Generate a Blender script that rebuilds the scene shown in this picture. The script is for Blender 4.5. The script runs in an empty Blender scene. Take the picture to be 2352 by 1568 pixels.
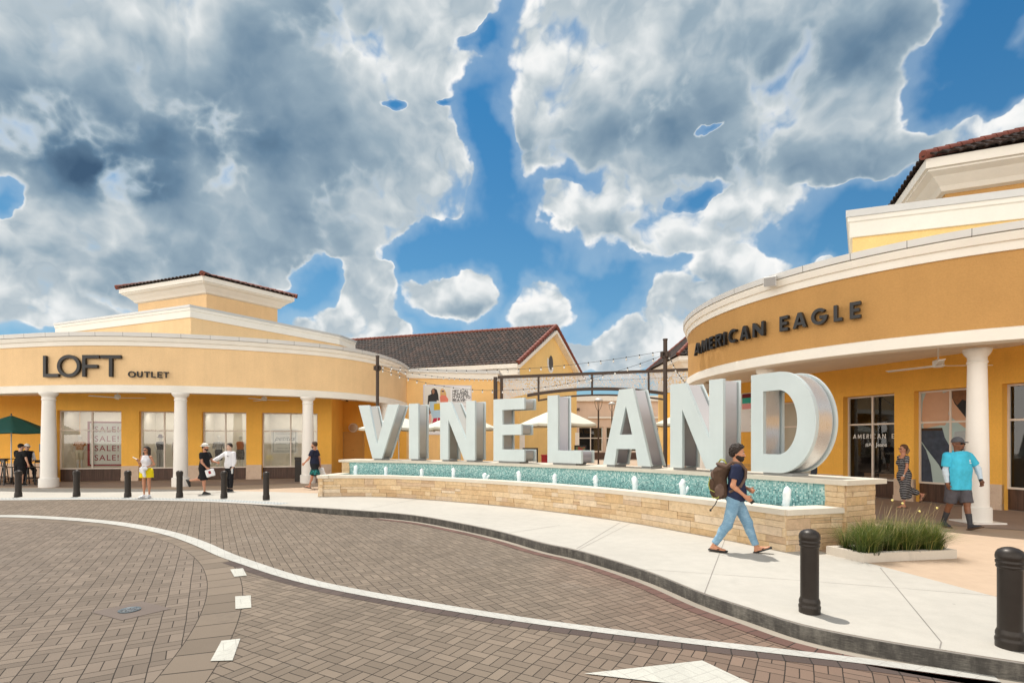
import bpy, bmesh, math, random
import numpy as np
from mathutils import Vector, Matrix
random.seed(7)
rng = np.random.default_rng(7)
SC = bpy.context.scene
COL = SC.collection
R = math.radians
PI = math.pi
CAM_H = 1.8
F, U0, V0 = 1200.0, 1176.0, 1015.0          # survey constants: focal length, centre column and horizon row of the site photo

def G(u, v, z=0.0):
    """survey ray hit with the horizontal plane z"""
    d = (CAM_H - z) * F / (v - V0)
    return ((u - U0) / F * d, d)

def P(u, v, Y):
    return Vector(((u - U0) / F * Y, Y, CAM_H - (v - V0) / F * Y))

# ------------------------------------------------------------------ objects
def tag(o, label=None, cat=None, group=None, kind=None):
    if label: o['label'] = label
    if cat: o['category'] = cat
    if group: o['group'] = group
    if kind: o['kind'] = kind
    return o

def thing(name, label, cat, loc=(0, 0, 0), rz=0.0, group=None):
    o = bpy.data.objects.new(name, None)
    o.empty_display_size = 0.1
    COL.objects.link(o)
    o.location = loc
    o.rotation_euler = (0, 0, rz)
    return tag(o, label, cat, group)

def dup(root, loc, rz, label=None):
    def cp(o, par):
        c = o.copy(); COL.objects.link(c); c.parent = par
        for ch in list(o.children): cp(ch, c)
        return c
    r = cp(root, None)
    r.location = loc; r.rotation_euler = (0, 0, rz)
    if label: r['label'] = label
    return r

class MB:
    """collects polygons (with a uv in metres) and links them as ONE mesh object"""
    def __init__(s):
        s.v = []; s.f = []; s.uv = []; s.mi = []; s.sm = []
    def poly(s, pts, uv=None, mi=0, smooth=False):
        b = len(s.v)
        s.v += [tuple(p) for p in pts]
        s.f.append(list(range(b, b + len(pts))))
        if uv is None:
            p0 = Vector(pts[0]); n = Vector((0, 0, 0))
            for i in range(1, len(pts) - 1):
                n += (Vector(pts[i]) - p0).cross(Vector(pts[i + 1]) - p0)
            a = max(range(3), key=lambda k: abs(n[k]))
            ax = [(1, 2), (0, 2), (0, 1)][a]
            uv = [(p[ax[0]], p[ax[1]]) for p in pts]
        s.uv += list(uv); s.mi.append(mi); s.sm.append(smooth)
    def grid(s, rows, uvs=None, mi=0, smooth=True, closed=False):
        """rows: list of lists of points, shared vertices (smooth)"""
        b = len(s.v); n = len(rows[0])
        for r in rows: s.v += [tuple(p) for p in r]
        for i in range(len(rows) - 1):
            for j in range(n if closed else n - 1):
                k = (j + 1) % n
                s.f.append([b + i * n + j, b + i * n + k, b + (i + 1) * n + k, b + (i + 1) * n + j])
                if uvs:
                    s.uv += [uvs[i][j], uvs[i][k] if not closed or k else uvs[i][j], uvs[i + 1][k] if not closed or k else uvs[i + 1][j], uvs[i + 1][j]]
                else:
                    s.uv += [(j / n, i), ((j + 1) / n, i), ((j + 1) / n, i + 1), (j / n, i + 1)]
                s.mi.append(mi); s.sm.append(smooth)
    def box(s, c, d, rz=0.0, mi=0, mat=None):
        hx, hy, hz = d[0] / 2, d[1] / 2, d[2] / 2
        M = mat if mat is not None else Matrix.Translation(Vector(c)) @ Matrix.Rotation(rz, 4, 'Z')
        q = [M @ Vector((x, y, z)) for x in (-hx, hx) for y in (-hy, hy) for z in (-hz, hz)]
        for f in ((0, 1, 3, 2), (4, 6, 7, 5), (0, 4, 5, 1), (2, 3, 7, 6), (0, 2, 6, 4), (1, 5, 7, 3)):
            s.poly([q[i] for i in f], mi=mi)
    def bar(s, a, b, w, h, mi=0, up=(0, 0, 1)):
        a, b = Vector(a), Vector(b); x = (b - a); L = x.length; x.normalize()
        y = Vector(up).cross(x)
        if y.length < 1e-4: y = Vector((0, 1, 0)).cross(x)
        y.normalize(); z = x.cross(y)
        M = Matrix((x, y, z)).transposed().to_4x4(); M.translation = (a + b) / 2
        s.box(None, (L, w, h), mat=M, mi=mi)
    def prism(s, xy, z0, z1, mi=0, top=True, bot=True):
        n = len(xy)
        a = sum(xy[i][0] * xy[(i + 1) % n][1] - xy[(i + 1) % n][0] * xy[i][1] for i in range(n))
        if a < 0: xy = xy[::-1]
        if top: s.poly([(x, y, z1) for x, y in xy], mi=mi)
        if bot: s.poly([(x, y, z0) for x, y in xy[::-1]], mi=mi)
        for i in range(n):
            (x0, y0), (x1, y1) = xy[i], xy[(i + 1) % n]
            s.poly([(x0, y0, z0), (x1, y1, z0), (x1, y1, z1), (x0, y0, z1)], mi=mi)
    def lathe(s, prof, c=(0, 0, 0), n=24, mi=0, smooth=True, cap=True):
        """prof: list of (r, z); a repeated point makes a hard edge"""
        segs = [[prof[0]]]
        for p in prof[1:]:
            if p == segs[-1][-1]: segs.append([p])
            else: segs[-1].append(p)
        for sg in segs:
            if len(sg) < 2: continue
            s.grid([[(c[0] + r * math.cos(2 * PI * j / n), c[1] + r * math.sin(2 * PI * j / n), c[2] + z) for j in range(n)] for r, z in sg],
                   [[(j / n * 2 * PI * r, z) for j in range(n)] for r, z in sg], mi, smooth, True)
    def tube(s, path, r, n=8, mi=0, cap=True):
        path = [Vector(p) for p in path]
        rr = r if isinstance(r, (list, tuple)) else [r] * len(path)
        rows = []; ref = None
        for i, p in enumerate(path):
            t = (path[min(i + 1, len(path) - 1)] - path[max(i - 1, 0)]).normalized()
            if ref is None:
                ref = Vector((0, 0, 1)) if abs(t.z) < .9 else Vector((1, 0, 0))
            a = t.cross(ref).normalized(); b = t.cross(a).normalized()
            ref = a.cross(t).normalized() if abs(t.dot(ref)) < .99 else ref
            rows.append([p + (a * math.cos(2 * PI * k / n) + b * math.sin(2 * PI * k / n)) * rr[i] for k in range(n)])
        s.grid(rows, None, mi, True, True)
        if cap:
            s.poly(rows[0], mi=mi); s.poly(rows[-1][::-1], mi=mi)
    def sweep(s, path, prof, mi=0, flip=False, u0=0.0):
        """path: xy polyline (smooth); prof: list of (out, z); out is to the right of travel"""
        nrm = normals2(path)
        L = [u0]
        for i in range(1, len(path)): L.append(L[-1] + math.dist(path[i], path[i - 1]))
        vv = 0.0
        for (o0, z0), (o1, z1) in zip(prof[:-1], prof[1:]):
            d = math.hypot(o1 - o0, z1 - z0)
            rows = []
            for o, z in ((o0, z0), (o1, z1)):
                rows.append([(p[0] + n[0] * o, p[1] + n[1] * o, z) for p, n in zip(path, nrm)])
            va, vb = (z0, z1) if abs(z1 - z0) > abs(o1 - o0) else (vv, vv + d)
            uv = [[(l, va) for l in L], [(l, vb) for l in L]]
            if flip: rows.reverse(); uv.reverse()
            s.grid(rows, uv, mi, True)
            vv += d
    def build(s, name, mats, parent=None, bevel=0.0):
        me = bpy.data.meshes.new(name)
        me.from_pydata(s.v, [], s.f)
        ul = me.uv_layers.new(name='UVMap')
        ul.data.foreach_set('uv', np.array(s.uv, dtype=np.float32).ravel())
        me.polygons.foreach_set('material_index', s.mi)
        me.polygons.foreach_set('use_smooth', s.sm)
        if not isinstance(mats, (list, tuple)): mats = [mats]
        for m in mats: me.materials.append(m)
        me.update()
        return link(name, me, parent, bevel)

def link(name, me, parent=None, bevel=0.0):
    o = bpy.data.objects.new(name, me)
    COL.objects.link(o)
    if parent: o.parent = parent
    if bevel:
        b = o.modifiers.new('bevel', 'BEVEL'); b.width = bevel; b.segments = 2; b.limit_method = 'ANGLE'; b.angle_limit = R(40)
        b.harden_normals = False
    return o

def normals2(path):
    out = []
    for i in range(len(path)):
        a = path[max(i - 1, 0)]; b = path[min(i + 1, len(path) - 1)]
        dx, dy = b[0] - a[0], b[1] - a[1]; l = math.hypot(dx, dy) or 1
        out.append((dy / l, -dx / l))
    return out

def spline(pts, step=0.3):
    """Catmull-Rom through xy points, resampled"""
    pts = [np.array(p, float) for p in pts]
    q = [2 * pts[0] - pts[1]] + pts + [2 * pts[-1] - pts[-2]]
    out = []
    for i in range(1, len(q) - 2):
        p0, p1, p2, p3 = q[i - 1:i + 3]
        n = max(1, int(np.linalg.norm(p2 - p1) / step))
        # centripetal parametrisation keeps uneven spacing smooth
        t0 = 0; t1 = t0 + np.linalg.norm(p1 - p0) ** .5; t2 = t1 + np.linalg.norm(p2 - p1) ** .5; t3 = t2 + np.linalg.norm(p3 - p2) ** .5
        for k in range(n):
            t = t1 + (t2 - t1) * k / n
            A1 = (t1 - t) / (t1 - t0) * p0 + (t - t0) / (t1 - t0) * p1
            A2 = (t2 - t) / (t2 - t1) * p1 + (t - t1) / (t2 - t1) * p2
            A3 = (t3 - t) / (t3 - t2) * p2 + (t - t2) / (t3 - t2) * p3
            B1 = (t2 - t) / (t2 - t0) * A1 + (t - t0) / (t2 - t0) * A2
            B2 = (t3 - t) / (t3 - t1) * A2 + (t - t1) / (t3 - t1) * A3
            out.append(tuple((t2 - t) / (t2 - t1) * B1 + (t - t1) / (t2 - t1) * B2))
    out.append(tuple(pts[-1]))
    return out

# ------------------------------------------------------------------ node helper
class NT:
    def __init__(s, tree): s.t = tree; s.n = tree.nodes; s.l = tree.links
    def new(s, typ, **kw):
        n = s.n.new(typ)
        for k, v in kw.items(): setattr(n, k, v)
        return n
    def put(s, sock, val):
        if val is None: return
        if isinstance(val, bpy.types.NodeSocket): s.l.new(val, sock)
        else: sock.default_value = val
    def m(s, op, a, b=None, c=None, clamp=False):
        n = s.new('ShaderNodeMath', operation=op, use_clamp=clamp)
        for i, x in enumerate((a, b, c)): s.put(n.inputs[i], x)
        return n.outputs[0]
    def vm(s, op, a, b=None, scale=None):
        n = s.new('ShaderNodeVectorMath', operation=op)
        s.put(n.inputs[0], a); s.put(n.inputs[1], b)
        if scale is not None: s.put(n.inputs['Scale'], scale)
        return n.outputs['Value'] if op in ('LENGTH', 'DISTANCE', 'DOT_PRODUCT') else n.outputs[0]
    def xyz(s, v):
        n = s.new('ShaderNodeSeparateXYZ'); s.put(n.inputs[0], v); return n.outputs[0], n.outputs[1], n.outputs[2]
    def vec(s, x=0., y=0., z=0.):
        n = s.new('ShaderNodeCombineXYZ')
        for i, q in enumerate((x, y, z)): s.put(n.inputs[i], q)
        return n.outputs[0]
    def mix(s, f, a, b, blend='MIX'):
        n = s.new('ShaderNodeMix', data_type='RGBA', blend_type=blend)
        s.put(n.inputs[0], f)
        for i, x in ((6, a), (7, b)):
            s.put(n.inputs[i], (*x, 1.0) if isinstance(x, (tuple, list)) and len(x) == 3 else x)
        return n.outputs[2]
    def fmix(s, f, a, b):
        n = s.new('ShaderNodeMix', data_type='FLOAT')
        s.put(n.inputs[0], f); s.put(n.inputs[2], a); s.put(n.inputs[3], b)
        return n.outputs[0]
    def noise(s, v, scale, detail=4., rough=.55, dist=0., col=False):
        n = s.new('ShaderNodeTexNoise')
        s.put(n.inputs['Vector'], v); s.put(n.inputs['Scale'], scale); s.put(n.inputs['Detail'], detail)
        s.put(n.inputs['Roughness'], rough); s.put(n.inputs['Distortion'], dist)
        return n.outputs['Color' if col else 'Fac']
    def voro(s, v, scale, detail=0., feature='F1', rough=.5):
        n = s.new('ShaderNodeTexVoronoi', feature=feature)
        s.put(n.inputs['Vector'], v); s.put(n.inputs['Scale'], scale)
        if 'Detail' in n.inputs: s.put(n.inputs['Detail'], detail); s.put(n.inputs['Roughness'], rough)
        return n.outputs['Distance']
    def white(s, v):
        n = s.new('ShaderNodeTexWhiteNoise', noise_dimensions='3D'); s.put(n.inputs['Vector'], v); return n.outputs['Value']
    def ramp(s, f, stops, interp='LINEAR'):
        n = s.new('ShaderNodeValToRGB'); n.color_ramp.interpolation = interp
        e = n.color_ramp.elements
        while len(e) < len(stops): e.new(0.5)
        for k, (p, c) in enumerate(stops):
            e[k].position = p; e[k].color = (*c, 1.0) if len(c) == 3 else c
        s.put(n.inputs[0], f); return n.outputs[0]
    def sstep(s, x, a, b, lo=0., hi=1.):
        n = s.new('ShaderNodeMapRange', interpolation_type='SMOOTHSTEP')
        s.put(n.inputs[0], x)
        for i, q in enumerate((a, b, lo, hi)): s.put(n.inputs[i + 1], q)
        return n.outputs[0]
    def rng(s, x, a, b, lo=0., hi=1.):
        n = s.new('ShaderNodeMapRange')
        s.put(n.inputs[0], x)
        for i, q in enumerate((a, b, lo, hi)): s.put(n.inputs[i + 1], q)
        return n.outputs[0]
    def bump(s, h, strength=.3, dist=.02, normal=None):
        n = s.new('ShaderNodeBump'); s.put(n.inputs['Height'], h); s.put(n.inputs['Strength'], strength); s.put(n.inputs['Distance'], dist)
        if normal is not None: s.put(n.inputs['Normal'], normal)
        return n.outputs[0]
    def tc(s, k='Object'): return s.new('ShaderNodeTexCoord').outputs[k]
    def uv(s): return s.new('ShaderNodeUVMap').outputs[0]
    def pos(s): return s.new('ShaderNodeNewGeometry').outputs['Position']
    def island(s): return s.new('ShaderNodeNewGeometry').outputs['Random Per Island']

def newmat(name):
    m = bpy.data.materials.new(name); m.use_nodes = True
    t = NT(m.node_tree); b = m.node_tree.nodes['Principled BSDF']
    return m, t, b

def setb(t, b, col=None, rough=None, metal=None, normal=None, spec=None):
    if col is not None: t.put(b.inputs['Base Color'], (*col, 1.0) if isinstance(col, (tuple, list)) else col)
    if rough is not None: t.put(b.inputs['Roughness'], rough)
    if metal is not None: t.put(b.inputs['Metallic'], metal)
    if normal is not None: t.put(b.inputs['Normal'], normal)
    if spec is not None: t.put(b.inputs['Specular IOR Level'], spec)

def simple(name, col, rough=.6, metal=0., var=.12, vs=3., bump=0., bs=60., bd=.004, spec=.4, dirt=0.):
    """plain surface: base colour with broad and fine variation, optional bump"""
    m, t, b = newmat(name)
    p = t.pos()
    n1 = t.noise(p, vs, 5., .6); n2 = t.noise(p, vs * 14, 3., .6)
    f = t.m('ADD', t.m('MULTIPLY', n1, .7), t.m('MULTIPLY', n2, .3))
    k = t.rng(f, .3, .7, 1 - var, 1 + var)
    c = t.vm('SCALE', tuple(col), scale=k)
    if dirt:
        d = t.sstep(t.noise(p, vs * 2.3, 8., .7), .5, .75)
        c = t.mix(t.m('MULTIPLY', d, dirt), c, tuple(x * .45 for x in col))
    r = t.rng(n2, .3, .7, max(rough - .08, .02), min(rough + .08, 1))
    nn = t.bump(t.noise(p, bs, 4., .6), bump, bd) if bump else None
    setb(t, b, c, r, metal, nn, spec)
    return m

def stucco(name, col, streak=.25):
    m, t, b = newmat(name)
    p = t.pos()
    x, y, z = t.xyz(p)
    n1 = t.noise(p, .7, 5., .6)
    st = t.noise(t.vec(t.m('MULTIPLY', x, 3.), t.m('MULTIPLY', y, 3.), t.m('MULTIPLY', z, .18)), 1.6, 5., .65)
    n2 = t.noise(p, 26., 5., .7)
    k = t.m('ADD', t.rng(n1, .3, .7, .93, 1.06), t.rng(st, .35, .7, .02, -streak * .12))
    k = t.m('ADD', k, t.rng(n2, .3, .7, -.07, .06))
    c = t.vm('SCALE', tuple(col), scale=k)
    h = t.m('ADD', t.noise(p, 34., 6., .65), t.m('MULTIPLY', t.voro(p, 22.), .5))
    setb(t, b, c, .85, 0., t.bump(h, .55, .012), .25)
    return m
# ------------------------------------------------------------------ camera, sun, sky
cam = bpy.data.cameras.new('camera'); cam.lens = 36 * F / 2352; cam.sensor_width = 36
cam.shift_y = (V0 - 784) / 2352; cam.clip_end = 5000; cam.clip_start = .05
co = bpy.data.objects.new('camera', cam); COL.objects.link(co)
co.location = (0, 0, CAM_H); co.rotation_euler = (R(90), 0, 0); SC.camera = co
SC.view_settings.view_transform = 'Standard'; SC.view_settings.look = 'None'
SC.view_settings.exposure = 0; SC.view_settings.gamma = 1

SUN_EL = R(70); SUN_H = Vector((-.45, .893, 0)).normalized()
sun_dir = Vector((SUN_H.x * math.cos(SUN_EL), SUN_H.y * math.cos(SUN_EL), math.sin(SUN_EL)))
sl = bpy.data.lights.new('sun', 'SUN'); sl.energy = 4.5; sl.angle = R(.53); sl.color = (1, .95, .87)
so = bpy.data.objects.new('sun', sl); COL.objects.link(so)
so.rotation_euler = sun_dir.to_track_quat('Z', 'Y').to_euler(); so.location = (-10, 20, 40)

def azel(u, v):
    x, z = (u - U0) / F, (V0 - v) / F
    return math.atan(x), math.atan2(z, math.hypot(x, 1))

def ellipses(t, ae, specs, soft=False, grow=1.0):
    """union of elliptical lobes placed by bearing; spec = (u, v, half width, half height[, weight]).
    Hard: smooth minimum of the normalised squared distance.  Soft: sum of weighted bells."""
    acc = None
    for sp in specs:
        u, v, ru, rv = sp[:4]; w = sp[4] if len(sp) > 4 else 1.0
        a0, e0 = azel(u, v); a1, _ = azel(u + ru, v); a2, _ = azel(u - ru, v); _, e1 = azel(u, v - rv); _, e2 = azel(u, v + rv)
        ra = abs(a1 - a2) / 2; re = abs(e1 - e2) / 2
        n = t.new('ShaderNodeVectorMath', operation='MULTIPLY_ADD')
        t.put(n.inputs[0], ae); ra *= grow; re *= grow
        n.inputs[1].default_value = (1 / ra, 1 / re, 0); n.inputs[2].default_value = (-a0 / ra, -e0 / re, 0)
        q = t.vm('DOT_PRODUCT', n.outputs[0], n.outputs[0])
        if soft:
            f = t.m('POWER', .3679, q)
            acc = t.m('MULTIPLY', f, w) if acc is None else t.m('MULTIPLY_ADD', f, w, acc)
        else:
            acc = q if acc is None else t.m('SMOOTH_MIN', acc, q, .3)
    return acc

CLOUDS = [  # bearings of the cumulus lobes
    (120, 80, 420, 260), (480, 120, 420, 260), (830, 100, 300, 230), (250, 330, 460, 200), (650, 330, 360, 220), (920, 300, 190, 170),
    (1010, 400, 120, 110), (860, 480, 190, 110), (560, 520, 260, 120), (240, 560, 330, 150), (60, 650, 200, 110), (560, 620, 130, 40),
    (990, 250, 110, 200), (1060, 60, 75, 130), (1000, 480, 80, 50), (170, 740, 260, 60),
    (1420, 90, 260, 200), (1750, 60, 380, 160), (2040, 60, 130, 150), (1280, 270, 130, 150), (1500, 300, 260, 130), (1800, 240, 280, 150),
    (1990, 250, 110, 80), (1720, 350, 180, 90), (1880, 370, 260, 60), (2060, 340, 170, 65), (1330, 480, 85, 60), (1470, 500, 190, 110), (1690, 490, 175, 80), (1560, 570, 200, 55),
    (2330, 300, 100, 60), (2230, 310, 90, 40),
    (1045, 668, 112, 70), (1245, 695, 95, 90), (620, 585, 170, 70), (430, 640, 170, 55), (770, 555, 110, 70), (700, 620, 60, 36), (870, 610, 50, 34), (850, 690, 85, 120), (815, 765, 130, 60), (900, 770, 60, 40),
    (1520, 720, 75, 90), (1480, 800, 140, 60), (1690, 630, 120, 58), (1920, 590, 40, 26), (1640, 700, 130, 40), (1300, 820, 200, 30), (2160, 180, 40, 12), (2380, 90, 50, 40),
]
GAPS = [(1100, 85, 38, 30, 1.3), (1115, 300, 50, 95, 1.1), (925, 245, 30, 18, 1.2), (1155, 390, 48, 90, 1.25), (1040, 230, 22, 12, 1.1), (20, 455, 40, 35, 1.2), (720, 640, 55, 30, 1.0), (1590, 465, 42, 22, 1.1),
        (1640, 305, 22, 14, .9), (2200, 190, 130, 75, 1.1), (2280, 60, 120, 90, 1.1), (1960, 480, 110, 60, 1.0), (1120, 570, 180, 50, .9), (1400, 660, 90, 60, .9), (960, 580, 70, 50, 1.0), (680, 690, 34, 26, .8), (1150, 630, 26, 40, 1.0)]
DARK = [  # shaded bases and undersides
    (140, 350, 380, 120, .55), (400, 300, 380, 110, .32), (640, 420, 300, 150, .14), (690, 60, 170, 130, .45), (640, 250, 330, 120, .36), (560, 330, 210, 60, .22), (0, 200, 160, 150, .25), (430, 520, 110, 45, .16), (300, 415, 160, 40, .3),
    (700, 500, 190, 110, .24), (880, 590, 150, 60, .16), (340, 610, 190, 40, .26), (120, 600, 200, 26, .16), (620, 600, 160, 60, .18), (320, 700, 130, 50, .22), (960, 130, 120, 180, .1),
    (1380, 330, 170, 90, .36), (1640, 230, 330, 80, .34), (1880, 110, 210, 110, .36), (2060, 70, 110, 90, .2), (1750, 360, 170, 70, .4), (1930, 390, 180, 45, .3), (1650, 400, 70, 50, .25), (1450, 80, 250, 90, .14), (1560, 300, 100, 60, .2),
    (1440, 540, 130, 60, .36), (1560, 590, 170, 34, .2), (1060, 718, 95, 26, .3), (1250, 740, 80, 28, .12), (1740, 540, 90, 34, .16), (1650, 660, 110, 20, .14),
]
def make_world():
    w = bpy.data.worlds.new('World'); SC.world = w; w.use_nodes = True
    w.node_tree.nodes.clear()
    t = NT(w.node_tree)
    p0 = t.tc('Generated')
    warp = t.vm('SUBTRACT', t.noise(p0, 5., 4., .55, col=True), (.5, .5, .5))
    p = t.vm('ADD', p0, t.vm('SCALE', warp, scale=.10))
    w2 = t.vm('SUBTRACT', t.noise(p0, 14., 4., .5, col=True), (.5, .5, .5))
    x, y, z = t.xyz(t.vm('ADD', p, t.vm('SCALE', w2, scale=.07)))
    az = t.m('ARCTAN2', x, y); el = t.m('ARCSINE', z)
    ae = t.vec(az, el, 0.)
    S = t.m('SUBTRACT', 1.0, ellipses(t, ae, CLOUDS, False, 1.06))
    gap = ellipses(t, ae, GAPS, True)
    away = t.m('MAXIMUM', t.sstep(t.m('ABSOLUTE', az), .85, 1.15), t.sstep(el, .78, .95))
    gen = t.m('MULTIPLY_ADD', t.noise(p, 2.2, 2., .5), 3.0, -1.25)
    S = t.fmix(away, t.m('MINIMUM', t.m('MAXIMUM', S, -1.3), .9), gen)
    S = t.m('MULTIPLY_ADD', t.m('MINIMUM', gap, 1.0), -1.75, S)
    def fluff(v, d1, d2):
        n1 = t.m('MULTIPLY_ADD', t.noise(v, 7., d1, .56), 2.2, -1.10)
        v1 = t.m('MULTIPLY_ADD', t.voro(v, 10., d2, 'F1', .6), -.85, n1)
        return v1
    f0 = fluff(p, 8., 3.); f1 = fluff(t.vm('ADD', p, (-.008, 0., .026)), 5., 2.)
    d0 = t.m('ADD', t.m('MULTIPLY_ADD', t.m('MINIMUM', t.m('ADD', t.m('MULTIPLY', S, 1.1), t.m('MULTIPLY', t.m('MAXIMUM', S, 0.), 1.6)), 1.3), .80, CLOUD_BIAS), f0)
    dark = ellipses(t, ae, DARK, True)
    mask = t.sstep(d0, -.06, .42)
    dx, dy, dz = t.xyz(p0)
    lit = t.m('MULTIPLY', t.m('SUBTRACT', f0, f1), .62)
    lit = t.m('MINIMUM', t.m('MAXIMUM', lit, -.22), .20)
    thick = t.sstep(d0, .15, 1.3)
    lit = t.m('MULTIPLY', lit, t.m('MULTIPLY', t.m('MAXIMUM', t.m('SUBTRACT', 1.1, t.m('MULTIPLY', dark, 1.5)), .12), t.m('MULTIPLY_ADD', thick, -.35, 1.)))
    mott = t.noise(p, 3.6, 3., .5)
    dk = t.m('MULTIPLY', t.m('MULTIPLY', dark, t.rng(mott, .3, .7, .70, 1.30)), t.sstep(d0, .0, .7))
    L = t.m('SUBTRACT', t.m('ADD', t.rng(mott, .3, .7, .93, .86), lit), t.m('MULTIPLY_ADD', thick, .20, t.m('MULTIPLY', dk, .86)))
    L = t.m('MINIMUM', t.m('MAXIMUM', L, 0.), 1.)
    cloud = t.ramp(L, [(0., (.055, .11, .19)), (.25, (.14, .235, .34)), (.5, (.32, .42, .50)), (.72, (.60, .66, .69)), (.88, (.86, .88, .88)), (1., (.97, .965, .95))])
    sky = t.new('ShaderNodeTexSky', sky_type='NISHITA'); sky.sun_disc = False
    sky.sun_elevation = SUN_EL; sky.sun_rotation = math.atan2(SUN_H.x, SUN_H.y); sky.altitude = 30; sky.air_density = 1.; sky.dust_density = .6; sky.ozone_density = 1.6
    tint = t.ramp(dz, [(.0, (.80, .92, 1.0)), (.12, (.62, .92, 1.02)), (.3, (.46, .90, 1.02)), (.55, (.24, .78, 1.02))])
    skc = t.mix(1.0, t.vm('SCALE', sky.outputs[0], scale=.1), tint, 'MULTIPLY')
    # fill glow added to the unseen sky behind and left, to brighten the facades
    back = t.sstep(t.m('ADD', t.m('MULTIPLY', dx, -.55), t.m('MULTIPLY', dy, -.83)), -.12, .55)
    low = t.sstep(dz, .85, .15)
    cl = t.mix(t.m('MULTIPLY', back, .9), cloud, t.vm('SCALE', (1.0, .93, .84), scale=t.m('MULTIPLY_ADD', low, BACK_FILL_GAIN, .7)))
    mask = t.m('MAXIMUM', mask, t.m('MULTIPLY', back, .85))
    cl = t.mix(t.m('MULTIPLY', t.sstep(dz, .12, -.02), t.m('SUBTRACT', 1., back)), cl, (.75, .80, .84))
    veil = t.m('MULTIPLY', t.sstep(d0, -1.5, .1), .30)
    skc = t.mix(veil, skc, (.62, .74, .82))
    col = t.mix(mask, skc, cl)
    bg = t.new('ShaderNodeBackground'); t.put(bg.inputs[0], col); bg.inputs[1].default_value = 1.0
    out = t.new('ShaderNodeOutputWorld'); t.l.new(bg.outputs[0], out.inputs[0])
    w.cycles.sampling_method = 'MANUAL'; w.cycles.sample_map_resolution = 256
CLOUD_BIAS, BACK_FILL_GAIN = .62, 2.7
def warp_len(t, w):
    x, y, z = t.xyz(w); return t.m('ADD', x, y)
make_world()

# ------------------------------------------------------------------ paving materials
def basket(t, vec, cell, rot=0., joint=.007):
    """basket-weave pavers, two per square cell; returns (1 on paver, 0 in joint) and a random value per paver"""
    x, y, _ = t.xyz(vec)
    c, s = math.cos(rot) / cell, math.sin(rot) / cell
    a = t.m('ADD', t.m('MULTIPLY', x, c), t.m('MULTIPLY', y, s))
    b = t.m('SUBTRACT', t.m('MULTIPLY', y, c), t.m('MULTIPLY', x, s))
    i = t.m('FLOOR', a); j = t.m('FLOOR', b)
    fx = t.m('SUBTRACT', a, i); fy = t.m('SUBTRACT', b, j)
    par = t.m('FLOORED_MODULO', t.m('ADD', i, j), 2.)
    q = t.fmix(par, fx, fy)
    e = t.m('MINIMUM', t.m('MINIMUM', fx, t.m('SUBTRACT', 1., fx)), t.m('MINIMUM', fy, t.m('SUBTRACT', 1., fy)))
    d = t.m('MINIMUM', e, t.m('ABSOLUTE', t.m('SUBTRACT', q, .5)))
    w = joint / cell / 2
    return t.sstep(d, w * .6, w * 1.5), t.white(t.vec(i, j, t.m('GREATER_THAN', q, .5)))

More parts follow.
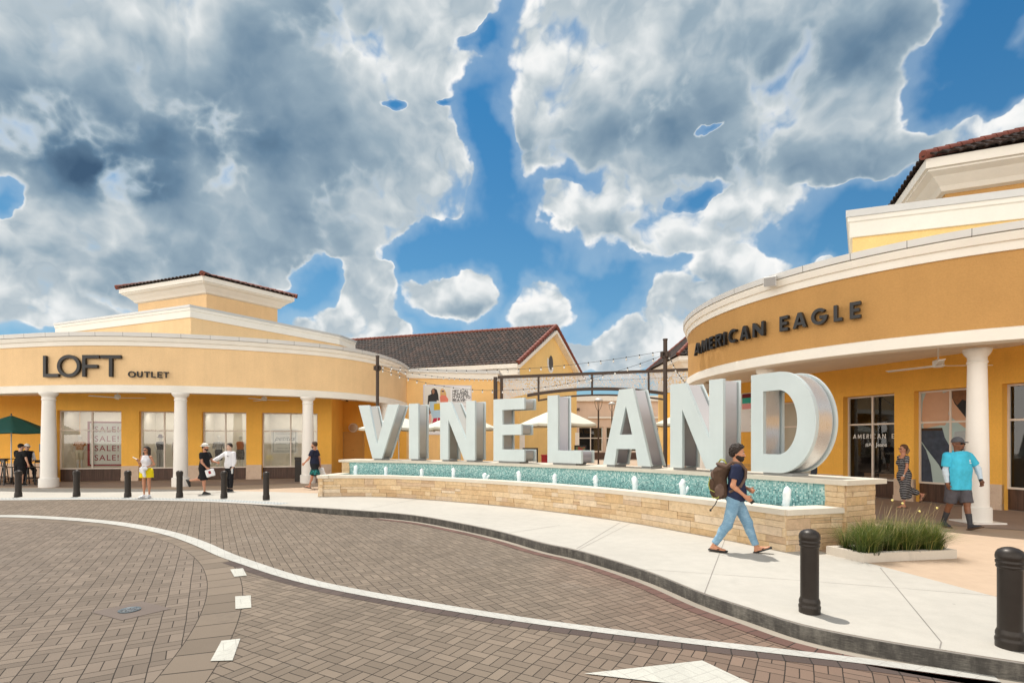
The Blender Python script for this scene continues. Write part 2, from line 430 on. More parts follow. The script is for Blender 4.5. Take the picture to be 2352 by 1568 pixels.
CIRC = (-14.97, .79, 12.95)       # roundabout: centre and outer radius of its paver band
def paver_mat(name, rotB=R(30), tint=(.175, .138, .105), joint_col=(.028, .022, .017)):
    m, t, b = newmat(name)
    p = t.pos()
    px, py, pz = t.xyz(p)
    r = t.m('SQRT', t.m('ADD', t.m('POWER', t.m('SUBTRACT', px, CIRC[0]), 2.), t.m('POWER', t.m('SUBTRACT', py, CIRC[1]), 2.)))
    wob = t.vm('ADD', p, t.vm('SCALE', t.vm('SUBTRACT', t.noise(p, 1.3, 2., col=True), (.5, .5, .5)), scale=.03))
    jA, iA = basket(t, wob, .235, R(30), .008); jB, iB = basket(t, wob, .215, rotB, .008)
    inner = t.m('LESS_THAN', r, CIRC[2] - .42)
    band = t.m('MULTIPLY', t.m('GREATER_THAN', r, CIRC[2] - .42), t.m('LESS_THAN', r, CIRC[2]))
    ang = t.m('MULTIPLY', t.m('ARCTAN2', t.m('SUBTRACT', py, CIRC[1]), t.m('SUBTRACT', px, CIRC[0])), CIRC[2] / .42)
    fa = t.m('FRACT', ang)
    jC = t.m('MULTIPLY', t.sstep(t.m('MINIMUM', fa, t.m('SUBTRACT', 1., fa)), .008, .03), t.sstep(t.m('MINIMUM', t.m('ABSOLUTE', t.m('SUBTRACT', r, CIRC[2])), t.m('ABSOLUTE', t.m('SUBTRACT', r, CIRC[2] - .42))), .004, .012))
    iC = t.white(t.vec(t.m('FLOOR', ang), 3., 1.))
    j = t.fmix(inner, jB, jA); j = t.fmix(band, j, jC)
    i = t.fmix(inner, iB, iA); i = t.fmix(band, i, iC)
    broad = t.noise(p, .35, 5., .6); fine = t.noise(p, 120., 3., .7)
    stain = t.sstep(t.noise(p, 1.1, 7., .65), .52, .72)
    k = t.m('ADD', t.rng(i, 0., 1., .84, 1.16), t.m('ADD', t.rng(broad, .3, .7, -.10, .12), t.rng(fine, .3, .7, -.12, .12)))
    base = t.mix(inner, tint, (tint[0] * 1.0, tint[1] * 1.0, tint[2] * 1.03))
    red = t.mix(t.sstep(t.m('ADD', px, t.m('MULTIPLY', broad, 2.5)), 1.2, 4.2), base, (.185, .122, .090))
    c = t.vm('SCALE', red, scale=k)
    c = t.mix(t.m('MULTIPLY', stain, .28), c, (.125, .102, .082))
    lane = t.m('MULTIPLY', t.sstep(t.m('ABSOLUTE', t.m('SUBTRACT', r, CIRC[2] - 2.6)), .55, .1), t.rng(broad, .35, .65, .0, .5))
    c = t.mix(t.m('MULTIPLY', lane, .45), c, (.07, .06, .053))
    oil = t.sstep(t.noise(p, .55, 6., .72, .6), .60, .74); c = t.mix(t.m('MULTIPLY', oil, .4), c, (.075, .064, .056))
    pale = t.sstep(t.noise(p, .8, 5., .6), .58, .74); c = t.mix(t.m('MULTIPLY', pale, .22), c, (.30, .26, .22))
    c = t.mix(j, joint_col, c)
    h = t.m('ADD', t.m('MULTIPLY', j, 1.), t.m('MULTIPLY', fine, .15))
    setb(t, b, c, t.rng(fine, .3, .7, .75, .95), 0., t.bump(h, .7, .006), .25)
    return m
def soldier_mat(name, size, col, joint_col=(.03, .026, .022), var=.14, wear=0.):
    """a single row of pavers along uv.x; uv in metres"""
    m, t, b = newmat(name)
    u, v, _ = t.xyz(t.uv()); p = t.pos()
    f = t.m('MULTIPLY', u, 1 / size); fr = t.m('FRACT', f); e = .006 / size
    j = t.sstep(t.m('MINIMUM', fr, t.m('SUBTRACT', 1., fr)), e * .5, e * 1.4)
    i = t.white(t.vec(t.m('FLOOR', f), 2., 5.)); fine = t.noise(p, 110., 3., .7)
    k = t.m('ADD', t.rng(i, 0., 1., 1 - var, 1 + var), t.rng(fine, .3, .7, -.12, .12))
    c = t.vm('SCALE', tuple(col), scale=k)
    if wear:
        c = t.mix(t.m('MULTIPLY', t.sstep(t.noise(p, 9., 8., .75), .50, .72), wear), c, (.22, .2, .18))
        jj, _ = basket(t, p, .215, R(30)); c = t.mix(t.m('MULTIPLY', t.m('SUBTRACT', 1., jj), .5), c, (.25, .23, .21))
        j = 1.0
    c = t.mix(j, joint_col, c)
    setb(t, b, c, .8, 0., t.bump(t.m('ADD', j, t.m('MULTIPLY', fine, .2)), .6, .005), .25)
    return m
def concrete(name, col, var=.07, speck=.1, rough=.85):
    m, t, b = newmat(name)
    p = t.pos()
    n1 = t.noise(p, .45, 6., .62); n2 = t.noise(p, 4.5, 7., .66); n3 = t.noise(p, 160., 2., .6)
    k = t.m('ADD', t.rng(n1, .3, .7, 1 - var, 1 + var), t.m('ADD', t.rng(n2, .3, .7, -.05, .05), t.rng(n3, .3, .7, -.05, .05)))
    c = t.vm('SCALE', tuple(col), scale=k)
    spot = t.sstep(t.noise(p, 2.2, 9., .78), .60, .78)
    c = t.mix(t.m('MULTIPLY', spot, speck * 2.2), c, tuple(x * .62 for x in col))
    gum = t.sstep(t.voro(p, 1.7), .030, .018); c = t.mix(t.m('MULTIPLY', gum, .45), c, tuple(x * .35 for x in col))
    drip = t.sstep(t.noise(p, .9, 7., .7, 1.2), .56, .70); c = t.mix(t.m('MULTIPLY', drip, speck * 1.6), c, tuple(x * .70 for x in col))
    setb(t, b, c, rough, 0., t.bump(t.m('ADD', n3, n2), .12, .004), .3)
    return m

M_PAVER = paver_mat('brown_pavers')
M_PAVER2 = paver_mat('brown_field_pavers', R(60))
M_BAND = soldier_mat('dark_edge_pavers', .22, (.085, .062, .054))
M_KERBROW = soldier_mat('red_edge_pavers', .21, (.135, .075, .060))
M_LINE = soldier_mat('white_road_paint', .3, (.44, .43, .395), var=.05, wear=.4)
M_WHITE = concrete('white_concrete', (.435, .410, .365))
M_TAN = concrete('tan_concrete', (.455, .340, .245), .06)
M_ARCADE = concrete('brown_arcade_paving', (.30, .225, .18), .08)

def kerb_mat():
    m, t, b = newmat('stained_kerb')
    p = t.pos(); x, y, z = t.xyz(p)
    n = t.noise(t.vec(t.m('MULTIPLY', x, 3.), t.m('MULTIPLY', y, 3.), t.m('MULTIPLY', z, 1.)), 2.6, 8., .7)
    n2 = t.noise(t.vec(x, y, t.m('MULTIPLY', z, 9.)), 14., 6., .7)
    c = t.ramp(t.m('ADD', t.m('MULTIPLY', n, .6), t.m('MULTIPLY', n2, .4)), [(.30, (.035, .033, .03)), (.48, (.075, .07, .063)), (.62, (.16, .15, .13)), (.8, (.34, .32, .28))])
    c = t.mix(t.sstep(z, -.018, -.004), c, (.5, .48, .45))
    setb(t, b, c, .9, 0., t.bump(n2, .4, .01), .2)
    return m
M_KERB = kerb_mat()

# ------------------------------------------------------------------ road, kerb, pavement
EDGE_UV = [(0, 1148.4), (200, 1147), (360, 1149), (480, 1152), (560, 1156), (620, 1159.4), (720, 1164.5), (800, 1169.6), (941, 1181), (1050, 1199), (1150, 1220), (1254, 1247.4), (1324, 1262),
           (1488, 1311), (1618, 1362), (1721, 1395.4), (1838, 1431.8), (2001, 1465.4), (2160, 1491), (2352, 1520.5)]
EDGE = [(-60, 12.5), (-38, 15.2), (-25, 16.2), (-20, 16.3)] + [G(u, v) for u, v in EDGE_UV] + [(5.2, 3.85), (8, 3.0), (14, 1.5), (40, -3.9)]
EDGE_S = spline(EDGE, .18)
EDGE_A = np.array(EDGE_S)
ROAD_Z = -.155
def sst(x, a, b):
    t = min(max((x - a) / (b - a), 0), 1); return t * t * (3 - 2 * t)
def edge_drop(x):                       # kerb height: flush at the left crossing, full further right
    return sst(x, -8.2, -4.6)
def road_z(x, y):
    d = float(np.hypot(EDGE_A[:, 0] - x, EDGE_A[:, 1] - y).min())
    w = (1 - sst(d, 0., 3.6)) * (1 - edge_drop(x))
    return ROAD_Z * (1 - w) - .006
FOC = np.array((-6., -4.))
def radial(p, d):
    """point d metres inside the kerb line, towards the middle of the road"""
    v = FOC - np.array(p); l = np.linalg.norm(v)
    return tuple(np.array(p) + v / l * min(d, l * .98))

mb = MB()
ds = [0, .2, .45, .8, 1.2, 1.6, 2.0, 2.5, 3.0, 3.6, 4.5, 6, 8, 11, 15, 22, 40, 70]
rows = []
for d in ds:
    r = []
    for p in EDGE_S:
        q = radial(p, d); r.append((q[0], q[1], road_z(*q) if d < 5 else ROAD_Z - .006))
    rows.append(r)
mb.grid(rows[::-1], None, 0, True)
far = [(-800, 12.5 + 740 * .02), (-800, -800), (800, -800), (800, -60)]
c = (FOC[0], FOC[1])
zz = ROAD_Z - .02
mb.poly([(-60, 12.5, zz), (-800, 30, zz), (-800, -800, zz), (800, -800, zz), (800, -90, zz), (40, -3.9, zz), (c[0], c[1], zz)])
road = mb.build('road', M_PAVER); tag(road, kind='structure')

def strip(name, path, width, z, m, parent, zfun=None, w2=None):
    mb = MB(); nr = normals2(path); n = len(path)
    L = [0.0]
    for i in range(1, n): L.append(L[-1] + math.dist(path[i], path[i - 1]))
    ws = width if isinstance(width, list) else [width] * n
    a = [(p[0] - q[0] * w / 2, p[1] - q[1] * w / 2) for p, q, w in zip(path, nr, ws)]
    b_ = [(p[0] + q[0] * w / 2, p[1] + q[1] * w / 2) for p, q, w in zip(path, nr, ws)]
    f = zfun or (lambda x, y: 0.)
    mb.grid([[(x, y, f(x, y) + z) for x, y in b_], [(x, y, f(x, y) + z) for x, y in a]],
            [[(l, -w / 2) for l, w in zip(L, ws)], [(l, w / 2) for l, w in zip(L, ws)]], 0, True)
    return mb.build(name, m, parent)

LINE_UV = [(0, 1186.8, .33), (120, 1190.4, .33), (240, 1198.8, .32), (320, 1209.6, .31), (400, 1227.2, .30), (460, 1248, .29), (520, 1274.6, .27), (580, 1295.6, .25), (640, 1315.6, .24), (720, 1337.6, .22),
           (800, 1354.6, .21), (941, 1380.6, .20), (1100, 1407, .185), (1254, 1430, .175), (1581, 1471.4, .165), (1814, 1498, .16), (2001, 1519.5, .16), (2188, 1544.7, .16), (2290, 1558, .15)]
lp = [(-26, 9.6), (-21, 11.9), (-17, 13.1)] + [G(u, v, ROAD_Z) for u, v, w in LINE_UV]
line = spline(lp, .25)
ki = np.array([p[0] for p in lp]); kw = np.array([.33, .33, .33] + [w for *_, w in LINE_UV])
ws = [float(np.interp(p[0], ki, kw)) * .88 for p in line]
strip('edge_line', line, ws, .010, M_LINE, road, road_z)
nl = normals2(line)
lf_ = [(p, n) for p, n in zip(line, nl) if p[0] > -5.2]
mb = MB(); rows_ = []
for f_ in (0., .05, .12, .22, .35, .5, .7, 1.):
    rows_.append([(p[0] + ((p[0] * .6 - 2.) - p[0]) * f_, p[1] + (-5. - p[1]) * f_, road_z(p[0] + ((p[0] * .6 - 2.) - p[0]) * f_, p[1] + (-5. - p[1]) * f_) + .003) for p, n in lf_])
mb.grid(rows_, None, 0, True); mb.build('paver_field', M_PAVER2, road)
i0 = next(i for i, p in enumerate(line) if p[0] > -4.6)
inner = [(p[0] + n[0] * (w / 2 + .075), p[1] + n[1] * (w / 2 + .075)) for p, n, w in zip(line, nl, ws)][i0:]
strip('paver_row', inner, .14, .006, M_BAND, road, road_z)
ke = [p for p in EDGE_S if -3.5 < p[0] < 9]
kn = normals2(ke)
kr = [(p[0] + n[0] * .20, p[1] + n[1] * .20) for p, n in zip(ke, kn)]
strip('paver_row', kr, .16, .006, M_KERBROW, road, road_z)
gut = [(p[0] + n[0] * .06, p[1] + n[1] * .06) for p, n in zip(ke, kn)]
strip('gutter_strip', gut, .12, .005, concrete('gutter_dirt', (.30, .265, .22), .2, .3), road, road_z)
M_MARK = soldier_mat('white_mark_paint', .3, (.47, .46, .41), var=.05, wear=.25)
def zA(x, y): return (x * .4, 1097.6 + y * .4)
for q in ([(1322, 525), (1395, 518), (1417, 560), (1345, 567)], [(1350, 680), (1440, 674), (1443, 745), (1352, 752)], [(1272, 935), (1380, 923), (1335, 1048), (1208, 1052)]):
    mb = MB(); pts = [G(*zA(*p), ROAD_Z) for p in q]
    mb.poly([(x, y, ROAD_Z + .006) for x, y in pts][::-1], uv=pts[::-1]); mb.build('lane_dash', M_MARK, road)
mb = MB(); pts = [G(1342, 1547, ROAD_Z), G(1613, 1517, ROAD_Z), G(1786, 1599, ROAD_Z)]
mb.poly([(x, y, ROAD_Z + .006) for x, y in pts][::-1], uv=pts[::-1]); mb.build('yield_triangle', M_MARK, road)
# valve cover
mx, my = G(297.6, 1401, ROAD_Z)
t_ = thing('manhole_cover', 'small round iron valve cover set in the brown pavers', 'manhole', (mx, my, ROAD_Z))
mb = MB(); mb.lathe([(.088, .002), (.112, .002), (.112, .002), (.112, .012), (.112, .012), (.098, .014), (.088, .010)], n=32); mb.build('rim', simple('valve_rim', (.14, .17, .19), .4, .6), t_)
def iron():
    m, t, b = newmat('cast_iron_lid'); p = t.tc('Object')
    v = t.voro(p, 55.); setb(t, b, t.ramp(v, [(.2, (.20, .23, .25)), (.5, (.06, .065, .07))]), .45, .5, t.bump(v, .8, .01)); return m
mb = MB(); mb.lathe([(0.001, .009), (.087, .009)], n=32); mb.build('lid', iron(), t_)
mb = MB(); q = [G(*zA(520, 768), ROAD_Z), G(*zA(818, 706), ROAD_Z), G(*zA(985, 748), ROAD_Z), G(*zA(700, 815), ROAD_Z)]
mb.poly([(x, y, ROAD_Z + .001) for x, y in q][::-1]); mb.build('patch', concrete('patch_mortar', (.15, .118, .10), .1, .2), road)

# ground sheet to the horizon beyond the kerb
mb = MB()
outer = []
for k, p in enumerate(EDGE_S):
    v = np.array(p) - FOC; outer.append(v / np.linalg.norm(v))
rows = [[(p[0], p[1], 0.) for p in EDGE_S]]
for dd in (3, 8, 16, 40, 120, 900):
    rows.append([(p[0] + o[0] * dd, p[1] + o[1] * dd, 0.) for p, o in zip(EDGE_S, outer)])
mb.grid(rows[::-1][::-1], None, 0, True)
plaza = mb.build('plaza_ground', M_TAN); tag(plaza, kind='structure')
# white concrete pavement, 4 mm above
B_LINE = [(-60, 18.5), (-30, 20.4), (-17, 20.4), (-12.3, 19.7), (-8.6, 18.9), (-6.5, 18.3), (-3, 17.6), (0, 15.8), (3, 12.6), (4.9, 9.4), (5.15, 8.3), (5.3, 7.8), (5.64, 6.05), (5.95, 4.5), (6.15, 3.9)]
bl = spline(B_LINE, .2)
ed = [p for p in EDGE_S if p[0] < 5.9]
def resample(path, n):
    L = np.r_[0, np.cumsum([math.dist(path[i], path[i - 1]) for i in range(1, len(path))])]
    a = np.array(path); s = np.linspace(0, L[-1], n)
    return [(float(np.interp(q, L, a[:, 0])), float(np.interp(q, L, a[:, 1]))) for q in s]
mb = MB()
bx = np.array(bl); ex = np.array(ed)
# pair by normalised length inside matching stretches
def split_at(path, xs):
    out = [0]
    for x in xs: out.append(min(range(len(path)), key=lambda i: abs(path[i][0] - x)))
    return out + [len(path) - 1]
sb = split_at(bl, (-17, -8.6, -3, 3, 5.3)); se = split_at(ed, (-17, -8.2, -3.4, 1.0, 2.6))
A_, B_ = [], []
for k in range(len(sb) - 1):
    n = 50
    a = resample(ed[se[k]:se[k + 1] + 1], n); b_ = resample(bl[sb[k]:sb[k + 1] + 1], n)
    A_ += a if k == 0 else a[1:]; B_ += b_ if k == 0 else b_[1:]
mb.grid([[(x, y, .004) for x, y in A_], [(x, y, .004) for x, y in B_]], None, 0, True)
pave = mb.build('pavement', M_WHITE); tag(pave, kind='structure')
# kerb face
mb = MB()
kf = [p for p in EDGE_S if p[0] > -8.0]
mb.grid([[(p[0], p[1], -.19) for p in kf], [(p[0], p[1], -.012) for p in kf], [(p[0] + n[0] * -.012, p[1] + n[1] * -.012, .005) for p, n in zip(kf, normals2(kf))]], None, 0, True)
kerb = mb.build('kerb', M_KERB); tag(kerb, kind='structure')
# saw cuts in the concrete
def zB(x, y): return (1254.4 + x * .4667, 1176 + y * .4667)
M_CUT = simple('saw_cut', (.22, .20, .18), .9)
def cut(pts, w=.010, z=.0065):
    strip('saw_cut', [G(*p) for p in pts], w, z, M_CUT, pave)
cut([zB(365, 50), zB(150, 180)]); cut([zB(880, 135), zB(780, 398)]); cut([zB(1645, 275), zB(1945, 640)]); cut([zB(1945, 640), zB(1937, 672)])
cut([zB(400, 275), zB(1100, 325), zB(1750, 375), zB(2300, 420)], .006)
cut([(1286, 1206), (1170, 1224)], .01) ; cut([(960, 1146), (830, 1170)], .01); cut([(1455, 1198), (1330, 1262)], .008)
mb = MB()
# flush white kerb and tactile strip at the crossing
fl = [p for p in EDGE_S if -30 < p[0] < -6.6]; fn = normals2(fl)
strip('flush_kerb', [(p[0] - n[0] * .07, p[1] - n[1] * .07) for p, n in zip(fl, fn)], .17, .007, concrete('pale_kerb', (.52, .49, .45), .05), pave)
def tactile():
    m, t, b = newmat('tactile_paving'); u, v, _ = t.xyz(t.uv())
    fu = t.m('SUBTRACT', t.m('FRACT', t.m('MULTIPLY', u, 1 / .12)), .5); fv = t.m('SUBTRACT', t.m('FRACT', t.m('MULTIPLY', v, 1 / .12)), .5)
    d = t.m('SQRT', t.m('ADD', t.m('MULTIPLY', fu, fu), t.m('MULTIPLY', fv, fv)))
    h = t.sstep(d, .42, .24)
    setb(t, b, t.mix(h, (.27, .29, .29), (.50, .52, .51)), .7, 0., t.bump(h, 1., .01)); return m
tl = [p for p in EDGE_S if -30 < p[0] < -6.7]; tn = normals2(tl)
strip('tactile_strip', [(p[0] - n[0] * .38, p[1] - n[1] * .38) for p, n in zip(tl, tn)], .42, .008, tactile(), pave)
# ------------------------------------------------------------------ building materials
M_STUC_L = stucco('pale_gold_stucco', (.78, .55, .305))
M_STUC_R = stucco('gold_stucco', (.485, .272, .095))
M_STUC_W = stucco('deep_gold_stucco', (.92, .50, .095))
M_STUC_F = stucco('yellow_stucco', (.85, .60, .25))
M_STUC_G = stucco('amber_stucco', (.85, .55, .235))
M_STUC_B = stucco('beige_stucco', (.66, .50, .39))
M_TRIM = simple('cream_trim', (.80, .765, .69), .7, var=.05, vs=1.2, bump=.05, dirt=.06)
M_CAPM = simple('grey_coping_metal', (.56, .56, .545), .45, .2, var=.05)
M_SOFF = simple('cream_soffit', (.84, .77, .68), .8, var=.05)
M_COLUMN = simple('white_column_paint', (.80, .77, .72), .55, var=.04, vs=1.5)
M_FRAME = simple('cream_window_frame', (.74, .66, .58), .5, var=.05)
M_DARK = simple('bronze_metal', (.030, .024, .020), .42, .3, var=.12, vs=8)
M_BLACK = simple('black_sign_face', (.012, .012, .013), .4, var=.1)
M_STEEL = simple('brown_steel', (.055, .036, .026), .5, .2, var=.12, vs=4)
M_WHITEP = simple('white_paint', (.78, .77, .74), .45, var=.04)

def base_stone():
    m, t, b = newmat('keystone_base'); p = t.pos()
    v = t.voro(p, 45., 2.); n = t.noise(p, 6., 6., .65)
    c = t.ramp(t.m('ADD', t.m('MULTIPLY', n, .7), t.m('MULTIPLY', v, .4)), [(.3, (.36, .24, .17)), (.5, (.55, .40, .29)), (.7, (.66, .51, .39))])
    setb(t, b, c, .85, 0., t.bump(v, .4, .01)); return m
M_BASE = base_stone()
def wood_panel():
    m, t, b = newmat('dark_wood_panel'); u, v, _ = t.xyz(t.uv())
    n = t.noise(t.vec(t.m('MULTIPLY', u, 14.), t.m('MULTIPLY', v, .8), 0.), 2., 6., .65)
    fr = t.m('FRACT', t.m('MULTIPLY', u, 1 / .38)); j = t.sstep(fr, .0, .03)
    c = t.ramp(n, [(.3, (.035, .017, .011)), (.55, (.085, .042, .026)), (.75, (.13, .07, .045))])
    setb(t, b, t.mix(j, (.012, .008, .006), c), .55, 0., t.bump(j, .4, .006)); return m
M_WOOD = wood_panel()
def tile_mat():
    m, t, b = newmat('brown_roof_tile'); u, v, _ = t.xyz(t.uv())
    cu = t.m('FLOOR', t.m('MULTIPLY', u, 1 / .30)); cv = t.m('FLOOR', t.m('MULTIPLY', v, 1 / .40))
    r = t.white(t.vec(cu, cv, 3.)); n = t.noise(t.pos(), 5., 5., .6)
    c = t.ramp(t.m('ADD', t.m('MULTIPLY', r, .75), t.m('MULTIPLY', n, .3)), [(.1, (.013, .009, .008)), (.45, (.027, .017, .013)), (.75, (.046, .026, .019)), (1., (.080, .041, .028))])
    setb(t, b, c, .75, 0., t.bump(t.noise(t.pos(), 60., 3.), .2, .004), .3); return m
M_TILE = tile_mat()
M_RIDGE = simple('red_ridge_tile', (.19, .055, .036), .7, var=.3, vs=5)
def glass(name, refl, tintc=(.9, .92, .9)):
    m, t, b = newmat(name); t.n.remove(b)
    out = [n for n in t.n if n.type == 'OUTPUT_MATERIAL'][0]
    gl = t.new('ShaderNodeBsdfGlossy'); gl.inputs['Roughness'].default_value = .02
    tr = t.new('ShaderNodeBsdfTransparent'); tr.inputs[0].default_value = (*tintc, 1)
    fr = t.new('ShaderNodeFresnel'); fr.inputs[0].default_value = 1.5
    geo = t.new('ShaderNodeNewGeometry')
    nz = t.bump(t.noise(t.pos(), .7, 2.), .02, .05); t.put(gl.inputs['Normal'], nz)
    mx = t.new('ShaderNodeMixShader')
    t.put(mx.inputs[0], t.m('MAXIMUM', fr.outputs[0], refl)); t.l.new(tr.outputs[0], mx.inputs[1]); t.l.new(gl.outputs[0], mx.inputs[2])
    t.l.new(mx.outputs[0], out.inputs[0]); return m
M_GLASS_L = glass('shop_glass', .13)
M_GLASS_D = glass('dark_shop_glass', .07)

# ------------------------------------------------------------------ building helpers
def wall_open(mb, p0, p1, z0, z1, ops, depth, mi=0):
    """wall face p0->p1 (outside to the right of travel) with openings (s0,s1,za,zb) and reveals `depth` deep"""
    d = Vector((p1[0] - p0[0], p1[1] - p0[1], 0)); L = d.length; d.normalize(); n = Vector((d.y, -d.x, 0))
    W = lambda s, z, o=0.: Vector((p0[0], p0[1], 0)) + d * s + Vector((0, 0, z)) - n * o
    def quad(s0, s1, a, b):
        if s1 - s0 > 1e-4 and b - a > 1e-4:
            mb.poly([W(s0, a), W(s1, a), W(s1, b), W(s0, b)], uv=[(s0, a), (s1, a), (s1, b), (s0, b)], mi=mi)
    ops = sorted(ops); cur = 0.
    for s0, s1, za, zb in ops:
        quad(cur, s0, z0, z1); quad(s0, s1, z0, za); quad(s0, s1, zb, z1)
        mb.poly([W(s0, za), W(s0, zb), W(s0, zb, depth), W(s0, za, depth)][::-1], mi=mi)
        mb.poly([W(s1, za), W(s1, zb), W(s1, zb, depth), W(s1, za, depth)], mi=mi)
        mb.poly([W(s0, zb), W(s1, zb), W(s1, zb, depth), W(s0, zb, depth)][::-1], mi=mi)
        if za > z0 + .01: mb.poly([W(s0, za), W(s1, za), W(s1, za, depth), W(s0, za, depth)], mi=mi)
        cur = s1
    quad(cur, L, z0, z1)
    return W, d, n, L

def window(parent, W, s0, s1, z0, z1, depth, fmat, gmat, vs=(.5,), hs=(.66,), fw=.055):
    """cream framed shop window standing in its recess: frame with mullions, and one glass sheet"""
    mb = MB(); o0 = depth - .07
    def bar(sa, sb, za, zb, oa, ob):
        q = [W(sa, za, oa), W(sb, za, oa), W(sb, zb, oa), W(sa, zb, oa), W(sa, za, ob), W(sb, za, ob), W(sb, zb, ob), W(sa, zb, ob)]
        for f in ((0, 1, 2, 3), (0, 4, 5, 1), (2, 6, 7, 3), (0, 3, 7, 4), (1, 5, 6, 2)): mb.poly([q[i] for i in f])
    e = .003
    bar(s0 + e, s0 + fw, z0 + e, z1 - e, o0, depth); bar(s1 - fw, s1 - e, z0 + e, z1 - e, o0, depth)
    bar(s0 + fw, s1 - fw, z1 - fw, z1 - e, o0 + .002, depth); bar(s0 + fw, s1 - fw, z0 + e, z0 + fw, o0 + .002, depth)
    for f in vs:
        c = s0 + (s1 - s0) * f; bar(c - fw / 2, c + fw / 2, z0 + fw, z1 - fw, o0 + .004, depth)
    for f in hs:
        c = z0 + (z1 - z0) * f; bar(s0 + fw, s1 - fw, c - fw / 2, c + fw / 2, o0 + .006, depth)
    fr = mb.build('window', fmat, parent)
    mb = MB(); o = depth - .02
    mb.poly([W(s0 + .02, z0 + .02, o), W(s1 - .02, z0 + .02, o), W(s1 - .02, z1 - .02, o), W(s0 + .02, z1 - .02, o)])
    mb.build('pane', gmat, fr)
    return fr

def column(parent, x, y, ztop, r=.19, z0=0., name='column'):
    mb = MB()
    H = ztop
    mb.lathe([(r * 1.04, z0 + .36), (r * 1.03, z0 + .5), (r * .99, z0 + H * .45), (r * .84, H - .36), (r * .84, H - .33), (r * .84, H - .33), (r * .90, H - .325), (r * .93, H - .30), (r * .90, H - .275), (r * .85, H - .27), (r * .85, H - .27),
              (r * .85, H - .19), (r * .92, H - .17), (r * 1.10, H - .12), (r * 1.22, H - .07), (r * 1.24, H - .045), (r * 1.24, H - .045), (r * 1.24, H - .002)], (x, y, 0), 32)
    c = mb.build(name, M_COLUMN, parent)
    mb = MB(); mb.lathe([(r * 1.26, z0 + .0), (r * 1.26, z0 + .34), (r * 1.26, z0 + .34), (r * 1.18, z0 + .365), (r * 1.03, z0 + .37)], (x, y, 0), 32); mb.build('plinth', M_COLUMN, c)
    return c

def tile_patch(mb, A, B, C, D, cw=.30, rh=.40):
    """barrel tiles over the bilinear patch A-B (eave) to D-C (ridge)"""
    A, B, C, D = map(Vector, (A, B, C, D))
    n = (B - A).cross(D - A).normalized()
    if n.z < 0: n = -n
    LA = (B - A).length; LD = ((D - A).length + (C - B).length) / 2
    nc = max(2, int(LA / cw)); nr = max(1, int(LD / rh)); sub = 6
    for r in range(nr):
        rows = []; uvs = []
        for e, lift in ((0., .055), (1.02, .012)):
            f = min((r + e) / nr, 1.)
            a = A.lerp(D, f); b = B.lerp(C, f)
            row = []; uv = []
            for k in range(nc * sub + 1):
                s = k / (nc * sub); h = abs(math.sin(PI * k / sub)) ** .7 * .075
                row.append(a.lerp(b, s) + n * (h + lift)); uv.append((s * nc * .30 + .001, (r + min(e, .98)) * .40))
            rows.append(row); uvs.append(uv)
        front = [p - n * .05 for p in rows[0]]
        mb.grid([front, rows[0]], [uvs[0], uvs[0]], 0, False)
        mb.grid(rows, uvs, 0, True)

def cap_tiles(mb, a, b, r=.13, step=.42):
    a, b = Vector(a), Vector(b); L = (b - a).length; n = max(1, int(L / step))
    for k in range(n):
        p, q = a.lerp(b, k / n), a.lerp(b, min((k + 1.12) / n, 1.))
        mb.tube([p, q], [r * 1.12, r * .92], 8)

def hip_tower(parent, corners, z0, z1, eave, eave_h, zr, mw):
    """square tower: wall, cove eave, tiled hip roof. corners xy in order, outside right of travel"""
    n = len(corners); cx = sum(c[0] for c in corners) / n; cy = sum(c[1] for c in corners) / n
    def off(o):
        out = []
        for i in range(n):
            p0, p1, p2 = [Vector((*corners[k % n], 0)) for k in (i - 1, i, i + 1)]
            d1 = (p1 - p0).normalized(); d2 = (p2 - p1).normalized()
            n1 = Vector((d1.y, -d1.x, 0)); n2 = Vector((d2.y, -d2.x, 0)); m = (n1 + n2); m = m / m.dot(n1)
            out.append((p1.x + m.x * o, p1.y + m.y * o))
        return out
    mb = MB()
    for i in range(n):
        a, b = corners[i], corners[(i + 1) % n]
        mb.poly([(*a, z0), (*b, z0), (*b, z1), (*a, z1)])
    mb.build('tower_wall', mw, parent)
    mb = MB(); prof = [(.002, z1 - .05), (eave * .18, z1), (eave * .30, z1 + eave_h * .16), (eave * .62, z1 + eave_h * .45), (eave * .88, z1 + eave_h * .58), (eave * .88, z1 + eave_h * .64), (eave, z1 + eave_h * .66), (eave, z1 + eave_h)]
    for (o0, a0), (o1, a1) in zip(prof[:-1], prof[1:]):
        p, q = off(o0), off(o1)
        for i in range(n):
            k = (i + 1) % n; mb.poly([(*p[i], a0), (*p[k], a0), (*q[k], a1), (*q[i], a1)])
    mb.build('eave', M_TRIM, parent)
    zt = z1 + eave_h; o = off(eave + .10)
    mb = MB()
    for i in range(n):
        k = (i + 1) % n
        ap = (cx, cy, zr)
        tile_patch(mb, (*o[i], zt), (*o[k], zt), Vector((*o[k], zt)).lerp(Vector(ap), .97), Vector((*o[i], zt)).lerp(Vector(ap), .97))
    rf = mb.build('roof', M_TILE, parent)
    mb = MB()
    for i in range(n): cap_tiles(mb, (*o[i], zt + .09), (cx, cy, zr + .1))
    mb.build('hip_cap', M_RIDGE, rf)

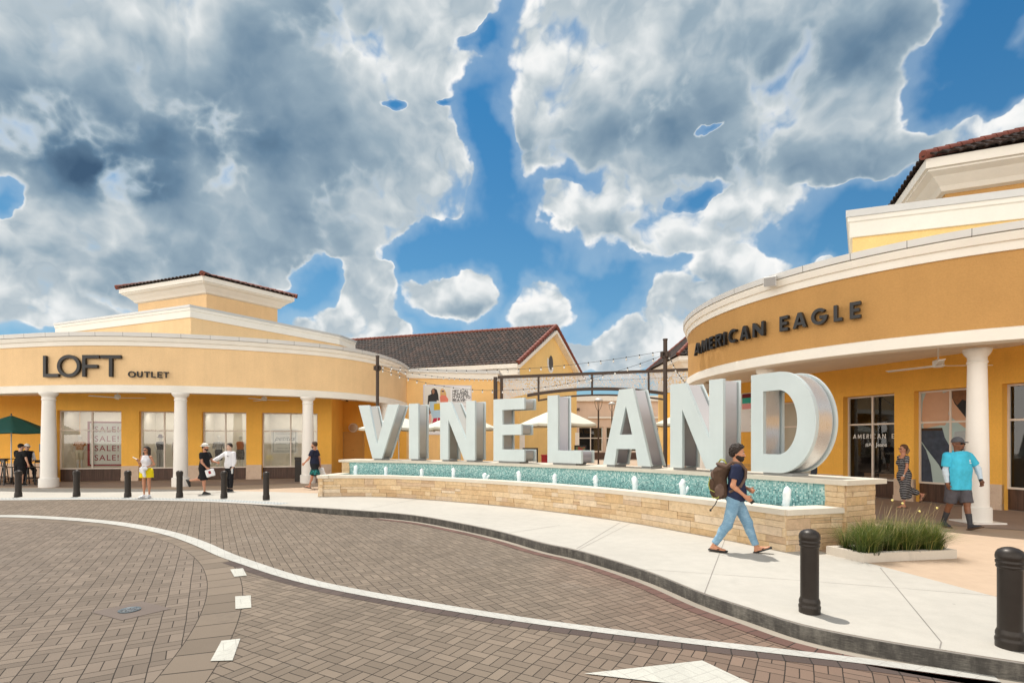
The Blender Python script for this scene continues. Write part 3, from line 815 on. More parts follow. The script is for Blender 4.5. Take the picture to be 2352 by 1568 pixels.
def parapet_box(parent, pts, z0, z1, band, closed=False, name='upper_wall', mw=None, cap=.12):
    """stepped-up wall with a cream band and metal coping"""
    mb = MB()
    for a, b in zip(pts[:-1], pts[1:]):
        mb.poly([(*a, z0), (*b, z0), (*b, z1 - band), (*a, z1 - band)])
    w = mb.build(name, mw, parent)
    def off(o):
        out = []
        for i in range(len(pts)):
            p1 = Vector((*pts[i], 0)); d1 = (p1 - Vector((*pts[i - 1], 0))).normalized() if i else None
            d2 = (Vector((*pts[i + 1], 0)) - p1).normalized() if i < len(pts) - 1 else None
            d1 = d1 or d2; d2 = d2 or d1
            n1 = Vector((d1.y, -d1.x, 0)); n2 = Vector((d2.y, -d2.x, 0)); m = n1 + n2; m = m / m.dot(n1)
            out.append((p1.x + m.x * o, p1.y + m.y * o))
        return out
    for nm, prof, mt in (('band', [(0, z1 - band), (.07, z1 - band), (.07, z1 - band * .45), (.12, z1 - band * .42), (.12, z1 - cap)], M_TRIM), ('coping', [(.10, z1 - cap), (.16, z1 - cap), (.16, z1), (-.25, z1)], M_CAPM)):
        mb = MB()
        for (o0, a0), (o1, a1) in zip(prof[:-1], prof[1:]):
            p, q = off(o0), off(o1)
            for i in range(len(pts) - 1): mb.poly([(*p[i], a0), (*p[i + 1], a0), (*q[i + 1], a1), (*q[i], a1)])
        mb.build(nm, mt, w)

def coping_mat():
    """grey metal coping with a seam every 1.1 m"""
    m, t, b = newmat('seamed_coping'); u, v, _ = t.xyz(t.uv())
    fr = t.m('FRACT', t.m('MULTIPLY', u, 1 / 1.05)); j = t.sstep(t.m('MINIMUM', fr, t.m('SUBTRACT', 1., fr)), .003, .011)
    n = t.noise(t.pos(), 2., 4.)
    setb(t, b, t.mix(j, (.2, .2, .19), t.mix(n, (.56, .555, .54), (.66, .655, .63))), .5, .15, t.bump(j, .5, .004)); return m
M_COPE = coping_mat()

def canopy(parent, path, zb, zt, trim_h, corn_h, cap_h, mw, ceil_poly, zceil):
    """curved arcade front: beam trim, stucco fascia, stepped cornice, coping; ceiling behind"""
    mb = MB(); mb.sweep(path, [(.0, zb + trim_h), (.0, zt - corn_h)]); mb.build('fascia', mw, parent)
    mb = MB(); mb.sweep(path, [(-.40, zceil - .02), (-.40, zb), (.05, zb), (.05, zb + trim_h * .9), (.0, zb + trim_h)]); mb.build('beam_trim', M_TRIM, parent)
    c = zt - corn_h
    mb = MB(); mb.sweep(path, [(0, c), (.04, c), (.05, c + corn_h * .30), (.05, c + corn_h * .34), (.10, c + corn_h * .36), (.14, c + corn_h * .62), (.14, zt - cap_h - .02), (.10, zt - cap_h - .02)]); mb.build('cornice', M_TRIM, parent)
    mb = MB(); mb.sweep(path, [(.10, zt - cap_h - .01), (.17, zt - cap_h), (.18, zt), (-.35, zt + .03)]); mb.build('coping', M_COPE, parent)
    mb = MB(); mb.poly([(x, y, zceil) for x, y in ceil_poly]); mb.build('ceiling', M_SOFF, parent)

def ray_line(u, p0, d):
    """distance s along the plan line p0 + s d hit by bearing u"""
    r = (u - U0) / F
    return -(p0[0] - r * p0[1]) / (d[0] - r * d[1])

# ================================================================== left store
LS = thing('outlet_store', 'pale gold curved storefront with white columns and a black four letter name above', 'building', (-15, 24, 0))
LS_INV = Matrix.Translation((15, -24, 0))
def adopt(root):
    """parts were built in world coordinates: keep them there under a moved Empty"""
    for ch in root.children: ch.matrix_parent_inverse = Matrix.Translation(root.location).inverted()
lf = [(-34, 27.5), (-29.5, 24.6), (-25.2, 22.75), (-21.2, 21.62), (-18.45, 21.05), (-17, 20.93), (-15.57, 20.97), (-13.6, 21.28), (-11.2, 22.05), (-9.05, 23.15), (-8.0, 24.0), (-7.15, 25.2), (-6.55, 26.7), (-6.25, 28.4), (-6.2, 30.72)]
lfs = spline(lf, .3)
WLN = (-19.4, 24.1), Vector((8.4, 1.9, 0)).normalized()              # window plane
REC = .28
nl_ = Vector((WLN[1].y, -WLN[1].x, 0))
def lw(s, o=0.): return (WLN[0][0] + WLN[1].x * s + nl_.x * o, WLN[0][1] + WLN[1].y * s + nl_.y * o)
sL = ray_line(126, WLN[0], WLN[1]); sR = ray_line(763, WLN[0], WLN[1])
p0, p1 = lw(sL, REC), lw(sR, REC)
canopy(LS, lfs, 3.80, 6.18, .30, .52, .16, M_STUC_L, [(-34, 36), (-34, 27.3)] + lfs + [(-6.2, 36)], 4.22)
WIN_L = [(139.5, 285.5), (325.5, 431), (468, 569), (604, 731)]
ops = []
for u0, u1 in WIN_L:
    a = ray_line(u0, WLN[0], WLN[1]) - sL; b = ray_line(u1, WLN[0], WLN[1]) - sL; ops.append((a, b, .0, 3.24))
mb = MB(); W, d, n, L = wall_open(mb, p0, p1, .0, 4.22, ops, REC)
# end return walls and the deeper recesses to both sides
mb.poly([(*p1, 0), (p1[0] - .9, 30.72, 0), (p1[0] - .9, 30.72, 4.22), (*p1, 4.22)])
mb.poly([(p0[0] - .35, 27.3, 0), (*p0, 0), (*p0, 4.22), (p0[0] - .35, 27.3, 4.22)])
mb.build('arcade_wall', M_STUC_W, LS)
mb = MB()
mb.poly([(-34, 27.3, 0), (p0[0] - .35, 27.3, 0), (p0[0] - .35, 27.3, 4.22), (-34, 27.3, 4.22)])
mb.build('recess_wall', M_STUC_W, LS); mb = MB()
mb.poly([(p1[0] - .9, 30.72, 0), (-6.2, 30.72, 0), (-6.2, 30.72, 4.22), (p1[0] - .9, 30.72, 4.22)])
mb.build('recess_wall', M_STUC_W, LS)
def base_run(parent, segs, h, name='stone_base'):
    for (a, b) in segs:
        mb = MB()
        dd = Vector((b[0] - a[0], b[1] - a[1], 0)).normalized(); nn = Vector((dd.y, -dd.x, 0))
        for z0, z1, o in ((0., .17, .07), (.17, h, .035)):
            q = [(a[0] + nn.x * o, a[1] + nn.y * o), (b[0] + nn.x * o, b[1] + nn.y * o), (b[0] - nn.x * .1, b[1] - nn.y * .1), (a[0] - nn.x * .1, a[1] - nn.y * .1)]
            mb.prism(q, z0, z1)
        mb.build(name, M_BASE, parent)
segs = []; cur = 0
for a, b, _, _ in ops:
    segs.append(((W(cur, 0).x, W(cur, 0).y), (W(a, 0).x, W(a, 0).y))); cur = b
segs.append(((W(cur, 0).x, W(cur, 0).y), (W(L, 0).x, W(L, 0).y)))
segs += [((-34, 27.3), (p0[0] - .45, 27.3)), ((p1[0] - .8, 30.72), (-10.55, 30.72)), ((-8.35, 30.72), (-6.2, 30.72))]
base_run(LS, segs, .70)
M_DISP = simple('display_wall', (.72, .66, .56), .9, var=.08)
for a, b, _, _ in ops:
    w = window(LS, W, a, b, .56, 3.24, REC, M_FRAME, M_GLASS_L, (.5,), (.665,))
    mb = MB(); q0, q1 = W(a, 0, REC - .03), W(b, 0, REC - .03)
    mb.poly([(q0.x, q0.y, .02), (q1.x, q1.y, .02), (q1.x, q1.y, .56), (q0.x, q0.y, .56)], uv=[(a, 0), (b, 0), (b, .4), (a, .4)]); mb.build('wood_panel', M_WOOD, LS)
    mb = MB(); A0, A1, B0, B1 = W(a, .5, REC), W(b, .5, REC), W(a, .5, REC + 1.5), W(b, .5, REC + 1.5)
    up = Vector((0, 0, 2.78))
    mb.poly([B0, B1, B1 + up, B0 + up]); mb.poly([A0, B0, B0 + up, A0 + up]); mb.poly([B1, A1, A1 + up, B1 + up]); mb.poly([A0, A1, B1, B0]); mb.poly([A0 + up, B0 + up, B1 + up, A1 + up])
    mb.build('display_bay', M_DISP, LS)
    # the shop's display spots are lit in the photograph
    la_ = bpy.data.lights.new('display_light', 'AREA'); la_.shape = 'RECTANGLE'; la_.size = (b - a) * .8; la_.size_y = .25; la_.energy = 13; la_.color = (1, .95, .86)
    lo_ = bpy.data.objects.new('display_light', la_); COL.objects.link(lo_); lo_.location = W((a + b) / 2, 3.20, REC + .55); lo_.rotation_euler = (R(22), 0, math.atan2(d.y, d.x))
LCOLS = [(112, 20.97), (415, 21.3), (707, 23.1), (885, 27.3)]
for u, y in LCOLS:
    x = (u - U0) / F * y; column(LS, x, y, 3.80, .255)
column(LS, -24.6, 23.3, 3.80, .255)
# door in the deep recess
mb = MB(); xa, xb = (790.6 - U0) / F * 30.7, (832.6 - U0) / F * 30.7
mb.box(((xa + xb) / 2, 30.70, 1.15), (xb - xa, .06, 2.30)); dr = mb.build('door', simple('ochre_door', (.66, .36, .10), .5, var=.05), LS)
mb = MB()
for q in ((xa - .06, 1.2, .10, 2.4), (xb + .06, 1.2, .10, 2.4)): mb.box((q[0], 30.69, q[1]), (q[2], .12, q[3]))
mb.box(((xa + xb) / 2, 30.685, 2.36), (xb - xa + .22, .12, .10)); mb.build('door_frame', simple('ochre_frame', (.62, .35, .11), .5, var=.05), dr)
mb = MB(); mb.box(((xa + xb) / 2, 30.665, 1.35), (.03, .02, .03)); mb.build('peephole', M_BLACK, dr)
# upper tiers
parapet_box(LS, [(-27.2, 31.2), (-16.6, 27.0), (-11.45, 34.5), (-11.0, 36.5)], 6.0, 8.86, .62, mw=M_STUC_L)
hip_tower(LS, [(-22.9, 32.0), (-17.45, 29.85), (-14.95, 33.3), (-20.4, 35.5)], 8.0, 10.30, .62, .78, 12.1, M_STUC_L)
# straight lower wing to the right
mb = MB(); mb.poly([(-6.2, 30.72, 0), (-.95, 31.55, 0), (-.95, 31.55, 5.7), (-6.2, 30.72, 5.7)]); mb.poly([(-.95, 31.55, 0), (-.6, 36, 0), (-.6, 36, 5.7), (-.95, 31.55, 5.7)]); mb.build('wing_wall', M_STUC_G, LS)
wp = [(-6.25, 30.71), (-.93, 31.55), (-.58, 36)]
parapet_box(LS, wp, 5.55, 6.12, .56, name='wing_cornice', mw=M_STUC_G, cap=.2)
base_run(LS, [((-6.2, 30.72), (-.95, 31.55))], .55)
mb = MB(); mb.poly([(-34, 27.3, 6.0), (-25, 22.9, 6.0), (-17, 21.1, 6.0), (-9, 23.3, 6.0), (-6.3, 28.4, 6.0), (-6.2, 36, 6.0), (-34, 36, 6.0)]); mb.build('flat_roof', simple('roof_membrane', (.5, .5, .48)), LS)
LW_ = W
adopt(LS)

# ================================================================== right store
RS = thing('clothing_store', 'deep gold rounded storefront with a two word black name on its tall curved fascia', 'building', (14, 16, 0))
RC, RR = (13.9, 17.3), 7.65
rf = [(RC[0] + RR * math.cos(a), RC[1] + RR * math.sin(a)) for a in np.linspace(R(118), R(275), 90)]
rf2 = [(RC[0] + RR * math.cos(R(275)) + k * math.cos(R(5)), RC[1] + RR * math.sin(R(275)) + k * math.sin(R(5))) for k in (1, 2.5, 5, 9)]
rpath = rf + rf2
AW = (11.57, 17.93), Vector((.373, -.928, 0)).normalized()           # window plane
na = Vector((AW[1].y, -AW[1].x, 0))
def aw(s, o=0.): return (AW[0][0] + AW[1].x * s + na.x * o, AW[0][1] + AW[1].y * s + na.y * o)
RECA = .30
q0, q1 = aw(-9.5, RECA), aw(11.5, RECA)
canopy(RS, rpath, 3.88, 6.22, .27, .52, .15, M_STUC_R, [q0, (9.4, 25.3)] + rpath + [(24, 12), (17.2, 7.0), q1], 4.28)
opsA = [(s + 9.5, s + 9.5 + 1.66, .0, 3.33) for s in (-2.62, 0., 2.22, 4.36, 6.55)]
mb = MB(); WA, dA, nA, LA_ = wall_open(mb, q0, q1, 0., 4.28, opsA, RECA); mb.build('arcade_wall', M_STUC_W, RS)
segs = []; cur = 0
for a, b, _, _ in opsA:
    segs.append((tuple(WA(cur, 0))[:2], tuple(WA(a, 0))[:2])); cur = b
segs.append((tuple(WA(cur, 0))[:2], tuple(WA(LA_, 0))[:2]))
base_run(RS, segs, .68)
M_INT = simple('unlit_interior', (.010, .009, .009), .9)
for k, (a, b, _, _) in enumerate(opsA):
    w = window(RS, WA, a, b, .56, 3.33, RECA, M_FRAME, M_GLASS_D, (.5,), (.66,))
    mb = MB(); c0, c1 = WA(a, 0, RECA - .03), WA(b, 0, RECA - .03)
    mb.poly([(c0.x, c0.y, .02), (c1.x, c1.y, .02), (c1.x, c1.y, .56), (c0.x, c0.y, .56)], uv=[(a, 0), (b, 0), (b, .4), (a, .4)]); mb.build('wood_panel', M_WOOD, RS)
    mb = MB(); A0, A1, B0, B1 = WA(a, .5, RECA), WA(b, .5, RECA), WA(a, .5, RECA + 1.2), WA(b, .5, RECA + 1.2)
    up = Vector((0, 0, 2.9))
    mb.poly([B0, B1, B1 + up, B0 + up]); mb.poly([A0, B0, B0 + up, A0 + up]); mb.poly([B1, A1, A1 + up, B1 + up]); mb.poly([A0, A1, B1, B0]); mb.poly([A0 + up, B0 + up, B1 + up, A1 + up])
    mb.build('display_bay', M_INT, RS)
RCOLS = [(2244.5, 11.69), (1758, 15.0), (1615, 18.9)]
for u, y in RCOLS:
    column(RS, (u - U0) / F * y, y, 3.88, .205)
xx, yy = (2244.5 - U0) / F * 11.69, 11.69
mb = MB(); mb.prism([(xx - .36, yy - .33), (xx + .36, yy - .33), (xx + .36, yy + .33), (xx - .36, yy + .33)], .005, .04); mb.build('column_pad', M_COLUMN, RS)
parapet_box(RS, [(13.6, 20.7), (10.1, 15.5), (13.9, 14.17), (22, 11.33)], 6.0, 8.63, .78, mw=M_STUC_F, cap=.20)
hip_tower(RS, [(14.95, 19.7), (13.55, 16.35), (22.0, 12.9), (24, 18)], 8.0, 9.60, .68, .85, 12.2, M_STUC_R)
mb = MB(); mb.poly([(x, y, 6.0) for x, y in rf] + [(24, 12, 6.0), (24, 26, 6.0)]); mb.build('flat_roof', simple('roof_membrane', (.5, .5, .48)), RS)
# far return of the rounded front
e0 = rf[0]
mb = MB(); mb.poly([(e0[0] + 4, e0[1] + 2, 4.1), (*e0, 4.1), (*e0, 6.1), (e0[0] + 4, e0[1] + 2, 6.1)][::-1]); mb.build('return_wall', M_STUC_R, RS)
adopt(RS)

# arcade paving under both canopies (brown), 8 mm above the plaza sheet
mb = MB()
mb.poly([(x, y, .008) for x, y in [(-34, 27.2), (-29.3, 24.2)] + [(p[0], p[1] - .15) for p in lfs[8:]] + [(-6.2, 30.7), (p1[0], 30.7), (p1[0], p1[1]), (p0[0], p0[1]), (p0[0] - .3, 27.2)]])
a1 = mb.build('arcade_paving', M_ARCADE); tag(a1, kind='structure')
mb = MB()
arc_ = [(9.4, 25.0)] + [(RC[0] + (RR - .15) * math.cos(a), RC[1] + (RR - .15) * math.sin(a)) for a in np.linspace(R(150), R(275), 40)] + [(18, 9.5)]
wl_ = [aw(k, .2) for k in np.linspace(-9, 11.3, len(arc_))]
mb.grid([[(x, y, .008) for x, y in arc_], [(x, y, .008) for x, y in wl_]], None, 0, False)
a2 = mb.build('arcade_paving', M_ARCADE); tag(a2, kind='structure')

# ================================================================== gabled hall behind
GB = thing('gabled_hall', 'yellow hall with a brown tiled gable roof and an oval vent behind the lettering', 'building', (1, 38, 0))
gl, gr, gp = Vector((.50, 36, 0)), Vector((5.45, 44, 0)), Vector((3.05, 40, 0))
rd = Vector((-18.4, 5.9, 0)).normalized()
ZE, ZR = 7.30, 10.35
mb = MB(); ll = gl + rd * 26
mb.poly([(ll.x, ll.y, 0), (gl.x, gl.y, 0), (gl.x, gl.y, ZE), (ll.x, ll.y, ZE)])
mb.poly([(gl.x, gl.y, 0), (gr.x, gr.y, 0), (gr.x, gr.y, ZE), (gp.x, gp.y, ZR - .2), (gl.x, gl.y, ZE)])
mb.build('wall', M_STUC_F, GB)
gd = (gr - gl).normalized(); gn = Vector((gd.y, -gd.x, 0))
E0 = gl - gd * .75; E1 = gr + gd * .75
slope = (ZR - ZE) / ((gp - gl).length)
ze = ZE - .75 * slope + .25
o = gn * .35
mb = MB(); tile_patch(mb, E0 + o + rd * 26 + Vector((0, 0, ze)), E0 + o + Vector((0, 0, ze)), gp + o + Vector((0, 0, ZR + .2)), gp + o + rd * 26 + Vector((0, 0, ZR + .2)))
tile_patch(mb, E1 + o + Vector((0, 0, ze)), E1 + o + rd * 26 + Vector((0, 0, ze)), gp + o + rd * 26 + Vector((0, 0, ZR + .2)), gp + o + Vector((0, 0, ZR + .2)))
rfo = mb.build('roof', M_TILE, GB)
mb = MB(); cap_tiles(mb, E0 + o + Vector((0, 0, ze + .1)), gp + o + Vector((0, 0, ZR + .32)), .15); cap_tiles(mb, E1 + o + Vector((0, 0, ze + .1)), gp + o + Vector((0, 0, ZR + .32)), .15)
cap_tiles(mb, gp + o + Vector((0, 0, ZR + .3)), gp + o + rd * 26 + Vector((0, 0, ZR + .3)), .13); mb.build('ridge_cap', M_RIDGE, rfo)
mb = MB()
z0_ = ze - .30
mb.bar(E0 + o * .9 + Vector((0, 0, ze - .12)), E0 + rd * 26 + Vector((0, 0, ze - .12)), .10, .30)
mb.bar(gl - gd * .42 + o * .6 + Vector((0, 0, ze - .50)), gl - gd * .42 + rd * 26 + Vector((0, 0, ze - .50)), .55, .42)
mb.bar(gl - gd * .16 + o * .4 + Vector((0, 0, ze - .82)), gl - gd * .16 + rd * 26 + Vector((0, 0, ze - .82)), .24, .24)
for a, b in ((E0, gp), (E1, gp)):
    A = Vector(a) + gn * .2 + Vector((0, 0, ze - .22)); B = Vector(b) + gn * .2 + Vector((0, 0, ZR - .15)); mb.bar(A, B, .22, .50, up=tuple(gn))
mb.build('cornice', M_TRIM, GB)
vc = gl.lerp(gr, .49) + gn * .04
mb = MB()
ov = [(vc + gd * (math.cos(a) * .55) + Vector((0, 0, ZE + .55 + math.sin(a) * .78))) for a in np.linspace(0, 2 * PI, 24, endpoint=False)]
mb.poly(ov); vt = mb.build('oval_vent', M_WHITEP, GB)
mb = MB(); ov = [(vc + gn * .03 + gd * (math.cos(a) * .34) + Vector((0, 0, ZE + .55 + math.sin(a) * .55))) for a in np.linspace(0, 2 * PI, 24, endpoint=False)]
mb.poly(ov); mb.build('louvre', simple('dark_louvre', (.08, .075, .07)), vt)
M_PBASE = simple('brown_base', (.09, .06, .045))
for k in (.02, .52, .98):
    q = gl.lerp(gr, k) + gn * .08
    mb = MB(); mb.bar(q + Vector((0, 0, 1.3)), q + Vector((0, 0, 2.6)), .42, .14); pl_ = mb.build('pilaster', M_WHITEP, GB)
    mb = MB(); mb.bar(q, q + Vector((0, 0, 1.3)), .5, .16); mb.build('base', M_PBASE, pl_)
adopt(GB)

# ================================================================== beige store at the back
BS = thing('beige_store', 'beige flat roofed store with dark shop windows seen under the steel arch', 'building', (10, 55, 0))
mb = MB()
opsB = [(2.0, 4.6, .8, 3.4), (4.9, 11.5, .8, 3.4), (12.5, 17.0, .8, 3.4)]
WB, dB, nB, LB = wall_open(mb, (5.0, 55), (26, 55), 0, 6.1, opsB, .25); mb.build('wall', M_STUC_B, BS)
mb = MB(); mb.box((15.5, 54.85, 6.38), (21, .5, .56)); mb.box((15.5, 54.9, 4.38), (15, .3, .16)); mb.build('cornice', M_TRIM, BS)
for a, b, z0, z1 in opsB:
    w = window(BS, WB, a, b, z0, z1, .25, M_FRAME, M_GLASS_D, (.5,), (.55,), .09)
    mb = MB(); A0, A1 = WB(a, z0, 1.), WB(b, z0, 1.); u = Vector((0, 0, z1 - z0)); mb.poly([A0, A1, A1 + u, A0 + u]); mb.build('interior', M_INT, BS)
mb = MB(); mb.box((15.5, 54.93, .35), (20.9, .12, .70)); mb.build('base', simple('brown_store_base', (.10, .055, .04)), BS)
adopt(BS)
# tiled house behind the right store
TB = thing('tiled_tower', 'small tiled tower house peeking out left of the rounded gold fascia', 'building', (14, 35, 0))
hip_tower(TB, [(11.75, 42), (11.75, 35.3), (19, 33.5), (19, 42)], 0, 6.7, .62, .85, 11.5, M_STUC_F)
adopt(TB)
# ================================================================== lettering helpers
def curve_mesh(polys, depth, inset=0., name='glyph'):
    """filled outlines (list of closed polylines, holes included) extruded `depth` along +z from 0"""
    cu = bpy.data.curves.new(name, 'CURVE'); cu.dimensions = '2D'; cu.fill_mode = 'BOTH'
    for p in polys:
        sp = cu.splines.new('POLY'); sp.points.add(len(p) - 1)
        for i, q in enumerate(p): sp.points[i].co = (q[0], q[1], 0, 1)
        sp.use_cyclic_u = True
    cu.extrude = depth / 2; cu.offset = inset
    o = bpy.data.objects.new(name, cu); COL.objects.link(o)
    dg = bpy.context.evaluated_depsgraph_get(); dg.update()
    me = bpy.data.meshes.new_from_object(o.evaluated_get(dg))
    bpy.data.objects.remove(o); bpy.data.curves.remove(cu)
    me.transform(Matrix.Translation((0, 0, depth / 2)))
    return me

def text_mesh(txt, size, depth=.0, bold=0., spacing=1., shear=0., align='LEFT'):
    cu = bpy.data.curves.new('text', 'FONT'); cu.body = txt; cu.size = size; cu.extrude = depth / 2; cu.offset = bold
    cu.space_character = spacing; cu.shear = shear; cu.align_x = align; cu.resolution_u = 3
    o = bpy.data.objects.new('text', cu); COL.objects.link(o)
    dg = bpy.context.evaluated_depsgraph_get(); dg.update()
    me = bpy.data.meshes.new_from_object(o.evaluated_get(dg))
    bpy.data.objects.remove(o); bpy.data.curves.remove(cu)
    return me

def frame_m(origin, x, z=(0, 0, 1)):
    """local x along `x`, local y up, local z out (to the right-hand side x cross up)"""
    x = Vector(x).normalized(); y = Vector(z).normalized(); n = x.cross(y)
    M = Matrix((x, y, n)).transposed().to_4x4(); M.translation = Vector(origin)
    return M

def arc(cx, cy, rx, ry, a0, a1, n=20):
    return [(cx + rx * math.cos(R(a0 + (a1 - a0) * k / n)), cy + ry * math.sin(R(a0 + (a1 - a0) * k / n))) for k in range(n + 1)]

def glyph(ch, w, t, h=1.):
    """outline polygons of a sans capital, height 1 (scaled by h), width w, stroke t"""
    if ch == 'I': P_ = [[(0, 0), (t, 0), (t, 1), (0, 1)]]
    elif ch == 'L': P_ = [[(0, 0), (w, 0), (w, t), (t, t), (t, 1), (0, 1)]]
    elif ch == 'E':
        m = .5
        P_ = [[(0, 0), (w, 0), (w, t), (t, t), (t, m - t * .48), (w * .9, m - t * .48), (w * .9, m + t * .48), (t, m + t * .48), (t, 1 - t), (w, 1 - t), (w, 1), (0, 1)]]
    elif ch == 'F': P_ = [[(0, 0), (t, 0), (t, .48 - t * .5), (w * .9, .48 - t * .5), (w * .9, .48 + t * .5), (t, .48 + t * .5), (t, 1 - t), (w, 1 - t), (w, 1), (0, 1)]]
    elif ch == 'T': P_ = [[(w / 2 - t / 2, 0), (w / 2 + t / 2, 0), (w / 2 + t / 2, 1 - t), (w, 1 - t), (w, 1), (0, 1), (0, 1 - t), (w / 2 - t / 2, 1 - t)]]
    elif ch == 'N': P_ = [[(0, 0), (t, 0), (t, 1 - 1.9 * t if t > .15 else .72), (w - t, 0), (w, 0), (w, 1), (w - t, 1), (w - t, 1.9 * t if t > .15 else .28), (t, 1), (0, 1)]]
    elif ch == 'A':
        k = t * 1.08; top = t * .62
        xl = lambda y: (w / 2 - top) * y
        P_ = [[(0, 0), (k, 0), (k + (w / 2 - k) * .0 + xl(.2), .2), (w - k - xl(.2), .2), (w - k, 0), (w, 0), (w / 2 + top, 1), (w / 2 - top, 1)],
              [(k + xl(.2 + t * .85), .2 + t * .85), (w - k - xl(.2 + t * .85), .2 + t * .85), (w / 2, min(.95, (w / 2 - k) / (w / 2 - top)))]]
    elif ch == 'M': P_ = [[(0, 0), (t, 0), (t * 1.35, .66), (w / 2 - t * .18, .02), (w / 2 + t * .18, .02), (w - t * 1.35, .66), (w - t, 0), (w, 0), (w - t * .55, 1), (w - t * 1.5, 1), (w / 2, .36), (t * 1.5, 1), (t * .55, 1)]]
    elif ch == 'R':
        ro = .27
        P_ = [[(0, 0), (t, 0), (t, .44), (w * .42, .44), (w - t * 1.1, 0), (w, 0), (w * .66, .46)] + arc(w - ro, 1 - ro, ro, ro, -60, 90, 14) + [(0, 1)],
              [(t, .44 + t * .8), (t, 1 - t)] + arc(w - ro, 1 - ro, ro - t, ro - t, 90, -80, 14)]
    elif ch == 'O': P_ = [arc(w / 2, .5, w / 2, .52, 0, 360, 48)[:-1], arc(w / 2, .5, w / 2 - t, .52 - t, 360, 0, 48)[:-1]]
    elif ch == 'C': P_ = [arc(w * .55, .5, w * .55, .52, 48, 312, 36) + arc(w * .55, .5, w * .55 - t, .52 - t, 308, 52, 36)]
    elif ch == 'G': P_ = [arc(w * .5, .5, w * .5, .52, 42, 354, 40) + [(w * .99, .54), (w * .52, .54), (w * .52, .54 - t * .95), (w * .5 + (w * .5 - t) * .97, .54 - t * .95)] + arc(w * .5, .5, w * .5 - t, .52 - t, 335, 46, 36)]
    elif ch == 'U': P_ = [[(0, 1)] + [(0, w / 2)] + arc(w / 2, w / 2, w / 2, w / 2, 180, 360, 20)[1:] + [(w, 1), (w - t, 1)] + arc(w / 2, w / 2, w / 2 - t, w / 2 - t, 360, 180, 20) + [(t, 1)]]
    return [[(x * h, y * h) for x, y in p] for p in P_]

def place(me, name, M, m, parent, bevel=0.):
    me.transform(M); me.materials.clear(); me.materials.append(m)
    o = link(name, me, parent, bevel)
    return o

def arc_sign(root, letters, path_xy, z, h, t, depth, m, gap, start, off, spans):
    """raised letters standing off a curved wall, one part per letter.  letters: string, widths dict"""
    L = [0.]
    for i in range(1, len(path_xy)): L.append(L[-1] + math.dist(path_xy[i], path_xy[i - 1]))
    a = np.array(path_xy)
    def at(s): return np.array((np.interp(s, L, a[:, 0]), np.interp(s, L, a[:, 1])))
    s = start
    for ch in letters:
        if ch == ' ': s += gap * 3.4; continue
        w = spans[ch] * h
        p = at(s); q = at(s + w); d = (q - p); n = Vector((d[1], -d[0], 0)).normalized()
        me = curve_mesh(glyph(ch, spans[ch], t, h), depth)
        M = frame_m(Vector((*p, z)) + n * off, (d[0], d[1], 0))
        place(me, 'letter', M, m, root)
        s += w + gap

def s_at(path, u):
    """arc length where a curved wall crosses bearing u (first crossing)"""
    L = 0.; r = (u - U0) / F
    for i in range(1, len(path)):
        f0 = path[i - 1][0] - r * path[i - 1][1]; f1 = path[i][0] - r * path[i][1]
        l = math.dist(path[i], path[i - 1])
        if f0 <= 0 < f1: return L + l * (-f0 / (f1 - f0))
        L += l
    return L

# store signs
fw_ = {'A': .86, 'M': .98, 'E': .56, 'R': .62, 'I': .19, 'C': .78, 'N': .80, 'G': .98, 'L': .50, 'O': 1.02, 'F': .62, 'T': .84, 'U': .78}
sg = thing('store_sign', 'raised black two word store name on the curved gold fascia', 'sign', (7, 14, 4.5))
pr = [p for p in rpath if p[1] < 18.5]
# positions measured on the fascia, letter by letter
AE = [('A', 1604.4, 1617.5), ('M', 1620.6, 1635.5), ('E', 1639, 1648), ('R', 1653.7, 1667.5), ('I', 1671.7, 1676.6), ('C', 1682.9, 1702), ('A', 1708.8, 1729.5), ('N', 1737.6, 1763.5), ('E', 1798.8, 1817.9), ('A', 1828.3, 1860), ('G', 1869.7, 1906.8), ('L', 1920.5, 1939.9), ('E', 1956.5, 1981.3)]
AEv = [(814.5, 783), (808, 775), (802, 768.4), (796.5, 765.9), (793, 759), (789, 753), (784, 747), (775, 739), (766, 726), (760, 720), (752.6, 712), (747, 705), (741.4, 697.5)]
zz_ = []
Lr = [0.]
for i in range(1, len(pr)): Lr.append(Lr[-1] + math.dist(pr[i], pr[i - 1]))
par = np.array(pr)
def at_r(s): return np.array((np.interp(s, Lr, par[:, 0]), np.interp(s, Lr, par[:, 1])))
info = []
for (ch, ua, ub), (vb, vt) in zip(AE, AEv):
    s0, s1 = s_at(pr, ua), s_at(pr, ub); p, q = at_r(s0), at_r(s1)
    info.append((ch, p, q, CAM_H + (V0 - vb) / F * p[1], CAM_H + (V0 - vt) / F * q[1]))
hz = float(np.median([b - a for *_, a, b in info])); zb_ = float(np.median([a for *_, a, b in info]))
print('AE sign', hz, zb_, [round(float(b - a), 2) for *_, a, b in info], [round(float(np.hypot(*(q - p))), 2) for _, p, q, *_ in info])
for ch, p, q, _, _ in info:
    d = q - p; w = float(np.hypot(*d)); n = Vector((d[1], -d[0], 0)).normalized()
    me = curve_mesh(glyph(ch, w / hz, .2, hz), .10)
    place(me, 'letter', frame_m(Vector((*p, zb_)) + n * .06, (d[0], d[1], 0)), M_BLACK, sg)
adopt(sg)
sg = thing('store_sign', 'raised thin black store name with a small second word on the pale curved fascia', 'sign', (-15, 21, 4.4))
pl_path = [p for p in lfs]
Ll = [0.]
for i in range(1, len(lfs)): Ll.append(Ll[-1] + math.dist(lfs[i], lfs[i - 1]))
la = np.array(lfs)
def at_l(s): return np.array((np.interp(s, Ll, la[:, 0]), np.interp(s, Ll, la[:, 1])))
def zx1(x): return x * .2
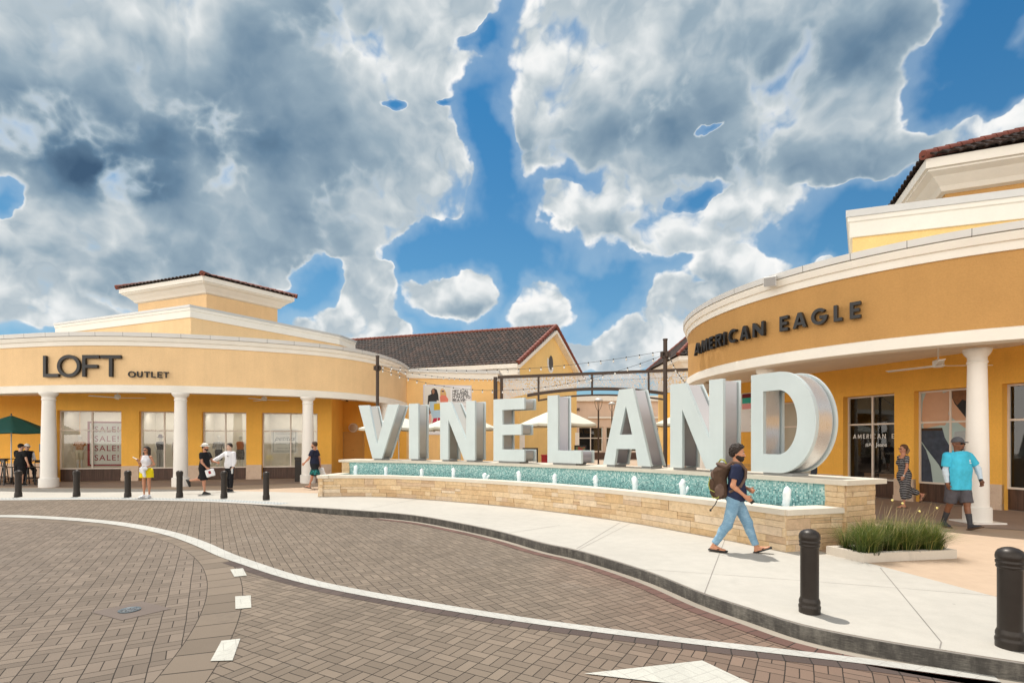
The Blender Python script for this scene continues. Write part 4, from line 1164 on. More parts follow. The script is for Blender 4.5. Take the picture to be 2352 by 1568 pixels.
LO = [('L', 533, 707), ('O', 690, 952), ('F', 975, 1168), ('T', 1180, 1413)]
LO2 = [('O', 1487, 1572), ('U', 1588, 1650), ('T', 1670, 1733), ('L', 1750, 1800), ('E', 1820, 1873), ('T', 1888, 1948)]
for grp, vb, vt, tt in ((LO, 595.8 + 1355 * .2, 595.8 + 1110 * .2, .15), (LO2, 595.8 + 1358 * .2, 595.8 + 1290 * .2, .17)):
    for ch, xa, xb in grp:
        s0, s1 = s_at(lfs, zx1(xa)), s_at(lfs, zx1(xb)); p, q = at_l(s0), at_l(s1)
        z0 = CAM_H + (V0 - vb) / F * 21.1; h = (vb - vt) / F * 21.1
        d = q - p; w = float(np.hypot(*d)); n = Vector((d[1], -d[0], 0)).normalized()
        me = curve_mesh(glyph(ch, w / h, tt, h), .09 if tt < .16 else .06)
        place(me, 'letter', frame_m(Vector((*p, z0)) + n * .05, (d[0], d[1], 0)), M_BLACK, sg)
adopt(sg)

# ================================================================== fountain
def ledge_stone():
    m, t, b = newmat('split_face_limestone'); p = t.pos(); isl = t.island()
    n = t.noise(p, 9., 8., .7); n2 = t.noise(t.vm('MULTIPLY', p, (1., 1., 5.)), 16., 6., .7)
    c = t.ramp(isl, [(0., (.56, .38, .215)), (.2, (.66, .485, .29)), (.45, (.74, .575, .375)), (.65, (.64, .45, .25)), (.85, (.76, .63, .47)), (1., (.52, .35, .21))])
    k = t.m('ADD', t.rng(n, .3, .7, .80, 1.10), t.rng(n2, .3, .7, -.12, .10))
    c = t.vm('SCALE', c, scale=k)
    rust = t.sstep(t.noise(p, 3.2, 7., .7), .55, .72); c = t.mix(t.m('MULTIPLY', rust, .4), c, (.36, .20, .085))
    setb(t, b, c, .85, 0., t.bump(t.m('ADD', n, n2), .8, .018), .25); return m
M_LEDGE = ledge_stone()
M_COPING = concrete('limestone_coping', (.62, .565, .475), .05, .06)
def mosaic():
    m, t, b = newmat('teal_glass_mosaic'); u, v, _ = t.xyz(t.uv()); s = 1 / .031
    a, c = t.m('MULTIPLY', u, s), t.m('MULTIPLY', v, s)
    r = t.white(t.vec(t.m('FLOOR', a), t.m('FLOOR', c), 1.)); r2 = t.white(t.vec(t.m('FLOOR', a), t.m('FLOOR', c), 7.))
    fa, fc = t.m('FRACT', a), t.m('FRACT', c)
    e = t.m('MINIMUM', t.m('MINIMUM', fa, t.m('SUBTRACT', 1., fa)), t.m('MINIMUM', fc, t.m('SUBTRACT', 1., fc)))
    tile = t.sstep(e, .03, .10)
    shift = t.m('ADD', r, t.rng(v, .65, 1.1, .22, -.12))
    col = t.ramp(shift, [(0., (.60, .74, .70)), (.22, (.42, .64, .61)), (.42, (.24, .50, .49)), (.62, (.12, .36, .36)), (.8, (.18, .42, .41)), (1., (.05, .20, .21))])
    setb(t, b, t.mix(tile, (.34, .40, .38), col), t.fmix(tile, .8, t.rng(r2, 0., 1., .05, .25)), 0., t.bump(tile, .3, .002), .6); return m
M_MOSAIC = mosaic()
FT = thing('fountain', 'long curved fountain clad in tan split stone with a teal mosaic back wall', 'fountain', (0, 14.6, 0))
front = spline([(-6.42, 17.30), (-5.5, 17.42), (-4.3, 17.28), (-2.87, 16.58), (-1.5, 15.72), (0, 14.58), (1, 13.66), (2.5, 11.95), (3.32, 10.70), (3.95, 9.62), (4.48, 8.54)], .15)
CL = (-12.2, .43)
def cl(th, r): return (CL[0] + r * math.cos(R(th)), CL[1] + r * math.sin(R(th)))
R_CAP, R_TILE, R_LET = 19.60, 19.70, 19.72
TH0, TH1 = 72.4, 25.2
back = [cl(a, R_TILE) for a in np.linspace(TH0 + .3, TH1, 90)]
Zc, ZL = .70, 1.16
# stone blocks, laid in courses along a plan path
def stone_wall(parent, path, z0, z1, name='stone_wall', seed=1, thick=.16):
    rr = random.Random(seed); L = [0.]
    for i in range(1, len(path)): L.append(L[-1] + math.dist(path[i], path[i - 1]))
    a = np.array(path); nr = np.array(normals2(path))
    def at(s, o, z): return (np.interp(s, L, a[:, 0]) + np.interp(s, L, nr[:, 0]) * o, np.interp(s, L, a[:, 1]) + np.interp(s, L, nr[:, 1]) * o, z)
    mb = MB(); z = z0; course = 0
    hs = []
    while z < z1 - .02:
        h = min(rr.choice((.09, .12, .15, .18)), z1 - z)
        if z1 - z - h < .05: h = z1 - z
        hs.append((z, h)); z += h
    for z, h in hs:
        s = -rr.uniform(0, .2)
        while s < L[-1]:
            w = rr.choice((.22, .32, .42, .54, .66, .80)); s0, s1 = max(s, 0), min(s + w, L[-1]); s += w
            if s1 - s0 < .03: continue
            parts = [(z, h)] if h < .14 or rr.random() < .45 else [(z, h / 2), (z + h / 2, h / 2)]
            for zz, hh in parts:
                o = rr.uniform(-.004, .016); g = .003
                n = max(2, int((s1 - s0) / .12) + 1); ss = np.linspace(s0 + g, s1 - g, n)
                f = [[at(q, o, zz + g) for q in ss], [at(q, o + rr.uniform(-.003, .004), zz + hh - g) for q in ss]]
                bk = [[at(q, -thick, zz + g) for q in ss], [at(q, -thick, zz + hh - g) for q in ss]]
                mb.grid([bk[0], f[0], f[1], bk[1]], None, 0, False)
                for e in (0, -1):
                    q = [f[0][e], f[1][e], bk[1][e], bk[0][e]]; mb.v += q; b0 = len(mb.v) - 4
                    mb.f.append([b0, b0 + 1, b0 + 2, b0 + 3]); mb.uv += [(0, 0)] * 4; mb.mi.append(0); mb.sm.append(False)
    return mb.build(name, M_LEDGE, parent)
bk_end = cl(TH1, R_TILE)                                     # right end of the mosaic wall
endw = [front[-1], (5.82, 8.93)]
stone_wall(FT, front, 0., Zc - .095, seed=3)
stone_wall(FT, endw, 0., Zc - .095, seed=4)
stone_wall(FT, [(-6.15, 18.9), front[0]], 0., Zc - .095, seed=5)
# solid core behind the stone so no light leaks, and basin floor
core = [(p[0] - n[0] * .1, p[1] - n[1] * .1) for p, n in zip(front, normals2(front))] + [cl(a, R_TILE + .1) for a in np.linspace(TH1, TH0, 40)]
mb = MB(); fr2 = resample([(p[0] - n[0] * .12, p[1] - n[1] * .12) for p, n in zip(front, normals2(front))], 60); bk2 = [cl(a, R_TILE + .1) for a in np.linspace(TH0 + .3, TH1, 60)]
mb.grid([[(x, y, .50) for x, y in fr2], [(x, y, .50) for x, y in bk2]], None, 0, True); 
M_BASIN = simple('basin_plaster', (.16, .34, .34), .5)
mb.build('basin', M_BASIN, FT)
# lower coping: along the front and both ends
def coping(parent, path, w_in, w_out, z0, z1, name='coping'):
    nr = normals2(path); mb = MB()
    prof = [(-w_in, z0), (w_out, z0), (w_out, z1), (-w_in, z1)]
    mb.sweep(path, [(-w_in, z0 + .0), (w_out, z0), (w_out, z1), (-w_in, z1), (-w_in, z0)])
    for i, rv in ((0, False), (-1, True)):
        p, n = path[i], nr[i]; q = [(p[0] + n[0] * o, p[1] + n[1] * o, z) for o, z in prof]
        mb.poly(q if rv else q[::-1])
    return mb.build(name, M_COPING, parent, .006)
fj = front
coping(FT, fj, .34, .055, Zc - .095, Zc)
e0_, e1_ = Vector((*front[-1], 0)), Vector((5.70, 8.91, 0)); ed_ = (e1_ - e0_).normalized()
coping(FT, [tuple((e0_ - ed_ * .02)[:2]), tuple(e0_.lerp(e1_, .5)[:2]), tuple(e1_[:2])], .34, .055, Zc - .0955, Zc - .0015)
coping(FT, [(-6.15, 18.75), (-6.28, 18.0), tuple(front[0])], .34, .055, Zc - .0955, Zc - .0015)
# mosaic back wall, stone end posts, upper ledge
mb = MB(); mb.sweep([cl(a, R_TILE) for a in np.linspace(TH0 - .9, TH1 + 1.0, 90)], [(0, .5), (0, ZL - .085)]); mb.build('mosaic_wall', M_MOSAIC, FT)
def radial_path(th, r0, r1): return [cl(th, r0), cl(th, (r0 + r1) / 2), cl(th, r1)]
stone_wall(FT, [cl(a, R_TILE - .012) for a in np.linspace(TH1 + 1.0, TH1, 8)], Zc - .02, ZL - .085, 'end_post', 6)
stone_wall(FT, radial_path(TH1 - .05, R_TILE, R_TILE + .80), 0., ZL - .085, 'end_post', 7)
stone_wall(FT, [cl(a, R_TILE - .012) for a in np.linspace(TH0, TH0 - .95, 8)], Zc - .2, ZL - .085, 'end_post', 8)
stone_wall(FT, radial_path(TH0, R_TILE + .80, R_TILE), 0., ZL - .085, 'end_post', 9)
mb = MB(); mb.sweep([cl(a, R_TILE + .8) for a in np.linspace(TH1, TH0, 60)], [(0, 0), (0, ZL - .085)]); mb.build('rear_wall', M_COPING, FT)
up = [cl(a, R_TILE) for a in np.linspace(TH0 + .25, TH1 - .28, 110)]
coping(FT, up, 1.0, .10, ZL - .085, ZL, 'upper_ledge')
def water_mat():
    m, t, b = newmat('basin_water'); 
    setb(t, b, (.10, .30, .32), .04, 0., t.bump(t.noise(t.pos(), 9., 4., .6), .35, .02), .5); return m
mb = MB(); mb.grid([[(x, y, .585) for x, y in fr2], [(x, y, .585) for x, y in bk2]], None, 0, True); mb.build('water', water_mat(), FT)
# rust stain below the third letter's gap is in the stone itself
adopt(FT)
# water jets
def foam():
    m, t, b = newmat('foaming_water'); n = t.noise(t.pos(), 30., 5., .6)
    setb(t, b, t.mix(n, (.80, .85, .88), (.95, .97, .98)), .35, 0., t.bump(n, .6, .02), .5)
    b.inputs['Subsurface Weight'].default_value = .25; b.inputs['Subsurface Radius'].default_value = (.05, .05, .05); return m
M_FOAM = foam()
JU = [(817, 1093), (888, 1095), (968, 1100), (1042, 1100), (1113, 1104), (1192, 1107), (1274, 1114), (1370, 1120), (1457.5, 1130), (1567, 1140), (1807, 1166)]
ordn = ['first', 'second', 'third', 'fourth', 'fifth', 'sixth', 'seventh', 'eighth', 'ninth', 'tenth', 'eleventh']
JT = [1067, 1071, 1074.5, 1073, 1085, 1080, 1086.5, 1090, 1092, 1098, 1115]
jmid = resample([((a[0] + b[0]) / 2, (a[1] + b[1]) / 2) for a, b in zip(fr2, bk2)], 400)
for k, (u, vbot) in enumerate(JU):
    s = min(range(400), key=lambda i: abs(jmid[i][0] - (u - U0) / F * jmid[i][1])); x, y = jmid[s]
    ztop = CAM_H - (JT[k] - V0) / F * y
    rr = random.Random(k); me_b = MB(); h = ztop - .58
    def col(dx, dy, h, r):
        rows = []; n = 10; m = 9
        for i in range(m):
            f = i / (m - 1); rad = r * (.62 + .55 * f - .25 * f * f) * (1 if f < .86 else (1 - (f - .86) / .14 * .75))
            ox = dx * f + rr.uniform(-.012, .012); oy = dy * f + rr.uniform(-.008, .008)
            rows.append([(x + ox + math.cos(2 * PI * j / n) * rad * rr.uniform(.78, 1.2), y + oy + math.sin(2 * PI * j / n) * rad * rr.uniform(.78, 1.2), .57 + h * f + rr.uniform(-.01, .01)) for j in range(n)])
        me_b.grid(rows, None, 0, True, True); me_b.poly(rows[-1], smooth=True)
    me_b.lathe([(.10, 0.0), (.075, .02), (.04, .035)], (x, y, .575), 12)
    col(rr.uniform(-.02, .02), 0, h, .075)
    if k in (4, 9): col(.13, .02, h * (.62 if k == 9 else .8), .045)
    for q in range(16):
        a = rr.uniform(0, 6.28); d = rr.uniform(.05, .15); zq = .6 + rr.random() ** 1.5 * h * .9
        rows = [[(x + math.cos(a) * d + math.cos(2 * PI * j / 5) * e, y + math.sin(a) * d + math.sin(2 * PI * j / 5) * e, zq + dz) for j in range(5)] for e, dz in ((.002, -.012), (.009, 0), (.002, .012))]
        me_b.grid(rows, None, 0, True, True)
    o = me_b.build('water_jet', M_FOAM)
    tag(o, f'{ordn[k]} white foaming water jet from the left in front of the teal mosaic' if k < 10 else 'last white foaming water jet near the right end of the teal mosaic', 'water jet', 'fountain water jets')

# ================================================================== giant letters
def letter_face():
    m, t, b = newmat('grey_letter_metal'); p = t.pos(); n = t.noise(p, 1.5, 5.); n2 = t.noise(p, 90., 3.)
    st = t.noise(t.vm('MULTIPLY', p, (5., 5., .35)), 2., 5., .65)
    k = t.m('ADD', t.rng(n, .3, .7, .96, 1.04), t.rng(st, .4, .7, .006, -.010)); setb(t, b, t.vm('SCALE', (.54, .61, .615), scale=k), t.rng(n2, .3, .7, .38, .5), .15, None, .4); return m
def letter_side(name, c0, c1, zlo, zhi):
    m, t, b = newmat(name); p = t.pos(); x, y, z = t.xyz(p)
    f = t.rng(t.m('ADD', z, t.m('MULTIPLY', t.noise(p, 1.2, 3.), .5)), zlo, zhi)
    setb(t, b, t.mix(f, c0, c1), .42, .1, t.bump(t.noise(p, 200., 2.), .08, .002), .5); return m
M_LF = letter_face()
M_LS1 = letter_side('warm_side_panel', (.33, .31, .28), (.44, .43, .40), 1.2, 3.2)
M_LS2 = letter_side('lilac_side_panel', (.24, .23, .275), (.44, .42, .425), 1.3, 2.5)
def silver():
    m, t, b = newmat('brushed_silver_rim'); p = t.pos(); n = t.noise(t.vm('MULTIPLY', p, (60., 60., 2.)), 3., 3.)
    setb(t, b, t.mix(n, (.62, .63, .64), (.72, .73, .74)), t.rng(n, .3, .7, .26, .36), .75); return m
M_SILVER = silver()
M_LB = simple('letter_base_grey', (.30, .31, .31), .5, .2)
M_GAP = simple('shadow_gap', (.03, .03, .032), .8)
def bigV(w): b = w * .115; c = w * .47; return [[(c - b, 0), (c + b, 0), (w, 1.92), (w - .27 * w, 1.92), (c + .0 * w, .50), (.27 * w, 1.92), (0, 1.92)]]
H = 1.92
def big(ch, w):
    if ch == 'V': return bigV(w)
    if ch == 'I': return [[(0, 0), (w, 0), (w, H), (0, H)]]
    if ch == 'N': return [[(0, 0), (.245 * w, 0), (.245 * w, .69 * H), (.70 * w, 0), (w, 0), (w, H), (.755 * w, H), (.755 * w, .345 * H), (.315 * w, H), (0, H)]]
    if ch == 'E': return [[(0, 0), (w, 0), (w, .19 * H), (.30 * w, .19 * H), (.30 * w, .42 * H), (.91 * w, .42 * H), (.91 * w, .59 * H), (.30 * w, .59 * H), (.30 * w, .82 * H), (w, .82 * H), (w, H), (0, H)]]
    if ch == 'L': return [[(0, 0), (w, 0), (w, .185 * H), (.32 * w, .185 * H), (.32 * w, H), (0, H)]]
    if ch == 'A':
        return [[(0, 0), (.255 * w, 0), (.255 * w + (.36 - .0) * w * .215 * .62, .215 * H), (w - .255 * w - .36 * w * .215 * .62, .215 * H), (w - .255 * w, 0), (w, 0), (.645 * w, H), (.355 * w, H)],
                [(.37 * w, .405 * H), (.63 * w, .405 * H), (.5 * w, .775 * H)]]
    if ch == 'D':
        return [[(0, 0)] + [(.44 * w, 0)] + arc(.44 * w, H / 2, .56 * w, H / 2, -90, 90, 40)[1:] + [(0, H)],
                [(.205 * w, .185 * H), (.205 * w, .82 * H)] + arc(.44 * w, H / 2 + .0025 * H, .295 * w, .3175 * H, 90, -90, 30)]
# (glyph, bearing of its left edge on the ledge curve in degrees, width, label)
LET = [('V', 70.4, 1.74, 'first giant grey letter of the row, V, with slanting arms'), ('I', 64.1, .40, 'giant grey letter I, a plain upright slab'), ('N', 60.25, 1.44, 'giant grey letter N between the letters I and E'),
       ('E', 53.9, 1.20, 'giant grey letter E with three arms'), ('L', 47.9, 1.20, 'giant grey letter L between E and A'), ('A', 42.3, 1.50, 'giant grey letter A with a triangular hole'),
       ('N', 36.4, 1.40, 'giant grey letter N between the letters A and D'), ('D', 30.55, 1.36, 'last giant grey letter, rounded D behind the walking man')]
for k, (ch, th, w, lab) in enumerate(LET):
    x, y = cl(th, R_LET)
    half = math.degrees(w / 2 / R_LET); tm = th - half
    tx, ty = math.sin(R(tm)), -math.cos(R(tm))
    rz = math.atan2(ty, tx) - R((0, 0, 0, 0, 0, 1, 2, 3)[k])
    t_ = thing('giant_letter', lab, 'letter', (x, y, ZL), rz, 'giant letters along the fountain ledge')
    z0 = .055
    M = Matrix.Translation((0, 0, z0)) @ Matrix(((1, 0, 0, 0), (0, 0, -1, 0), (0, 1, 0, 0), (0, 0, 0, 1)))     # glyph x -> x, y -> up, z -> towards the viewer
    out = big(ch, w)
    def slab(name, y0, y1, inset, m, bev=0.):
        me = curve_mesh(out, y1 - y0, inset); place(me, name, Matrix.Translation((0, y1, 0)) @ M, m, t_, bev)
    slab('face', 0., .085, 0., M_LF, .004)
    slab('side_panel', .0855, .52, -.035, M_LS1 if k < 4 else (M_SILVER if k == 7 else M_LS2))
    slab('gap', .5205, .555, -.06, M_GAP)
    slab('back_frame', .5555, .62, 0., M_LF)
    xs = {'V': [(.36, .56)], 'I': [(.1, .9)], 'N': [(.02, .22), (.73, .95)], 'E': [(.12, .8)], 'L': [(.12, .8)], 'A': [(.04, .22), (.78, .96)], 'D': [(.16, .62)]}[ch]
    for a, b in xs:
        mb = MB(); mb.box(((a + b) / 2 * w, .31, z0 / 2 + .001), ((b - a) * w, .46, z0 - .001)); mb.build('base_plate', M_LB, t_)

# ================================================================== bollards
def bollard(loc, label):
    t_ = thing('bollard', label, 'bollard', loc, 0, 'dark bronze bollards along the kerb')
    r = .088
    mb = MB(); mb.lathe([(r, .16), (r, .70)], n=28); mb.build('shaft', M_DARK, t_)
    mb = MB(); mb.lathe([(r * 1.17, .0), (r * 1.17, .045), (r * 1.20, .055), (r * 1.20, .075), (r * 1.12, .085), (r * 1.13, .10), (r * 1.16, .11), (r * 1.14, .13), (r * 1.0, .16)], n=28); mb.build('base_ring', M_DARK, t_)
    mb = MB(); mb.lathe([(r * 1.0, .69), (r * 1.10, .70), (r * 1.12, .715), (r * 1.04, .725), (r * 1.14, .735), (r * 1.16, .755), (r * 1.06, .765), (r * 1.16, .775), (r * 1.17, .80), (r * 1.12, .825), (r * .95, .85), (r * .66, .868), (r * .3, .878), (.001, .88)], n=28); mb.build('cap', M_DARK, t_)
    return t_
BO = [(42, 1141, 'leftmost dark bollard in front of the two men by the green umbrella'), (176, 1140, 'dark bollard in front of the red bordered sale window'), (293.5, 1141.3, 'dark bollard just left of the woman in yellow shorts'),
      (412.5, 1142, 'dark bollard in front of the second white column'), (514.5, 1143.5, 'dark bollard in front of the man in the white long sleeved shirt'), (611.5, 1147, 'dark bollard standing alone left of the fountain'),
      (1859.5, 1406.5, 'dark bollard on the white pavement beside the grass planter'), (2320.5, 1487, 'large dark bollard at the right edge of the pavement')]
for k, (u, v, lab) in enumerate(BO):
    p = (*G(u, v), .0045)
    if k == 0: b0 = bollard(p, lab)
    else: dup(b0, p, 0, lab)

# ================================================================== planter and grass
PL = thing('planter', 'low pale concrete planter box against the fountain end', 'planter', (5.9, 8.2, 0))
A_p, B_p, C_p = Vector((5.05, 8.40, 0)), Vector((5.245, 7.80, 0)), Vector((6.90, 8.10, 0)); D_p = A_p + (C_p - B_p)
cen = (A_p + C_p) / 2
def shrink(p, k): return tuple((p + (cen - p) * k)[:2])
mb = MB(); o4 = [tuple(p[:2]) for p in (A_p, B_p, C_p, D_p)]; i4 = [(q.x, q.y) for q in [A_p + (C_p - B_p).normalized() * .10 + (B_p - A_p).normalized() * .10, B_p + (C_p - B_p).normalized() * .10 - (B_p - A_p).normalized() * .10, C_p - (C_p - B_p).normalized() * .10 - (B_p - A_p).normalized() * .10, D_p - (C_p - B_p).normalized() * .10 + (B_p - A_p).normalized() * .10]]
hz_ = .135
for i in range(4):
    k = (i + 1) % 4
    mb.poly([(*o4[i], 0), (*o4[k], 0), (*o4[k], hz_), (*o4[i], hz_)]); mb.poly([(*o4[i], hz_), (*o4[k], hz_), (*i4[k], hz_), (*i4[i], hz_)]); mb.poly([(*i4[k], .0), (*i4[i], .0), (*i4[i], hz_), (*i4[k], hz_)])
mb.build('kerb_wall', concrete('planter_concrete', (.60, .54, .46), .08, .25), PL)
mb = MB(); mb.poly([(*p, .10) for p in i4]); mb.build('soil', simple('mulch', (.05, .035, .022), .95, var=.3, vs=12, bump=.8, bs=40, bd=.02), PL)
adopt(PL)
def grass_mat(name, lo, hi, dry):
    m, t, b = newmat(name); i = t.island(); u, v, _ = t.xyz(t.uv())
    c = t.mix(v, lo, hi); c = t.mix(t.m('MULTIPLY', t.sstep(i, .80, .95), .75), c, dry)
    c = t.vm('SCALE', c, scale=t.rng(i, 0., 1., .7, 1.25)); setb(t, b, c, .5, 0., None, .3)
    b.inputs['Subsurface Weight'].default_value = .0
    return m
GR = thing('ornamental_grass', 'bushy green ornamental grass with dry flower stalks in the low planter', 'grass clump', (5.85, 8.28, .1))
mb = MB(); rg = random.Random(5)
ax, ay = (C_p - B_p).normalized(), (A_p - B_p).normalized()
for clump in range(38):
    s, q = rg.uniform(.08, 1.52), rg.uniform(.06, .54)
    c0 = B_p + ax * s + ay * q; hh = rg.uniform(.36, .56)
    for k in range(125):
        a = rg.uniform(0, 2 * PI); lean = rg.random() ** .7 * .38; ln = hh * rg.uniform(.7, 1.15); r0 = rg.uniform(0, .09)
        bx_, by_ = c0.x + math.cos(a) * r0, c0.y + math.sin(a) * r0
        wv = rg.uniform(.0028, .0050); pa = a + PI / 2 + rg.uniform(-.7, .7); px_, py_ = math.cos(pa) * wv, math.sin(pa) * wv
        rows = []; uv = []
        for f in (0, .4, .75, 1.):
            d = lean * f * f * 1.1; z = .10 + ln * (f - .28 * f * f * (lean / .30)); w = 1 - f * .85
            cx_, cy_ = bx_ + math.cos(a) * d, by_ + math.sin(a) * d
            rows.append([(cx_ - px_ * w, cy_ - py_ * w, z), (cx_ + px_ * w, cy_ + py_ * w, z)]); uv.append([(0, f), (1, f)])
        mb.grid(rows, uv, 0, True)
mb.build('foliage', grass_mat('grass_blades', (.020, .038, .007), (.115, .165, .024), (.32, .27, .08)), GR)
mb = MB()
for k in range(46):
    s, q = rg.uniform(.3, 1.5), rg.uniform(.1, .5); c0 = B_p + ax * s + ay * q; a = rg.uniform(-1.2, 1.0); ln = rg.uniform(.5, .85); le = rg.uniform(.05, .38)
    path = [(c0.x + math.cos(a) * le * f * f, c0.y + math.sin(a) * le * f * f, .12 + ln * (f - .12 * f * f)) for f in (0, .35, .7, 1.)]
    mb.tube(path, [.0022, .0018, .0014, .001], 4)
mb.build('flower_stalk', simple('dry_stalk', (.42, .34, .16), .7), GR)['kind'] = 'stuff'
for k in range(4):
    s, q = (1.25, 1.45, 1.05, .8)[k], (.3, .2, .4, .35)[k]; c0 = B_p + ax * s + ay * q + Vector((.1, 0, .70 + .06 * k))
    mb = MB(); mb.lathe([(.001, -.02), (.014, -.008), (.018, .004), (.010, .016), (.001, .02)], c0, 8); mb.build('flower', simple('yellow_flower', (.72, .62, .22), .6), GR)
adopt(GR)
# ================================================================== steel arch across the passage
AR = thing('steel_arch', 'dark brown steel arch with perforated grey screens spanning the passage between the stores', 'arch', (4, 28, 0))
aL, aR_ = Vector((-.78, 29.2, 0)), Vector((9.0, 26.2, 0))
ad = (aR_ - aL).normalized(); AL = (aR_ - aL).length; an = Vector((ad.y, -ad.x, 0))
def A(s, z, o=0.): return aL + ad * s + Vector((0, 0, z)) + an * o
def s_of(u): return ray_line(u, (aL.x, aL.y), ad)
ztop = 5.42
mb = MB(); mb.bar(A(0, ztop), A(AL, ztop + .02), .14, .14); mb.build('top_beam', M_STEEL, AR)
for u in (1138, 1152):
    s = s_of(u); mb = MB(); mb.bar(A(s, 0), A(s, ztop + (.02 if u < 1150 else -.08)), .20 if u < 1150 else .13, .17 if u < 1150 else .13, up=tuple(ad)); mb.build('post', M_STEEL, AR)
mb = MB(); mb.bar(A(AL, 0), A(AL, ztop), .2, .2, up=tuple(ad)); mb.build('post', M_STEEL, AR)
def chord(pts, w, h):
    us = [p[0] for p in pts]; path = []
    ss = np.linspace(s_of(us[0]), s_of(us[-1]), 30); kn = [s_of(u) for u in us]
    zk = [CAM_H + (V0 - v) / F * A(s_of(u), 0).y for u, v in pts]
    # quadratic fit through the surveyed points
    co_ = np.polyfit(kn, zk, 2)
    mb = MB(); prof = []
    rows = []
    for s in ss:
        z = float(np.polyval(co_, s)); rows.append([A(s, z - h / 2, w / 2), A(s, z + h / 2, w / 2), A(s, z + h / 2, -w / 2), A(s, z - h / 2, -w / 2)])
    for i in range(len(rows) - 1):
        for j in range(4):
            k = (j + 1) % 4; mb.poly([rows[i][j], rows[i][k], rows[i + 1][k], rows[i + 1][j]])
    mb.poly(rows[0]); mb.poly(rows[-1][::-1])
    return mb, co_
up_pts = [(1211.5, 908), (1297.8, 895.7), (1366.8, 893.2), (1481.8, 898), (1542.8, 906)]
lo_pts = [(1235.7, 919.8), (1309, 909.5), (1412.8, 907.7), (1542.8, 919.8)]
mb, cu_ = chord(up_pts, .12, .16); mb.build('arch_chord', M_STEEL, AR)
mb, cl_ = chord(lo_pts, .10, .09); mb.build('arch_chord', M_STEEL, AR)
for u in (1237, 1360, 1490):
    s = s_of(u); mb = MB(); mb.bar(A(s, float(np.polyval(cl_, s))), A(s, ztop), .10, .09, up=tuple(ad)); mb.build('strut', M_STEEL, AR)
def screen_mat():
    """laser cut sprig pattern: branches radiating from scattered centres are cut out of grey sheet"""
    m, t, b = newmat('perforated_screen'); u, v, _ = t.xyz(t.uv())
    p = t.vec(u, v, 0.)
    n = t.new('ShaderNodeTexVoronoi'); n.inputs['Scale'].default_value = .95; t.put(n.inputs['Vector'], p); n.inputs['Randomness'].default_value = .7
    rel = t.vm('SUBTRACT', p, n.outputs['Position']); rx, ry, _ = t.xyz(rel)
    r = t.m('SQRT', t.m('ADD', t.m('MULTIPLY', rx, rx), t.m('MULTIPLY', ry, ry))); a = t.m('ARCTAN2', ry, rx)
    wob = t.noise(t.vec(t.m('MULTIPLY', a, 2.2), t.m('MULTIPLY', r, 5.), 0.), 2.6, 3., .6)
    ray = t.m('ABSOLUTE', t.m('SINE', t.m('ADD', t.m('MULTIPLY', a, 10.), t.m('MULTIPLY', wob, 7.))))
    twig = t.noise(t.vec(t.m('MULTIPLY', a, 6.), t.m('MULTIPLY', r, 9.), 1.), 1.6, 2., .5)
    cutm = t.m('MULTIPLY', t.sstep(ray, .66, .76), t.sstep(twig, .46, .52))
    cutm = t.m('MULTIPLY', cutm, t.sstep(r, .03, .07))
    setb(t, b, (.60, .61, .625), .6, .0)
    tr = t.new('ShaderNodeBsdfTransparent'); mx = t.new('ShaderNodeMixShader')
    out = [q for q in t.n if q.type == 'OUTPUT_MATERIAL'][0]
    t.put(mx.inputs[0], cutm); t.l.new(b.outputs[0], mx.inputs[1]); t.l.new(tr.outputs[0], mx.inputs[2]); t.l.new(mx.outputs[0], out.inputs[0]); return m
M_SCREEN = screen_mat()
bounds = [s_of(1156), s_of(1235), s_of(1239), s_of(1358), s_of(1362), s_of(1488), s_of(1492), AL - .12]
for k in range(4):
    s0, s1 = bounds[2 * k], bounds[2 * k + 1]
    mb = MB(); n = 8
    lo = [A(s, max(float(np.polyval(cu_, s)), 3.9)) + Vector((0, 0, .07)) for s in np.linspace(s0, s1, n)]
    hi = [A(s, ztop - .07) for s in np.linspace(s0, s1, n)]
    mb.grid([lo, hi], [[(s, q.z) for s, q in zip(np.linspace(s0, s1, n), lo)], [(s, q.z) for s, q in zip(np.linspace(s0, s1, n), hi)]], 0, False)
    mb.build('screen_panel', M_SCREEN, AR)
adopt(AR)

# ================================================================== light poles and festoon lights
def pole(u, y, vtop, r, label):
    x = (u - U0) / F * y; zt = CAM_H + (V0 - vtop) / F * y
    t_ = thing('festoon_pole', label, 'pole', (x, y, 0), 0, 'dark poles carrying festoon lights')
    mb = MB(); mb.lathe([(r * 2.0, 0), (r * 2.0, .03), (r * 2.0, .03), (r * 1.2, .06), (r, .09), (r, zt - .03)], n=20); mb.build('shaft', M_STEEL, t_)
    mb = MB(); mb.lathe([(r * 1.2, zt - .04), (r * 1.2, zt), (r * 1.2, zt), (.001, zt + .012)], n=20); mb.build('cap', M_STEEL, t_)
    mb = MB(); mb.lathe([(r * 1.5, zt - .58), (r * 1.5, zt - .53), (r * 1.5, zt - .53), (r, zt - .52), (r, zt - .44), (r * 1.5, zt - .43), (r * 1.5, zt - .43), (r * 1.5, zt - .38)], n=20)
    for a in (0, 90, 180, 270): mb.box((math.cos(R(a)) * r * 1.8, math.sin(R(a)) * r * 1.8, zt - .48), (.07, .07, .16), R(a))
    mb.build('clamp', M_STEEL, t_)
    return Vector((x, y, zt - .48))
P1 = pole(867, 20.3, 816.6, .062, 'dark festoon pole behind the letter V')
P2 = pole(1528, 16.0, 778, .062, 'tall brown festoon pole between the letters A and N')
M_BULB = simple('clear_bulb', (.75, .74, .70), .15, var=.05); M_SOCK = simple('bulb_socket', (.02, .02, .02), .6)
